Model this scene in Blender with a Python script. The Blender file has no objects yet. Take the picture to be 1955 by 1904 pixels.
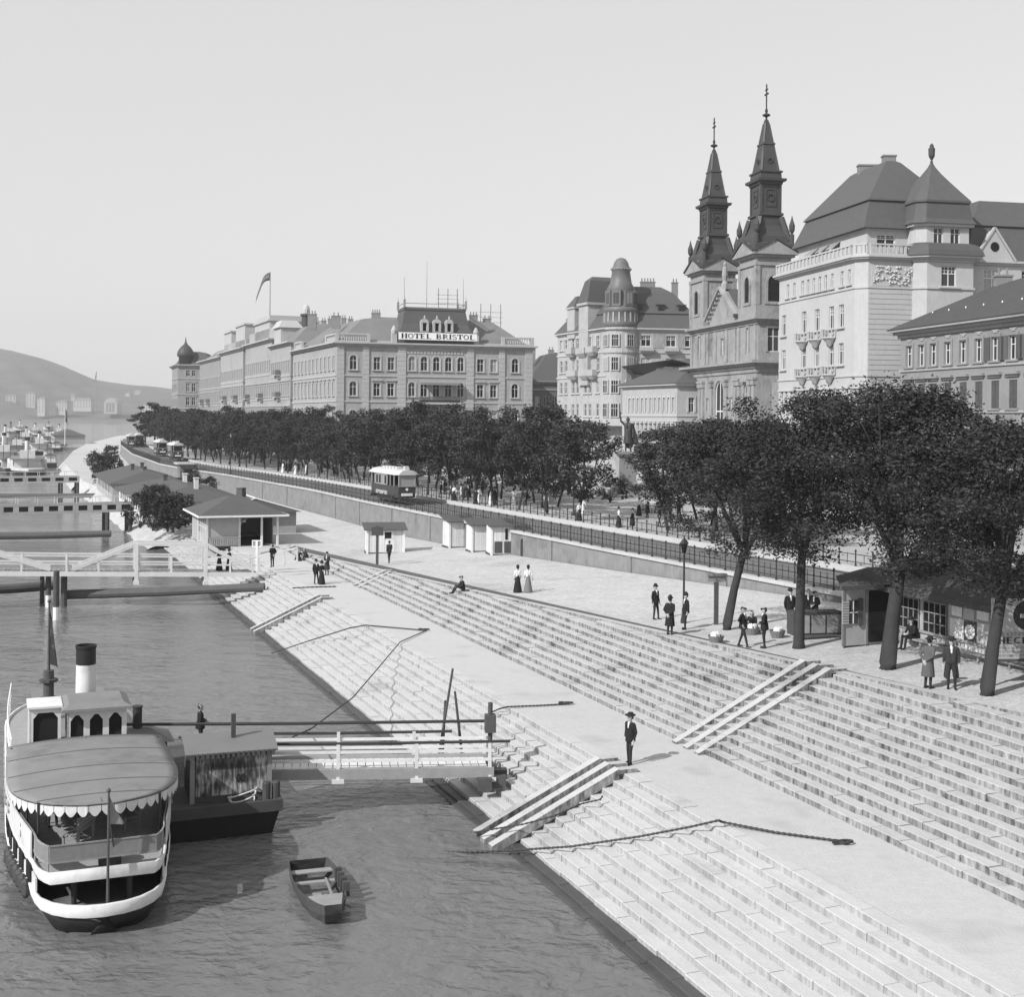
import bpy, bmesh, math, random
import numpy as np
from mathutils import Matrix, Vector
scene = bpy.context.scene
R = math.radians
# ---------------------------------------------------------------- camera
HC = 14.4                      # eye height above the river (photographer stands on a bridge)
FPX, CXP, HYP, ROLL = 2450.0, 977.5, 799.3, 0.0095
cam_d = bpy.data.cameras.new('camera'); cam = bpy.data.objects.new('camera', cam_d)
scene.collection.objects.link(cam); scene.camera = cam
cam_d.sensor_width = 36.0; cam_d.lens = FPX/1955.0*36.0
cam_d.shift_y = -(952.0-HYP)/1955.0
cam_d.clip_start = 0.5; cam_d.clip_end = 9000
cam.matrix_world = Matrix.Translation((0, 0, HC)) @ Matrix.Rotation(R(90), 4, 'X') @ Matrix.Rotation(ROLL, 4, 'Z')
# ---------------------------------------------------------------- sky, sun, exposure
SUN_FROM = Vector((-0.60, -0.535, 0.595)).normalized()
world = bpy.data.worlds.new('World'); scene.world = world; world.use_nodes = True
wt = world.node_tree; wt.nodes.clear()
sky = wt.nodes.new('ShaderNodeTexSky'); sky.sky_type = 'NISHITA'; sky.sun_disc = False
sky.sun_elevation = math.asin(SUN_FROM.z); sky.sun_rotation = math.atan2(SUN_FROM.x, SUN_FROM.y)
sky.air_density = 1.0; sky.dust_density = 0.3; sky.ozone_density = 1.0
bw = wt.nodes.new('ShaderNodeSeparateColor')      # the old plate saw only the sky's blue
bg = wt.nodes.new('ShaderNodeBackground'); wo = wt.nodes.new('ShaderNodeOutputWorld')
bg.inputs['Strength'].default_value = 0.125
wt.links.new(sky.outputs[0], bw.inputs[0]); veil = wt.nodes.new('ShaderNodeMath'); veil.operation = 'MULTIPLY_ADD'; veil.inputs[1].default_value = .3; veil.inputs[2].default_value = 4.1   # thin even overcast veil
wt.links.new(bw.outputs[2], veil.inputs[0]); wt.links.new(veil.outputs[0], bg.inputs[0]); wt.links.new(bg.outputs[0], wo.inputs[0])
sun_d = bpy.data.lights.new('sun', 'SUN'); sun_d.energy = 4.8; sun_d.angle = R(0.6); sun_d.color = (1, 1, 1)
sun = bpy.data.objects.new('sun', sun_d); scene.collection.objects.link(sun)
sun.rotation_euler = SUN_FROM.to_track_quat('Z', 'Y').to_euler(); sun.location = (0, 0, 200)
scene.view_settings.view_transform = 'Standard'; scene.view_settings.look = 'None'
scene.view_settings.exposure = 0.08; scene.view_settings.gamma = 1.0; scene.view_settings.use_curve_mapping = False
scene.render.engine = 'CYCLES'; scene.cycles.use_denoising = True
scene.cycles.max_bounces = 5; scene.cycles.diffuse_bounces = 2; scene.cycles.glossy_bounces = 2
scene.cycles.transparent_max_bounces = 6; scene.cycles.volume_bounces = 1
# ---------------------------------------------------------------- frames
DQ = Vector((-.370, .929, 0)); NQ = Vector((.929, .370, 0))    # along the quay, and away from the river
def Q(s, w, z=0.0): return Vector((DQ.x*s+NQ.x*w, DQ.y*s+NQ.y*w, z))
def rayp(x, y):
    u = (x-CXP)/FPX; v = (y-HYP)/FPX; c, s = math.cos(ROLL), math.sin(ROLL)
    return u*c+v*s, -u*s+v*c
def at(x, y, z=None, Y=None):
    r, dn = rayp(x, y)
    if Y is None: Y = (HC-z)/dn
    return Vector((r*Y, Y, HC-dn*Y))
def sw(p): return p.x*DQ.x+p.y*DQ.y, p.x*NQ.x+p.y*NQ.y
def zp(s): return max(2.1, min(7.0, 4.76-.0338*(s-41)))
def wtop(s): return 24.2+(zp(s)-2.1)/.46
def zg(s, w): return zp(s)+max(0.0, min(w, 60)-30.0)*.04          # lower quay surface
def ground(x, y):
    z = 3.0
    for i in range(50):
        s, w = sw(at(x, y, z)); z = .5*z+.5*zg(s, w)
    return at(x, y, z)
AZ_Q = math.atan2(DQ.y, DQ.x)
COP = [(-30, 45.5), (20, 43.6), (57, 42.0), (82, 40.0), (136, 37.2), (160, 36.6), (203, 33.0), (228, 29.5), (250, 28.0), (316, 29.0), (412, 34.3), (500, 42), (640, 62), (800, 95)]
def wcop(s):
    for (a, b), (c, e) in zip(COP, COP[1:]):
        t = (s-a)/(c-a)
        if s <= c: break
    return b+(e-b)*t
ZCOP, ZCOR = 5.25, 5.45
# ---------------------------------------------------------------- materials
MATS = {}
def mat(name, c, rough=.85, var=.12, scale=1.5, rnd=0.0, bump=0.0, bscale=None, spec=.3, metal=0.0, stain=0.0, sscale=.4, vert=0.0, cob=0.0):
    if name in MATS: return MATS[name]
    m = bpy.data.materials.new(name); m.use_nodes = True; t = m.node_tree; N = t.nodes; L = t.links
    b = N['Principled BSDF']; b.inputs['Roughness'].default_value = rough; b.inputs['Metallic'].default_value = metal
    b.inputs['Specular IOR Level'].default_value = spec
    g = N.new('ShaderNodeNewGeometry'); pos = g.outputs['Position']
    def noise(sc, det=4.0, src=pos):
        n = N.new('ShaderNodeTexNoise'); n.inputs['Scale'].default_value = sc; n.inputs['Detail'].default_value = det
        n.inputs['Roughness'].default_value = .62; L.new(src, n.inputs['Vector']); return n.outputs[0]
    def mth(op, a, bb, clamp=False):
        n = N.new('ShaderNodeMath'); n.operation = op; n.use_clamp = clamp
        for i, v in enumerate((a, bb)):
            if isinstance(v, (int, float)): n.inputs[i].default_value = v
            else: L.new(v, n.inputs[i])
        return n.outputs[0]
    val = mth('MULTIPLY_ADD', mth('SUBTRACT', noise(scale), .5), 2.6*var); val.node.inputs[2].default_value = 1.0
    if rnd:
        oi = N.new('ShaderNodeObjectInfo')
        r2 = mth('FRACT', mth('ADD', oi.outputs['Random'], g.outputs['Random Per Island']), 0)
        val = mth('ADD', val, mth('MULTIPLY', mth('SUBTRACT', r2, .5), 2*rnd))
    if cob:       # setts: each stone its own tone, dark joints
        vo = N.new('ShaderNodeTexVoronoi'); vo.inputs['Scale'].default_value = cob; L.new(pos, vo.inputs['Vector']); ve = N.new('ShaderNodeTexVoronoi'); ve.feature = 'DISTANCE_TO_EDGE'; ve.inputs['Scale'].default_value = cob; L.new(pos, ve.inputs['Vector'])
        sc_ = N.new('ShaderNodeSeparateColor'); L.new(vo.outputs['Color'], sc_.inputs[0]); val = mth('ADD', val, mth('MULTIPLY', mth('SUBTRACT', sc_.outputs[0], .5), .2))
        val = mth('SUBTRACT', val, mth('MULTIPLY', mth('SUBTRACT', 1.0, mth('MULTIPLY', ve.outputs['Distance'], 9.0, True), True), .2))
    if stain:
        st = mth('MULTIPLY', mth('SUBTRACT', noise(sscale, 7.0), .55), 7.0, True)
        val = mth('SUBTRACT', val, mth('MULTIPLY', st, stain))
    if vert:      # grime in streaks on upright faces
        mp = N.new('ShaderNodeMapping'); mp.inputs['Scale'].default_value = (1.1, 1.1, .3); L.new(pos, mp.inputs['Vector'])
        sx = N.new('ShaderNodeSeparateXYZ'); L.new(g.outputs['True Normal'], sx.inputs[0])
        up = mth('SUBTRACT', 1.0, mth('ABSOLUTE', sx.outputs[2], 0), True)
        st = mth('MULTIPLY', mth('ADD', noise(5.0, 9.0, mp.outputs[0]), -.22), 2.2, True)
        val = mth('SUBTRACT', val, mth('MULTIPLY', mth('MULTIPLY', st, up), vert))
    val = mth('MULTIPLY', mth('MAXIMUM', val, .12), c)
    L.new(val, b.inputs['Base Color'])
    if bump:
        bp = N.new('ShaderNodeBump'); bp.inputs['Strength'].default_value = bump; bp.inputs['Distance'].default_value = .05
        L.new(noise(bscale or scale*4), bp.inputs['Height']); L.new(bp.outputs[0], b.inputs['Normal'])
    MATS[name] = m; return m
def glassmat(name, lo, hi):
    m = bpy.data.materials.new(name); m.use_nodes = True; t = m.node_tree; N = t.nodes; L = t.links
    b = N['Principled BSDF']; b.inputs['Roughness'].default_value = .12; b.inputs['Specular IOR Level'].default_value = .45
    oi = N.new('ShaderNodeObjectInfo'); cr = N.new('ShaderNodeValToRGB'); e = cr.color_ramp.elements
    e[0].position = .35; e[0].color = (lo, lo, lo, 1); e[1].position = .8; e[1].color = (hi, hi, hi, 1); x_ = cr.color_ramp.elements.new(.96); x_.color = (.3, .3, .3, 1)
    L.new(oi.outputs['Random'], cr.inputs[0]); L.new(cr.outputs[0], b.inputs['Base Color']); MATS[name] = m; return m
# ---------------------------------------------------------------- mesh building
COL = scene.collection
class MB:
    def __init__(s): s.v = []; s.f = []; s.m = []; s.M = Matrix.Identity(4)
    def pts(s, ps):
        i = len(s.v); s.v += [tuple(s.M @ Vector(p)) for p in ps]; return i
    def face(s, ids, m=0): s.f.append(tuple(ids)); s.m.append(m)
    def poly(s, ps, m=0):
        i = s.pts(ps); s.face(range(i, i+len(ps)), m)
    def hexa(s, p, m=0):      # 8 points: bottom 4 ccw, top 4 ccw
        i = s.pts(p)
        for q in ((3, 2, 1, 0), (4, 5, 6, 7), (0, 1, 5, 4), (1, 2, 6, 5), (2, 3, 7, 6), (3, 0, 4, 7)): s.face([i+k for k in q], m)
    def box(s, x0, x1, y0, y1, z0, z1, m=0):
        s.hexa([(x0, y0, z0), (x1, y0, z0), (x1, y1, z0), (x0, y1, z0), (x0, y0, z1), (x1, y0, z1), (x1, y1, z1), (x0, y1, z1)], m)
    def bar(s, a, b, w, h, m=0, up=(0, 0, 1)):   # square bar between two points
        a = Vector(a); b = Vector(b); t = (b-a).normalized(); r = t.cross(Vector(up))
        if r.length < 1e-4: r = t.cross(Vector((0, 1, 0)))
        r.normalize(); u = r.cross(t); r = r*w/2; u = u*h/2
        s.hexa([a-r-u, a+r-u, b+r-u, b-r-u, a-r+u, a+r+u, b+r+u, b-r+u], m)
    def prism(s, poly, z0, z1, m=0, caps=True):
        n = len(poly); i = s.pts([(x, y, z0) for x, y in poly]+[(x, y, z1) for x, y in poly])
        for k in range(n): s.face((i+k, i+(k+1) % n, i+n+(k+1) % n, i+n+k), m)
        if caps: s.face([i+n+k for k in range(n)], m); s.face([i+n-1-k for k in range(n)], m)
    def loft(s, rings, m=0, cap=True, close=True):   # list of rings of points
        n = len(rings[0]); i = s.pts([p for r in rings for p in r])
        for j in range(len(rings)-1):
            for k in range(n if close else n-1):
                s.face((i+j*n+k, i+j*n+(k+1) % n, i+(j+1)*n+(k+1) % n, i+(j+1)*n+k), m)
        if cap: s.face([i+n-1-k for k in range(n)], m); s.face([i+(len(rings)-1)*n+k for k in range(n)], m)
    def lathe(s, prof, n=12, c=(0, 0), m=0, rot=0.0, cap=True):
        s.loft([[(c[0]+r*math.cos(2*math.pi*k/n+rot), c[1]+r*math.sin(2*math.pi*k/n+rot), z) for k in range(n)] for r, z in prof], m, cap)
    def tube(s, path, rad, n=6, m=0):
        path = [Vector(p) for p in path]; rad = rad if isinstance(rad, (list, tuple)) else [rad]*len(path); rings = []
        for j, p in enumerate(path):
            t = (path[min(j+1, len(path)-1)]-path[max(j-1, 0)]).normalized()
            a = t.cross(Vector((0, 0, 1)))
            if a.length < .05: a = t.cross(Vector((0, 1, 0)))
            a.normalize(); b = a.cross(t)
            rings.append([p+(a*math.cos(2*math.pi*k/n)-b*math.sin(2*math.pi*k/n))*rad[j] for k in range(n)])
        s.loft(rings, m)
    def mesh(s, name, mats, smooth=False):
        me = bpy.data.meshes.new(name); me.from_pydata(s.v, [], s.f); mats = mats if isinstance(mats, (list, tuple)) else [mats]
        for k in mats: me.materials.append(k)
        me.polygons.foreach_set('material_index', s.m)
        if smooth: me.polygons.foreach_set('use_smooth', [True]*len(s.f))
        me.update(); return me
    def build(s, name, mats, parent=None, smooth=False, **tags):
        return put(name, s.mesh(name, mats, smooth), parent, **tags)
def put(name, me, parent=None, loc=None, rz=None, M=None, label=None, cat=None, group=None, kind=None):
    o = bpy.data.objects.new(name, me); COL.objects.link(o)
    if parent is not None: o.parent = parent
    if M is not None: o.matrix_local = M
    else:
        if loc is not None: o.location = loc
        if rz is not None: o.rotation_euler = (0, 0, rz)
    if label: o['label'] = label
    if cat: o['category'] = cat
    if group: o['group'] = group
    if kind: o['kind'] = kind
    return o
def root(name, loc, rz=0.0, label=None, cat=None, group=None, kind=None): return put(name, None, None, loc, rz, None, label, cat, group, kind)
def copy_tree(o, parent=None, loc=None, rz=None, label=None):
    kids = list(o.children); c = o.copy(); COL.objects.link(c)
    if parent is not None: c.parent = parent
    if loc is not None: c.location = loc
    if rz is not None: c.rotation_euler = (0, 0, rz)
    if label: c['label'] = label
    for k in kids: copy_tree(k, c)
    return c
def ang(v): return math.atan2(v.y, v.x)
# palette: the photograph is monochrome, so every surface is a neutral grey
PAV = mat('quay_paving', .48, .9, .12, .6, bump=.5, bscale=8, stain=.18, sscale=.12, cob=4.2)
PLATF = mat('landing_paving', .47, .9, .10, 4.0, bump=.35, bscale=12, stain=.16, sscale=.5)
STEP = mat('step_stone', .46, .85, .09, 1.3, rnd=.04, bump=.5, bscale=7, stain=.34, sscale=.35, vert=.85)
STEPL = mat('river_step_stone', .49, .85, .09, 1.1, rnd=.03, bump=.4, bscale=7, stain=.26, sscale=.3, vert=.5)
WETSTONE = mat('wet_stone', .07, .55, .25, 1.2, rnd=.1, bump=.4)
WALLM = mat('plastered_wall', .24, .9, .22, .9, bump=.3, bscale=5, stain=.3, sscale=.3, vert=.25)
COPM = mat('coping_stone', .42, .85, .1, 1.2, rnd=.06)
TRACK = mat('track_bed', .13, .95, .15, 1.0, bump=.3)
CORSO = mat('corso_gravel', .36, .95, .12, .6)
IRON = mat('iron', .035, .6, .1, 4)
WHITE = mat('white_paint', .72, .6, .08, 2.0, stain=.1, sscale=1.2)
WOODW = mat('weathered_whitewash', .62, .8, .14, 3.0, rnd=.1, stain=.15, sscale=1.5)
WOODD = mat('dark_wood', .07, .8, .25, 3.0, rnd=.15)
WOODG = mat('greyed_paint', .42, .8, .15, 2.0, rnd=.1, stain=.2, sscale=1.0)
WOODM = mat('grey_wood', .26, .85, .2, 3.0, rnd=.15)
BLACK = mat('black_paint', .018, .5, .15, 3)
TIN = mat('tin_roof', .16, .6, .1, 1.2)
SLATE = mat('slate_roof', .085, .7, .14, 1.5, rnd=.08)
COPPER = mat('dark_copper', .055, .55, .2, .8)
GLASS = glassmat('window_glass', .012, .05)
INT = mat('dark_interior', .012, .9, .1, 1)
# ================================================================ river, quay, steps
def grid_sheet(name, ss, ws, zf, m, kind='structure', label=None, cat=None):
    b = MB(); ids = []
    for s in ss:
        row = ws(s); ids.append([b.pts([Q(s, w, zf(s, w))]) for w in row])
    for i in range(len(ids)-1):
        for j in range(len(ids[0])-1): b.face((ids[i][j], ids[i][j+1], ids[i+1][j+1], ids[i+1][j]))
    return b.build(name, m, kind=kind, label=label, cat=cat)
def lin(a, b, n): return [a+(b-a)*i/(n-1) for i in range(n)]
# water
wm = bpy.data.materials.new('river_water'); wm.use_nodes = True; _t = wm.node_tree; _N = _t.nodes; _L = _t.links; _b = _N['Principled BSDF']
_b.inputs['Base Color'].default_value = (.14, .14, .14, 1); _b.inputs['Roughness'].default_value = .09; _b.inputs['IOR'].default_value = 1.33
_g = _N.new('ShaderNodeNewGeometry')
def _wn(sc, det, st, rot=0):
    mp = _N.new('ShaderNodeMapping'); mp.inputs['Scale'].default_value = st; mp.inputs['Rotation'].default_value = (0, 0, rot)
    n = _N.new('ShaderNodeTexNoise'); n.inputs['Scale'].default_value = sc; n.inputs['Detail'].default_value = det; n.inputs['Distortion'].default_value = .6
    _L.new(_g.outputs['Position'], mp.inputs[0]); _L.new(mp.outputs[0], n.inputs['Vector']); return n.outputs[0]
def _wm(op, a, c):
    n = _N.new('ShaderNodeMath'); n.operation = op
    for i, v in enumerate((a, c)):
        if isinstance(v, (int, float)): n.inputs[i].default_value = v
        else: _L.new(v, n.inputs[i])
    return n.outputs[0]
_h = _wm('ADD', _wm('MULTIPLY', _wn(.5, 4, (1, 1.25, 1), .5), 1.5), _wm('ADD', _wm('MULTIPLY', _wn(1.7, 5, (1, 1.3, 1), .3), .6), _wm('MULTIPLY', _wn(.11, 3, (1, 1.4, 1), .2), 2.2)))
_bp = _N.new('ShaderNodeBump'); _bp.inputs['Strength'].default_value = .7; _bp.inputs['Distance'].default_value = .3
_mod = _wm('MULTIPLY', _wm('ADD', _wm('MULTIPLY', _wn(.045, 3, (1, 1.6, 1), .4), 1.9), -.35), 1.0); _L.new(_wm('MAXIMUM', _mod, .18), _bp.inputs['Strength'])
_L.new(_h, _bp.inputs['Height']); _L.new(_bp.outputs[0], _b.inputs['Normal'])
b = MB(); b.poly([(-3500, -60, 0), (900, -60, 0), (900, 4200, 0), (-3500, 4200, 0)]); b.build('river_water', wm, kind='structure')
# lower quay surface: ramp down along the wall, then level
SS = lin(-20, 112, 34)+lin(125, 800, 55)
WOUT = [(250, 14.2), (350, 15.0), (460, 23), (560, 33), (700, 56), (820, 84)]
def lerp_tab(s, T):
    for (a, p), (c, q) in zip(T, T[1:]):
        t = (s-a)/(c-a)
        if s <= c: break
    return p+(q-p)*t
def wouter(s):
    if s < 120: return wtop(s)
    if s < 150: return 24.2+(20.2-24.2)*(s-120)/30
    return 20.2-(s-150)*.06 if s < 250 else lerp_tab(s, WOUT)
grid_sheet('quay_pavement', SS, lambda s: [wouter(s)+(wcop(s)-.1-wouter(s))*k/8 for k in range(9)], zg, PAV)
# kerb skirt under the ramp's outer edge
b = MB()
for s0, s1 in zip(lin(-20, 118, 60), lin(-20, 118, 60)[1:]):
    b.poly([Q(s0, wtop(s0), zp(s0)-.7), Q(s1, wtop(s1), zp(s1)-.7), Q(s1, wtop(s1), zp(s1)), Q(s0, wtop(s0), zp(s0))])
b.build('quay_edge', COPM, kind='structure')
b = MB()      # pale kerb along the top of the steps
ks = lin(-20, 118, 93)
for s0, s1 in zip(ks, ks[1:]):
    a0, a1, c0, c1 = Q(s0+.02, wtop(s0)-.06, zp(s0)), Q(s1, wtop(s1)-.06, zp(s1)), Q(s0+.02, wtop(s0)+.38, zp(s0)), Q(s1, wtop(s1)+.38, zp(s1)); u = Vector((0, 0, .03)); dn = Vector((0, 0, -.25))
    b.hexa([a0+dn, c0+dn, c1+dn, a1+dn, a0+u, c0+u, c1+u, a1+u])
b.build('step_kerb', STEP, kind='structure')
# landing platform between the two flights
grid_sheet('landing_pavement', lin(-20, 125, 30), lambda s: [20.66, 22.4, 24.3], lambda s, w: 2.1-.004, PLATF)
# rubble bank and far quay face
RUB = mat('rubble_stone', .45, .9, .25, 1.2, rnd=.2, bump=.8, bscale=3)
b = MB(); rng = random.Random(5)
bank = lin(141, 260, 40); cols = lin(0, 1, 6); ids = []
for s in bank:
    a, e = 13.6-(s-141)*.005, wouter(s); ids.append([b.pts([Q(s+rng.uniform(-.8, .8), a+(e-a)*t+rng.uniform(-.2, .2)*(t < 1), -.3+(zg(s, e)+.3)*t+rng.uniform(-.12, .15)*(0 < t < 1))]) for t in cols])
for i in range(len(ids)-1):
    for j in range(5): b.face((ids[i][j], ids[i][j+1], ids[i+1][j+1], ids[i+1][j]))
b.build('river_bank', RUB, kind='structure')
b = MB(); fs = lin(258, 800, 40)
for s0, s1 in zip(fs, fs[1:]):
    b.poly([Q(s0, wouter(s0)-2, -.3), Q(s1, wouter(s1)-2, -.3), Q(s1, wouter(s1), zg(s1, wouter(s1))), Q(s0, wouter(s0), zg(s0, wouter(s0)))][::-1])
b.build('river_bank_wall', COPM, kind='structure')
# ---- flights of stone steps: the nearest blocks are parts, the rest one joined part
def stair_block(l, w, h):
    b = MB(); c = .012; l2 = l/2-.004
    pr = [(0, 0), (w, 0), (w, h), (c*1.5, h), (0, h-c*1.5)]
    b.loft([[(x, -l2 if e == 0 else l2, z) for x, z in pr] for e in (0, 1)]); return b
BLOCKS = {}
def bmesh_block(li, w, h, dark, sm):
    k = (li, w, h, dark, sm.name)
    if k not in BLOCKS: BLOCKS[k] = stair_block(li, w, h).mesh('stone_block', WETSTONE if dark else sm)
    return BLOCKS[k]
def flight(name, label, courses, rr, sm=STEP):
    r = root(name, (0, 0, 0), label=label, cat='stone steps')
    allb = []
    for (w0, wd, ztop, ht, s0, s1, dark) in courses:
        s = s0+rr.uniform(-1, 0)
        while s < s1:
            L = rr.choice((1.1, 1.3, 1.5, 1.7))
            if s+L > s1 and s1 < 119: L = max(.5, s1-s)
            allb.append((s+L/2, L, w0+rr.uniform(-.022, .022), wd, ztop+rr.uniform(-.014, .012), ht, dark)); s += L
    def key(k):
        p = Q(k[0], k[2], k[4]); x = CXP+FPX*p.x/max(p.y, 1)
        return p.y+(1000 if x > 2010 or p.y < 8 or (FPX*(HC-p.z)/p.y+800) > 1935 else 0)
    allb.sort(key=key)
    rest = MB()
    for i, (sc, L, w0, wd, zt, ht, dark) in enumerate(allb):
        p = Q(sc, w0, zt-ht); yaw = math.atan2(NQ.y, NQ.x)+rr.uniform(-.006, .006)
        if i < 300: put('stone_block', bmesh_block(round(L, 1), wd, ht, dark, sm), r, p, yaw)
        else:
            rest.M = Matrix.Translation(p) @ Matrix.Rotation(yaw, 4, 'Z'); t = stair_block(L, wd, ht); i0 = rest.pts(t.v)
            for f in t.f: rest.face([i0+q for q in f], 1 if dark else 0)
    rest.build('stone_courses', [sm, WETSTONE], r, kind='stuff')
    return r
NL, RISE_L, RUN_L = 10, .203, .43
rr = random.Random(11); cs = []
for k in range(NL):
    zt = 2.1-RISE_L*k; w0 = 20.2-RUN_L*k
    cs.append((w0, .55, zt, RISE_L+.06, 0, 141, False))
cs.append((15.95, .4, .14, .4, 0, 141, True)); cs.append((15.72, .24, .05, .4, 0, 141, True))
flight('river_steps', 'pale worn stone steps running down from the landing into the river', cs, rr, STEPL)
cs = []
for k in range(22):
    zt = 2.1+.205*(k+1); w0 = 24.2+.4457*k
    sk = 41+(4.76-zt)/.0338
    cs.append((w0, 1.05, zt, .28, 2, min(sk, 119), False))
    if sk < 8: break
flight('quay_steps', 'broad upper flight of stone steps between the quay and the landing', cs, rr)
b = MB(); b.poly([Q(-5, 15.6, -.45), Q(141, 15.6, -.45), Q(141, 20.7, 1.9), Q(-5, 20.7, 1.9)][::-1]); b.poly([Q(-5, 24.3, 2.02), Q(119, 24.3, 2.02), Q(119, 25.2, 2.4), Q(-5, 33.5, 6.22)][::-1])
b.build('step_bedding', WETSTONE, kind='structure')
# ---- stone slideways laid over the steps
def slideway(label, s, w0, z0, w1, z1, offs, hgt=.09, wid=.36):
    r = root('stone_slideway', Q(s, w0, z0), math.atan2(NQ.y, NQ.x), label=label, cat='slideway', group='stone slideways across the steps')
    L = w1-w0; H = z1-z0
    for k, o in enumerate(offs):
        b = MB(); n = 5
        for j in range(n):
            t0, t1 = j/n+.001, (j+1)/n-.001; e0 = 0.0 if j else -.0; y0, y1 = o-wid/2, o+wid/2
            a = [(L*t0, H*t0), (L*t1, H*t1)]
            b.hexa([(a[0][0], y0, a[0][1]-.25), (a[1][0], y0, a[1][1]-.25), (a[1][0], y1, a[1][1]-.25), (a[0][0], y1, a[0][1]-.25),
                    (a[0][0], y0, a[0][1]+hgt), (a[1][0], y0, a[1][1]+hgt), (a[1][0], y1, a[1][1]+hgt), (a[0][0], y1, a[0][1]+hgt)])
        b.box(L, L+.7, o-wid/2, o+wid/2, H-.1, H+hgt*.55); b.build('stone_rail', STEP, r)
    return r
slideway('three-railed stone slideway on the river steps by the man with the shadow', 40.8, 15.3, .05, 20.0, 2.2, (-.75, 0, .75))
slideway('three-railed stone slideway up the quay steps toward the kiosk', 42.2, 23.9, 2.05, 29.7, 4.82, (-.85, 0, .85), .11)
zt = zp(92.5)
slideway('narrow two-railed stone slideway on the quay steps near the whitewashed hut', 90.5, 24.0, 2.1, wtop(91)+.1, zp(91)+.05, (-.6, .6))
slideway('narrow two-railed stone slideway on the river steps beyond the gangway', 85.5, 15.6, .1, 20.2, 2.2, (-.55, .55))
# ---- retaining wall, coping, tram bed, corso
r = root('retaining_wall', Q(60, wcop(60), 0), 0, label='long plastered retaining wall below the tram railing', cat='wall')
r.location = (0, 0, 0); b = MB(); ws = lin(-25, 800, 150)
for s0, s1 in zip(ws, ws[1:]):
    for (za, zb) in ((None, ZCOP-.22),):
        b.poly([Q(s0, wcop(s0), zg(s0, wcop(s0))-.3), Q(s1, wcop(s1), zg(s1, wcop(s1))-.3), Q(s1, wcop(s1), zb), Q(s0, wcop(s0), zb)][::-1])
b.build('wall_face', WALLM, r)
rr = random.Random(3); s = -10.0; k = 0; rest = MB()
while s < 620:
    L = 2.4; p0, p1 = Q(s+.01, wcop(s)-.14, ZCOP-.22), Q(s+L-.01, wcop(s+L)-.14, ZCOP-.22); nn = (p1-p0).normalized().cross(Vector((0, 0, 1)))*.55
    t = MB() if k < 110 else rest; u = Vector((0, 0, .2+rr.uniform(-.008, .008)))
    t.hexa([p0, p0+nn, p1+nn, p1, p0+u, p0+nn+u, p1+nn+u, p1+u])
    if k < 110: t.build('coping_stone', COPM, r)
    s += L; k += 1
rest.build('coping_course', COPM, r, kind='stuff')
for s in (68, 79, 91, 104, 117, 128, 139, 149, 160, 171, 183):     # wall pilasters / drain stains as shallow piers
    p = Q(s, wcop(s)); t = MB(); t.box(-.35, .35, -.07, .1, zg(s, wcop(s))-.2, ZCOP-.23); t.build('pier', WALLM, r, loc=p, rz=math.atan2(NQ.y, NQ.x)-math.pi/2)
grid_sheet('tram_bed', lin(-20, 800, 150), lambda s: [wcop(s)+.3, wcop(s)+3.5, wcop(s)+6.9], lambda s, w: ZCOP-.03, TRACK)
RAIL = mat('steel_rail', .30, .35, .05, 2, metal=.6)
for off in (1.35, 2.8, 4.1, 5.55):
    b = MB(); ws2 = lin(0, 620, 110)
    for s0, s1 in zip(ws2, ws2[1:]):
        b.bar(Q(s0, wcop(s0)+off, ZCOP), Q(s1, wcop(s1)+off, ZCOP), .09, .08)
    b.build('tram_rail', RAIL, kind='structure')
b = MB()
for s0, s1 in zip(ws, ws[1:]):
    a0, a1 = Q(s0, wcop(s0)+6.9, 0), Q(s1, wcop(s1)+6.9, 0); e0, e1 = Q(s0, wcop(s0)+7.45, 0), Q(s1, wcop(s1)+7.45, 0); lo, hi = Vector((0, 0, ZCOP-.2)), Vector((0, 0, ZCOR+.14))
    b.hexa([a0+lo, e0+lo, e1+lo, a1+lo, a0+hi, e0+hi, e1+hi, a1+hi])
b.build('corso_kerb', mat('pale_kerb', .46, .85, .1, 1), kind='structure')
grid_sheet('corso_pavement', lin(-30, 900, 100), lambda s: [wcop(s)+7.4, wcop(s)+20, wcop(s)+60, wcop(s)+300, wcop(s)+1500], lambda s, w: ZCOR, CORSO)
# ---- iron railings
def post_mesh(h):
    b = MB(); b.lathe([(.075, 0), (.065, .14), (.04, .18), (.04, h*.55), (.065, h*.57), (.04, h*.6), (.04, h-.1), (.07, h-.07), (.07, h-.02), (.02, h+.08)], 6); return b.mesh('post', IRON)
def picket_mesh(h):
    b = MB(); b.lathe([(.02, .12), (.02, h*.55), (.05, h*.58), (.02, h*.62), (.02, h*.72), (.006, h*.85)], 4); return b.mesh('picket', IRON)
def railing(name, label, path, h, bay, rails, s0, s1, npick=2):
    r = root(name, (0, 0, 0), label=label, cat='railing', group='iron railings along the tram line')
    pm, km = post_mesh(h), picket_mesh(h); s = s0; rl = MB(); rest = MB(); k = 0; np_ = 0
    while s < s1:
        p = path(s); q = path(s+bay); put('post', pm, r, p)
        for zz in rails: rl.bar(p+Vector((0, 0, h*zz)), q+Vector((0, 0, h*zz)), .045, .045)
        for j in range(npick):
            pp = p.lerp(q, (j+1)/(npick+1))
            if np_ < 290: put('picket', km, r, pp)
            else: rest.M = Matrix.Translation(pp); rest.lathe([(.014, .12), (.014, h*.55), (.035, h*.58), (.014, h*.62), (.004, h*.8)], 3)
            np_ += 1
        s += bay if s < 300 else bay*1.0
    rl.build('rail', IRON, r)
    if rest.v: rest.build('picket_run', IRON, r, kind='stuff')
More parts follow.
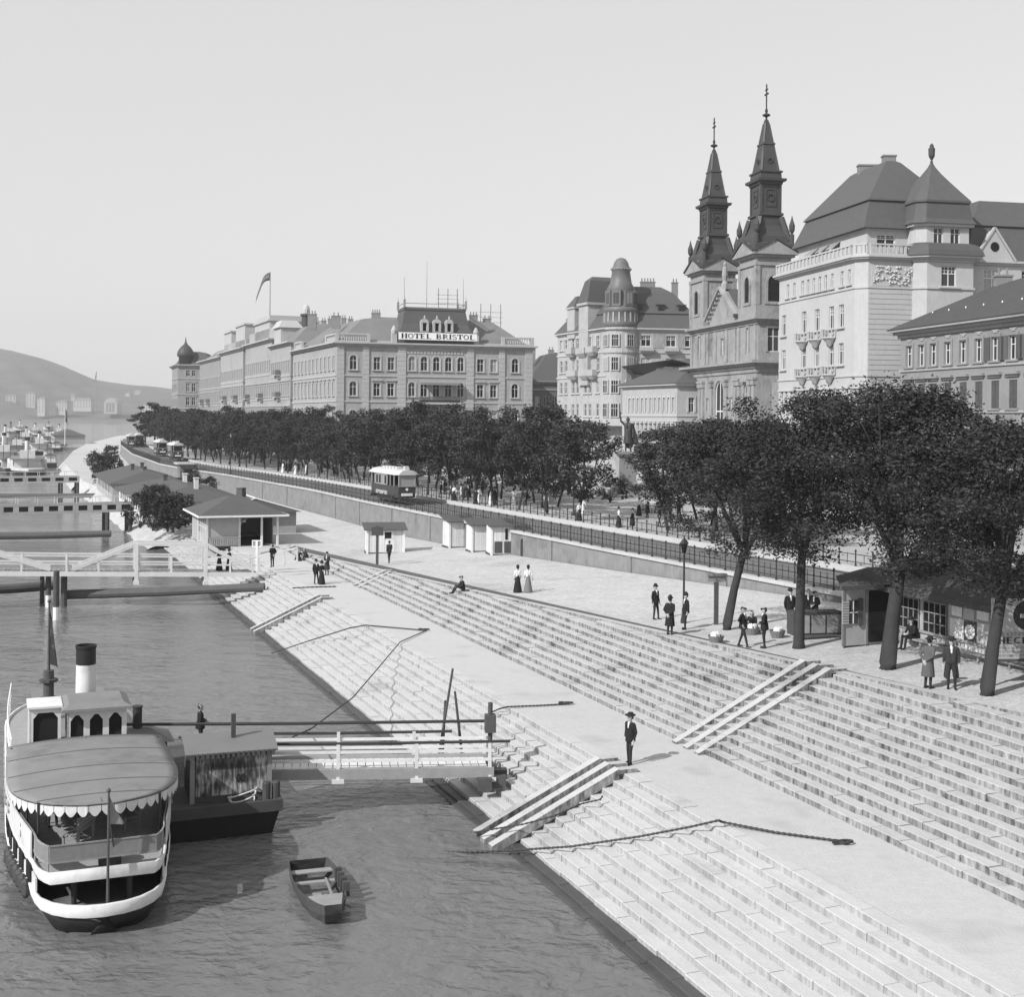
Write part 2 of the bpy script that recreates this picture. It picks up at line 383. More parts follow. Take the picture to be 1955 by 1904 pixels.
railing('iron_railing', 'black iron railing on the coping above the quay wall', lambda s: Q(s, wcop(s)+.12, ZCOP), 1.15, 1.65, (.2, .52, .9), 40, 430)
railing('iron_railing', 'low black iron railing along the corso side of the tracks', lambda s: Q(s, wcop(s)+7.2, ZCOR+.14), .95, 1.5, (.25, .75), 50, 190, 1)
# ================================================================ buildings
def off(poly, dd):                      # offset a ccw polygon outward
    n = len(poly); out = []
    for i in range(n):
        p0, p1, p2 = Vector(poly[i-1]), Vector(poly[i]), Vector(poly[(i+1) % n])
        a = (p1-p0).normalized(); b = (p2-p1).normalized(); na = Vector((a.y, -a.x)); nb = Vector((b.y, -b.x))
        k = na+nb; k = k*(dd/max(.2, k.dot(na)))
        out.append((p1.x+k.x, p1.y+k.y))
    return out
WIN = {}
FRAMEM = mat('window_frame', .62, .6, .05, 2)
def winmesh(w, h, st, tm):
    key = (round(w, 2), round(h, 2), st, tm.name)
    if key in WIN: return WIN[key]
    b = MB(); y0, y1 = .12, .2; hw = w/2; arch = 'a' in st; ht = h-hw if arch else h; f = .07*max(1, w/1.2)
    if 'c' not in st:                  # casement frame (c: closed shutters)
        b.box(-hw, -hw+f, y0, y1, 0, ht); b.box(hw-f, hw, y0, y1, 0, ht); b.box(-hw+f, hw-f, y0, y1, 0, f)
        if not arch: b.box(-hw+f, hw-f, y0, y1, h-f, h)
        b.box(-f*.5, f*.5, y0+.01, y1, f, h-f); b.box(-hw+f, hw-f, y0+.015, y1, h*.62, h*.62+f*.9)
        if 'g' in st:
            for q in (-.5, .5): b.box(q*hw-.02, q*hw+.02, y0+.03, y1, h*.62, h-f)
            b.box(-hw+f, hw-f, y0+.03, y1, h*.8-.02, h*.8+.02)
    if arch:
        n = 10
        for k in range(n):
            a0, a1 = math.pi*k/n, math.pi*(k+1)/n; ro, ri = hw, hw-f
            p = [(ro*math.cos(a0), ht+ro*math.sin(a0)), (ro*math.cos(a1), ht+ro*math.sin(a1)), (ri*math.cos(a1), ht+ri*math.sin(a1)), (ri*math.cos(a0), ht+ri*math.sin(a0))]
            b.loft([[(x, yy, z) for x, z in p] for yy in (y0, y1)])
            if 's' in st:
                ro, ri = hw+.28, hw+.02
                p = [(ro*math.cos(a0), ht+ro*math.sin(a0)), (ro*math.cos(a1), ht+ro*math.sin(a1)), (ri*math.cos(a1), ht+ri*math.sin(a1)), (ri*math.cos(a0), ht+ri*math.sin(a0))]
                b.loft([[(x, yy, z) for x, z in p] for yy in (-.1, .02)], 1)
    if 's' in st:                      # moulded surround
        b.box(-hw-.24, -hw-.01, -.1, .02, 0, ht, 1); b.box(hw+.01, hw+.24, -.1, .02, 0, ht, 1)
        if not arch: b.box(-hw-.24, hw+.24, -.1, .02, h+.01, h+.24, 1)
    if 'h' in st: b.box(-hw-.4, hw+.4, -.32, .02, h+.42, h+.62, 1); b.box(-hw-.28, hw+.28, -.16, .02, h+.25, h+.42, 1)
    if 'l' in st: b.box(-hw-.3, hw+.3, -.22, .02, -.16, -.003, 1)
    fm = b.mesh('window', [FRAMEM, tm])
    p = MB(); yy = .17
    if 'c' in st:
        for j in range(2):
            x0 = -hw+.02+j*hw; p.box(x0, x0+hw-.04, .04, .08, .02, h-.02)
            for q in range(int(h/.16)): p.box(x0+.05, x0+hw-.09, .02, .05, .08+q*.16, .08+q*.16+.09)
    elif arch: p.poly([(-hw, yy, 0), (hw, yy, 0)]+[(hw*math.cos(math.pi*k/10), yy, ht+hw*math.sin(math.pi*k/10)) for k in range(11)])
    else: p.poly([(-hw, yy, 0), (hw, yy, 0), (hw, yy, h), (-hw, yy, h)])
    pm = p.mesh('pane', SHUT if 'c' in st else GLASS)
    WIN[key] = (fm, pm, 'c' in st); return WIN[key]
SHUT = mat('shutter_paint', .085, .7, .15, 2, rnd=.15)
class Bld:
    def __init__(s, name, label, poly, z0=ZCOR, cat='building', group=None):
        s.poly = [tuple(p[:2]) for p in poly]; s.z0 = z0; s.o = Vector((s.poly[0][0], s.poly[0][1], z0))
        s.r = root(name, s.o, 0, label, cat, group)
    def mb(s, F=None):
        b = MB(); b.M = Matrix.Translation(-s.o) @ (F or Matrix.Identity(4)); return b
    def E(s, i, poly=None, o=0.0):
        P = off(poly or s.poly, o) if o else (poly or s.poly); a = Vector(P[i]); c = Vector(P[(i+1) % len(P)]); u = (c-a).normalized()
        return Matrix(((u.x, -u.y, 0, a.x), (u.y, u.x, 0, a.y), (0, 0, 1, 0), (0, 0, 0, 1)))
    def L(s, i): return (Vector(s.poly[(i+1) % len(s.poly)])-Vector(s.poly[i])).length
    def wall(s, i, z0, z1, wins, m, tm=None, F=None, L=None, name='wall'):
        F = F or s.E(i); L = L or s.L(i); b = s.mb(F); tm = tm or m; dep = .22
        hs = [(x-w/2, x+w/2, zb, zb+h, 'a' in st) for (x, zb, w, h, st) in wins]
        xs = sorted(set([0, L]+[round(v, 3) for q in hs for v in q[:2]])); zs = sorted(set([z0, z1]+[round(v, 3) for q in hs for v in q[2:4]]))
        xs = [x for x in xs if 0 <= x <= L]
        for a, c in zip(xs, xs[1:]):
            run = None
            for e, g in zip(zs, zs[1:]):
                xm, zm = (a+c)/2, (e+g)/2; hole = any(q[0] < xm < q[1] and q[2] < zm < q[3] for q in hs)
                if hole:
                    if run is not None: b.poly([(a, 0, run), (c, 0, run), (c, 0, e), (a, 0, e)]); run = None
                elif run is None: run = e
            if run is not None: b.poly([(a, 0, run), (c, 0, run), (c, 0, zs[-1]), (a, 0, zs[-1])])
        for (a, c, e, g, ar) in hs:
            if ar:
                xc, rr_, zz = (a+c)/2, (c-a)/2, g-(c-a)/2; arc = [(xc+rr_*math.cos(math.pi*k/10), zz+rr_*math.sin(math.pi*k/10)) for k in range(11)]
                for k in range(10):
                    p, q = arc[k], arc[k+1]; cx = c if k < 5 else a
                    b.poly([(p[0], 0, p[1]), (cx, 0, g), (q[0], 0, q[1])]); b.poly([(p[0], 0, p[1]), (q[0], 0, q[1]), (q[0], dep, q[1]), (p[0], dep, p[1])])
                b.poly([(xc, 0, g), (c, 0, g), (xc, 0, g+.0005)])
            else: b.poly([(a, 0, g), (c, 0, g), (c, dep, g), (a, dep, g)])
            b.poly([(a, 0, e), (a, dep, e), (c, dep, e), (c, 0, e)]); b.poly([(a, 0, e), (a, 0, g), (a, dep, g), (a, dep, e)]); b.poly([(c, 0, e), (c, dep, e), (c, dep, g), (c, 0, g)])
        b.build(name, m, s.r)
        for (x, zb, w, h, st) in wins:
            fm, pm, sh = winmesh(w, h, st, tm); M = Matrix.Translation(-s.o) @ F @ Matrix.Translation((x, 0, zb))
            o = put('window', fm, s.r, M=M); put('shutters' if sh else 'pane', pm, o)
    def walls(s, z0, z1, m, wins={}, tm=None):
        for i in range(len(s.poly)): s.wall(i, z0, z1, wins.get(i, []), m, tm)
    def slab(s, name, z0, z1, out, m, poly=None):
        b = s.mb(); b.prism(off(poly or s.poly, out), z0, z1); return b.build(name, m, s.r)
    def cornice(s, z, m, steps=((.15, .25), (.35, .2), (.6, .22)), poly=None, dent=0.0):
        b = s.mb(); P = poly or s.poly
        for o_, h in steps: b.prism(off(P, o_), z+.002, z+h); z += h
        if dent:
            for i in range(len(P)):
                b2 = s.mb(s.E(i, P)); L = (Vector(P[(i+1) % len(P)])-Vector(P[i])).length; n = int(L/dent)
                for k in range(n): b2.box(k*dent, k*dent+dent*.5, -.42, .05, z-.62, z-.25)
                i0 = b.pts([]); base = len(b.v); b.v += b2.v; b.f += [tuple(base+q for q in f) for f in b2.f]; b.m += b2.m
        b.build('cornice', m, s.r); return z
    def roof(s, steps, m, poly=None, name='roof'):   # steps: (inset, z)
        b = s.mb(); P = poly or s.poly; b.loft([[(x, y, z) for x, y in off(P, -ins)] for ins, z in steps]); return b.build(name, m, s.r)
    def boxes(s, name, F, bl, m):
        b = s.mb(F)
        for q in bl: b.box(*q)
        return b.build(name, m, s.r)
    def chim(s, x, y, z, h, w=.9, d=.6, pots=3, m=None):
        b = s.mb(Matrix.Translation((x, y, 0))); b.box(-w/2, w/2, -d/2, d/2, z-1.5, z+h); b.box(-w/2-.08, w/2+.08, -d/2-.08, d/2+.08, z+h, z+h+.15)
        for k in range(pots): b.lathe([(.12, z+h+.15), (.1, z+h+.75)], 6, (-w/2+w*(k+.5)/pots, 0))
        return b.build('chimney', m or CHIM, s.r)
CHIM = mat('chimney_brick', .2, .9, .2, 2)
def row(x0, x1, n, zb, w, h, st): return [(x0+(x1-x0)*k/max(1, n-1), zb, w, h, st) for k in range(n)]
def dirv(deg): return Vector((math.cos(R(deg)), math.sin(R(deg)), 0))
V2 = lambda p: (p.x, p.y)
E11 = Vector((-math.sin(R(11.5)), math.cos(R(11.5)), 0)); F11 = Vector((math.cos(R(11.5)), math.sin(R(11.5)), 0))
ST_H = mat('hotel_stucco', .37, .9, .10, .5, stain=.16, sscale=.12, vert=.22)
ST_T = mat('hotel_trim', .44, .9, .09, .8, vert=.2)
ST_W = mat('white_limestone', .47, .9, .08, .5, stain=.1, sscale=.1, vert=.14)
ST_C = mat('church_stone', .35, .9, .2, .6, stain=.3, sscale=.25, vert=.35)
ST_G = mat('grey_stucco', .27, .9, .10, .5, stain=.15, sscale=.15, vert=.15)
ST_J = mat('pale_stucco', .42, .9, .10, .5, stain=.18, sscale=.2, vert=.22)
# ---------------------------------------------------------------- the hotel
K = .8906; HZ = lambda z: 14.4+(z-14.4)*K
hp = at(CXP+(-35.1/256)*FPX, HYP, Y=228); hp.z = 0; hu = dirv(15); hL = 40.6*K; sL = 41*K
h1 = hp+hu*hL; h2 = h1+Vector((-hu.y, hu.x, 0))*sL; h3 = hp+DQ*sL
H = Bld('grand_hotel', 'grand stucco hotel with a name board under its dark mansard roof', [V2(hp), V2(h1), V2(h2), V2(h3)], cat='hotel')
zr1, zr2, zr3, zr4 = HZ(23.91), HZ(18.67), HZ(12.93), 7.6; wh = 2.9*K
fw = []
for zr, st, hh in ((zr1, 'sl', wh), (zr2, 'shl', wh), (zr3, 'shl', wh), (zr4, 'sl', 2.6)):
    fw += [(3.33*K, zr, 1.45*K, hh, 'asl'), (36.9*K, zr, 1.45*K, hh, 'asl')]
    fw += [(x*K, zr, 1.35*K, hh*.9, st) for x in (8.1, 10.95, 29.5, 32.3)]
    fw += [(x*K, zr, 1.4*K, hh, 'asl') for x in (15.24, 17.75, 20.3, 22.8, 25.36)]
sw_ = []
nS = 11
for zr, st in ((zr1, 'sl'), (zr2, 'shl'), (zr3, 'shl'), (zr4, 'sl')): sw_ += row(2.2, sL-2.2, nS, zr, 1.25*K, wh*.95, st)
zc_ = HZ(28.6); H.walls(ZCOR-.3, zc_, ST_H, {0: fw, 3: sw_}, ST_T)
F0 = H.E(0)
for x0, x1 in ((0, 1.5), (5.2, 6.5), (12.3, 14.0), (26.6, 28.1), (33.4, 34.7), (39.0, 40.6)):
    b = H.mb(F0); n = 26
    for k in range(n): za = ZCOR+(zc_-ZCOR)*k/n; b.box(x0*K, x1*K, -.2, .05, za+.03, za+(zc_-ZCOR)/n-.03)
    b.box(x0*K+.04, x1*K-.04, -.15, .05, ZCOR, zc_-.02); b.build('quoin_pier', ST_T, H.r)
for z in (HZ(22.6), HZ(17.4), HZ(11.9)): H.slab('string_course', z, z+.3, .14, ST_T)
H.boxes('frieze', F0, [(14.2*K+k*.62, 14.2*K+k*.62+.42, -.1, .05, HZ(27.35), HZ(27.85)) for k in range(17)], ST_T)
zt = H.cornice(zc_, ST_T, ((.2, .25), (.45, .22), (.85, .28)), dent=.7)
# corner parapets with balusters
def balustrade(B, F, x0, x1, z, h=1.6, dx=.42, y0=-.1, m=ST_T):
    b = B.mb(F); b.box(x0, x0+.6, y0, y0+.5, z, z+h); b.box(x1-.6, x1, y0, y0+.5, z, z+h); b.box(x0+.6, x1-.6, y0+.05, y0+.45, z, z+.3); b.box(x0+.6, x1-.6, y0+.02, y0+.48, z+h-.3, z+h-.02)
    n = max(1, int((x1-x0-1.2)/dx))
    for k in range(n): xx = x0+.6+(x1-x0-1.2)*(k+.5)/n; b.lathe([(.07, z+.3), (.12, z+.55), (.06, z+h*.6), (.1, z+h-.3)], 5, (xx, y0+.25))
    return b.build('balustrade', m, B.r)
balustrade(H, F0, -.3, 6.7*K, zt); balustrade(H, F0, 34.0*K, 40.9*K, zt)
Fs = H.E(3); balustrade(H, Fs, sL-8.5, sL-.4, zt); balustrade(H, Fs, 1, 8, zt)
H.slab('attic', zt-.01, zt+.35, -.6, ST_T)
SL2 = mat('sheet_roof', .17, .6, .14, .6, stain=.2, sscale=.3)
H.roof([(.8, zt+.3), (6.0, zt+4.6), (10.5, zt+5.4)], SL2)
zm = HZ(31.7); b = H.mb(F0); P0 = [(12.4*K, -.2), (28.0*K, -.2), (28.0*K, 9), (12.4*K, 9)]
b.loft([[(x, y, z) for x, y in off(P0, -i)] for i, z in ((0, zt+.02), (0, zm-.2), (.25, zm), (.85, zm+1.6), (1.3, HZ(36.3)), (1.2, HZ(36.35)), (1.2, HZ(36.8)))])
man = b.build('mansard', SLATE, H.r)
b = H.mb(F0); P1 = off(P0, -1.25)
for (x, y) in P1: b.box(x-.2, x+.2, y-.2, y+.2, HZ(36.8), HZ(38)); b.lathe([(.08, HZ(38)), (.28, HZ(38.3)), (.08, HZ(38.7)), (.02, HZ(39.4))], 6, (x, y))
for a, c in ((P1[0], P1[1]), (P1[1], P1[2]), (P1[3], P1[0])):
    for zz in (36.9, 37.7): b.bar((a[0], a[1], HZ(zz)), (c[0], c[1], HZ(zz)), .12, .14)
b.build('roof_crest', ST_C, H.r)
for x in (17.75, 20.3, 22.85):
    X = x*K; b = H.mb(F0); y0 = .1; zb = HZ(32.0)
    b.box(X-.75, X-.35, y0-.35, y0+.9, zb, zb+1.5); b.box(X+.35, X+.75, y0-.35, y0+.9, zb, zb+1.5); b.box(X-.75, X+.75, y0-.35, y0+.9, zb-.3, zb)
    b.loft([[(X+.75*math.cos(math.pi*k/8), yy, zb+1.5+.75*math.sin(math.pi*k/8)) for k in range(9)] for yy in (y0-.4, y0+1.2)]); b.lathe([(.12, zb+2.2), (.2, zb+2.4), (.03, zb+2.9)], 6, (X, y0-.2))
    dm = b.build('dormer', ST_T, H.r); b = H.mb(F0); b.box(X-.35, X+.35, y0-.05, y0+.6, zb, zb+1.5); b.build('pane', INT, dm)
for x in (11.6, 28.6):     # scroll vases beside the mansard
    b = H.mb(F0); b.box(x*K-.5, x*K+.5, 0, .8, zt, zt+1.7); b.lathe([(.5, zt+1.7), (.55, zt+2.3), (.3, zt+2.9), (.1, zt+3.2)], 8, (x*K, .4)); b.build('finial', ST_T, H.r)
b = H.mb(F0); zs0, zs1 = HZ(30.05), HZ(31.75); b.box(12.3*K, 28.5*K, -.95, -.83, zs0, zs1); b.box(12.3*K, 28.5*K, -.98, -.955, zs0, zs0+.08, 1); b.box(12.3*K, 28.5*K, -.98, -.955, zs1-.08, zs1, 1)
for k in range(6): b.bar((13*K+k*2.6, -.84, zs0+.3), (13*K+k*2.6, .2, zs0+.1), .06, .06, 1)
sign = b.build('name_board', [mat('sign_white', .8, .6, .04, 2), IRON], H.r)
# serif letters: strokes as (x0,z0,x1,z1,width) in unit height
def letters(text, h, yy, x0, x1, mb, m=0, serif=True):
    tk, tn = .2, .085
    G = {'H': [('v', .1, tk), ('v', .62, tk), ('h', .5, .1, .8)], 'T': [('v', .3, tk), ('h', .94, 0, .8), ('d', 0, .72, 0), ('d', .72, .72, 0)], 'E': [('v', .1, tk), ('h', .94, .1, .7), ('h', .5, .1, .6), ('h', .0, .1, .72)],
         'L': [('v', .1, tk), ('h', 0, .1, .74)], 'I': [('v', .1, tk)], 'O': ['o'], 'B': [('v', .1, tk), 'b', 'B'], 'R': [('v', .1, tk), 'b', 'r'], 'S': ['s'],
         'C': ['c'], 'K': [('v', .1, tk), 'k'], 'N': [('v', .1, tn), ('v', .68, tn), 'n'], 'A': ['A'], 'M': [('v', .08, tn), ('v', .8, tk), 'm'], 'G': ['c', ('h', .42, .5, .8)], 'Z': [('h', .94, .1, .75), ('h', 0, .1, .75), 'z'],
         'D': [('v', .1, tk), 'D'], 'U': [('v', .1, tk), ('v', .66, tn), ('h', 0, .15, .72)], 'P': [('v', .1, tk), 'b'], '0': ['o'], '1': [('v', .1, tk)], '6': ['o'], '3': ['s'], ' ': []}
    W = {'I': .42, 'L': .82, 'T': .82, 'E': .85, 'M': 1.08, ' ': .55, 'S': .78, '1': .42}
    tot = sum(W.get(c, .92) for c in text); sx = (x1-x0)/tot; cx = x0; z0 = zz_[0]
    def bx(a, c, e, g): mb.box(cx+a*sx, cx+c*sx, yy-.03, yy, z0+e*h, z0+g*h, m)
    def seg(a, e, c, g, w):
        mb.bar((cx+a*sx, yy-.015, z0+e*h), (cx+c*sx, yy-.015, z0+g*h), .03, w*h, m, up=(0, 0, 1) if abs(c-a) > 1e-4 else (1, 0, 0))
    def arc(xc, zc, rx, rz, a0, a1, n=10, wk=.17, wt=.07):
        for k in range(n):
            p, q = R(a0+(a1-a0)*k/n), R(a0+(a1-a0)*(k+1)/n); wmid = wt+(wk-wt)*abs(math.cos((p+q)/2))
            seg(xc+rx*math.cos(p), zc+rz*math.sin(p), xc+rx*math.cos(q), zc+rz*math.sin(q), wmid)
    for c in text:
        for g in G.get(c, []):
            if g[0] == 'v': bx(g[1], g[1]+g[2], 0, 1); (bx(g[1]-.07, g[1]+g[2]+.07, 0, .06), bx(g[1]-.07, g[1]+g[2]+.07, .94, 1)) if serif else 0
            elif g[0] == 'h': bx(g[2], g[3], g[1]-.001, g[1]+.075)
            elif g[0] == 'd': bx(g[1], g[1]+.07, g[2], 1)
            elif g == 'o': arc(.44, .5, .32, .46, 0, 360, 18)
            elif g == 'c': arc(.46, .5, .33, .46, 50, 310, 14)
            elif g == 'b': arc(.3, .73, .36, .23, -90, 90, 8, .16)
            elif g == 'B': arc(.3, .25, .42, .23, -90, 90, 8, .17)
            elif g == 'D': arc(.3, .5, .46, .46, -90, 90, 10, .17)
            elif g == 'r': seg(.42, .5, .8, 0, .14)
            elif g == 'k': seg(.3, .45, .75, 1, .1); seg(.38, .52, .8, 0, .15)
            elif g == 'n': seg(.12, 1, .74, 0, .15)
            elif g == 'm': seg(.12, 1, .5, 0, .13); seg(.5, 0, .88, 1, .08)
            elif g == 'z': seg(.68, .95, .15, .05, .14)
            elif g == 'A': seg(.08, 0, .42, 1, .08); seg(.42, 1, .76, 0, .16); bx(.2, .62, .3, .37)
            elif g == 's': arc(.38, .73, .25, .22, 20, 270, 9, .13); arc(.38, .26, .28, .24, -160, 90, 9, .14)
        cx += W.get(c, .92)*sx
zz_ = [zs0+.32]; b = H.mb(F0); letters('HOTEL BRISTOL', zs1-zs0-.64, -.96, 12.75*K, 28.1*K, b); b.build('lettering', BLACK, sign)
# balcony and awnings
AWN = mat('awning_cloth', .24, .9, .2, 2)
bx_, ex_ = 16.3*K, 25.1*K; zb = HZ(17.45)
b = H.mb(F0); b.box(bx_, ex_, -1.9, -.16, zb-.3, zb); b.box(bx_+.4, bx_+.8, -1.3, -.16, zb-1.1, zb-.3); b.box(ex_-.8, ex_-.4, -1.3, -.16, zb-1.1, zb-.3)
bal = b.build('balcony', ST_T, H.r); b = H.mb(F0)
for k in range(26): xx = bx_+.05+(ex_-bx_-.1)*k/25; b.box(xx-.025, xx+.025, -1.88, -1.83, zb, zb+1.0)
b.box(bx_, ex_, -1.9, -1.81, zb+1.0, zb+1.08); b.box(bx_+.2, ex_-.2, -1.8, -1.55, zb+.1, zb+.5); b.build('railing', IRON, bal)
def awning(x0, x1, z, dp, dr):
    b = H.mb(F0); b.hexa([(x0, -.25, z-.05), (x0, -.25-dp, z-dr-.05), (x1, -.25-dp, z-dr-.05), (x1, -.25, z-.05), (x0, -.25, z), (x0, -.25-dp, z-dr), (x1, -.25-dp, z-dr), (x1, -.25, z)])
    n = 22
    for k in range(n): xa = x0+(x1-x0)*k/n; b.box(xa+.03, xa+(x1-x0)/n-.03, -.27-dp, -.25-dp, z-dr-.45, z-dr-.04)
    b.build('awning', AWN, H.r)
awning(16.6*K, 24.9*K, HZ(22.05), 1.5, .45); awning(14.1*K, 27.0*K, HZ(16.6), 2.4, .5)
for (lx, ly, n) in ((9.4, 9, 4), (1.5, 12, 2), (29.8, 7, 3), (33.0, 8, 2), (-3, 16, 3)):
    p = F0 @ Vector((lx*K, ly, 0)); H.chim(p.x, p.y, zt+4.6, 1.3 if n > 2 else .8, 1.6, .7, n)
for (lx, ly, hh) in ((13.8, 1.2, 4.5), (19.5, 6, 8), (26.1, 1.2, 4.5)):
    p = F0 @ Vector((lx*K, ly, 0)); b = H.mb(); b.tube([(p.x, p.y, HZ(36.8)), (p.x, p.y, HZ(38)+hh)], [.05, .02], 5); b.build('flagpole', IRON, H.r)
for (x0, dx, z0, z1, yy) in ((22.0, 2.0, HZ(36), HZ(41.5), 6), (32.2, 2.2, HZ(31.8), HZ(39), 10)):      # telephone wire racks
    b = H.mb(F0)
    for k in range(3): b.tube([((x0+k*dx)*K, yy, z0), ((x0+k*dx)*K, yy, z1)], .06, 5)
    for q in (.45, .6, .75): b.bar(((x0-.4)*K, yy, z0+(z1-z0)*q), ((x0+2*dx+.4)*K, yy, z0+(z1-z0)*q), .05, .05)
    b.build('wire_rack', IRON, H.r)
# ---------------------------------------------------------------- riverfront blocks beyond the hotel
def block(label, t0, t1, rows, ztop, depth=22, roofz=3.5, tm=ST_T, m=ST_H, balc=(), nwin=8, wdt=1.15, wht=2.4, out=0.0, flat=False, shift=0.0):
    a = hp+DQ*t0*K-NQ*out; c = hp+DQ*t1*K-NQ*out; e = c+NQ*depth; f = a+NQ*depth
    B = Bld('apartment_block', label, [V2(c), V2(a), V2(f), V2(e)]); L = B.L(0); wins = []
    for zr, st, hh in rows: wins += row(1.6, L-1.6, nwin, zr, wdt, hh, st)
    B.walls(ZCOR-.3, ztop, m, {0: wins, 1: [w for zr, st, hh in rows[:2] for w in row(3, B.L(1)-3, 4, zr, wdt, hh, st)]}, tm)
    for zr, st, hh in rows: B.slab('string_course', zr-.75, zr-.5, .12, tm)
    z = B.cornice(ztop, tm, ((.2, .3), (.5, .25), (.9, .3)))
    F = B.E(0)
    for (xc, zr, wb) in balc:
        b = B.mb(F); b.box(xc-wb/2, xc+wb/2, -1.2, -.13, zr-.28, zr-.05); b.box(xc-wb/2+.2, xc-wb/2+.5, -.9, -.13, zr-.9, zr-.28); b.box(xc+wb/2-.5, xc+wb/2-.2, -.9, -.13, zr-.9, zr-.28); bo = b.build('balcony', tm, B.r)
        b = B.mb(F); b.box(xc-wb/2, xc+wb/2, -1.2, -1.12, zr-.05, zr+.95); b.box(xc-wb/2, xc-wb/2+.06, -1.12, -.14, zr-.05, zr+.95); b.box(xc+wb/2-.06, xc+wb/2, -1.12, -.14, zr-.05, zr+.95); b.build('railing', TIN, bo)
    if flat: B.slab('attic', z, z+roofz, -.8, m)
    else: B.roof([(.6, z), (4.5, z+roofz), (7, z+roofz+.8)], SL2)
    return B, z
rws = [(zr1+.6, 's', 2.5), (zr2+.5, 'shl', 2.6), (zr3+.4, 'shl', 2.6), (8.2, 'sl', 2.4)]
B, z = block('pale riverfront block with a light sloping roof next to the hotel', 42.2, 66, rws, HZ(30.8), nwin=9, balc=((10, zr2+.4, 3.2), (10, zr3+.2, 3.2), (10, zr1+.4, 3.0)), out=.3)
b = B.mb(B.E(0)); L = B.L(0); b.loft([[(x, y, zz) for x, y in ((2, .4), (9, .4), (9, 5), (2, 5))] for zz in (z, z+3.6)]); b.hexa([(1.6, -.1, z+3.6), (9.4, -.1, z+3.6), (9.4, 5.2, z+3.6), (1.6, 5.2, z+3.6), (2.6, .8, z+5.2), (8.4, .8, z+5.2), (8.4, 4, z+5.2), (2.6, 4, z+5.2)]); b.build('gabled_attic', ST_T, B.r)
for k in range(5):
    p = B.E(0) @ Vector((12+k*1.8, 9+k, 0)); B.chim(p.x, p.y, z+4.0, 1.0+.3*(k % 2), 1.0, .8, 2)
B, z = block('tallest pale riverfront block carrying the flagpole and a round lantern', 66.5, 103, [(zr1+1.4, 's', 2.6)]+rws[1:], HZ(32.8), nwin=12, balc=((5, zr2+.4, 3.4), (5, zr3+.3, 3.4), (22, zr2+.4, 3.4), (22, zr3+.3, 3.4)), roofz=2.6, flat=True)
b = B.mb(B.E(0)); b.box(8, 26, .8, 12, z, z+4.3); b.box(7.6, 26.4, .4, 12.4, z+4.3, z+4.7); b.box(8, 26, .8, 12, z+4.7, z+5.6); b.build('attic_storey', ST_T, B.r)
p = B.E(0) @ Vector((31, 8, 0)); b = B.mb(Matrix.Translation((p.x, p.y, 0))); b.lathe([(1.1, z), (1.0, z+5.2), (1.35, z+5.3), (1.35, z+5.7), (.9, z+5.8)], 12); ln = b.build('lantern_base', COPPER, B.r)
b = B.mb(Matrix.Translation((p.x, p.y, 0))); b.lathe([(.75, z+5.8), (.8, z+6.8), (.6, z+7.5), (.1, z+8.0)], 10); b.build('lantern_glass', ST_W, ln)
p = B.E(0) @ Vector((20, 2, 0)); fpt = Vector((p.x, p.y, z+5.6))
b = B.mb(); b.tube([fpt, fpt+Vector((0, 0, 10.5))], [.09, .05], 6); b.build('flagpole', IRON, B.r)
def flag(name, label, top, drop, length, dirx, parent=None, sag=.8):
    b = MB(); n = 10; ids = []
    for i in range(n+1):
        t = i/n; x = length*t*(1-.25*t); zz = -sag*length*t*t; wv = .35*math.sin(t*7)*t
        ids.append([b.pts([Vector(top)+dirx*x+Vector((-dirx.y, dirx.x, 0))*(wv+.1*j)+Vector((0, 0, zz-drop*j/3*(1-.35*t)))]) for j in range(4)])
    for i in range(n):
        for j in range(3): b.face((ids[i][j], ids[i+1][j], ids[i+1][j+1], ids[i][j+1]), j)
    o = b.build(name, [mat('flag_red', .09, .9, .1, 3), mat('flag_white', .14, .9, .1, 3), mat('flag_green', .06, .9, .1, 3)], None, True, label=label, cat='flag')
    m = o.modifiers.new('thick', 'SOLIDIFY'); m.thickness = .03; return o
flag('flag', 'dark tricolour flag blowing from the pole above the riverfront block', fpt+Vector((0, 0, 10.3)), 1.9, 4.6, Vector((-.95, .3, 0)), sag=1.25)
B, z = block('long pale riverfront block with dark balconies under a stepped attic', 103.5, 142, rws, HZ(32.4), nwin=13, balc=((9, zr2+.4, 4.5), (9, zr3+.3, 4.5), (26, zr3+.3, 4.5), (26, zr2+.4, 3.5)), roofz=2.0, flat=True, out=.5)
b = B.mb(B.E(0)); b.box(1, 12, .8, 9, z, z+5.0); b.box(.7, 12.3, .5, 9.3, z+5, z+5.4); b.box(19, 32, .8, 9, z, z+5.6); b.box(18.7, 32.3, .5, 9.3, z+5.6, z+6); b.build('attic_storey', ST_T, B.r)
B, z = block('darker riverfront house just before the domed corner house', 146, 190, [(q[0]-.8, q[1], q[2]) for q in rws], HZ(31.6), nwin=13, m=ST_G, roofz=3, out=0, depth=26, balc=((8, zr2, 3), (20, zr2, 3)))
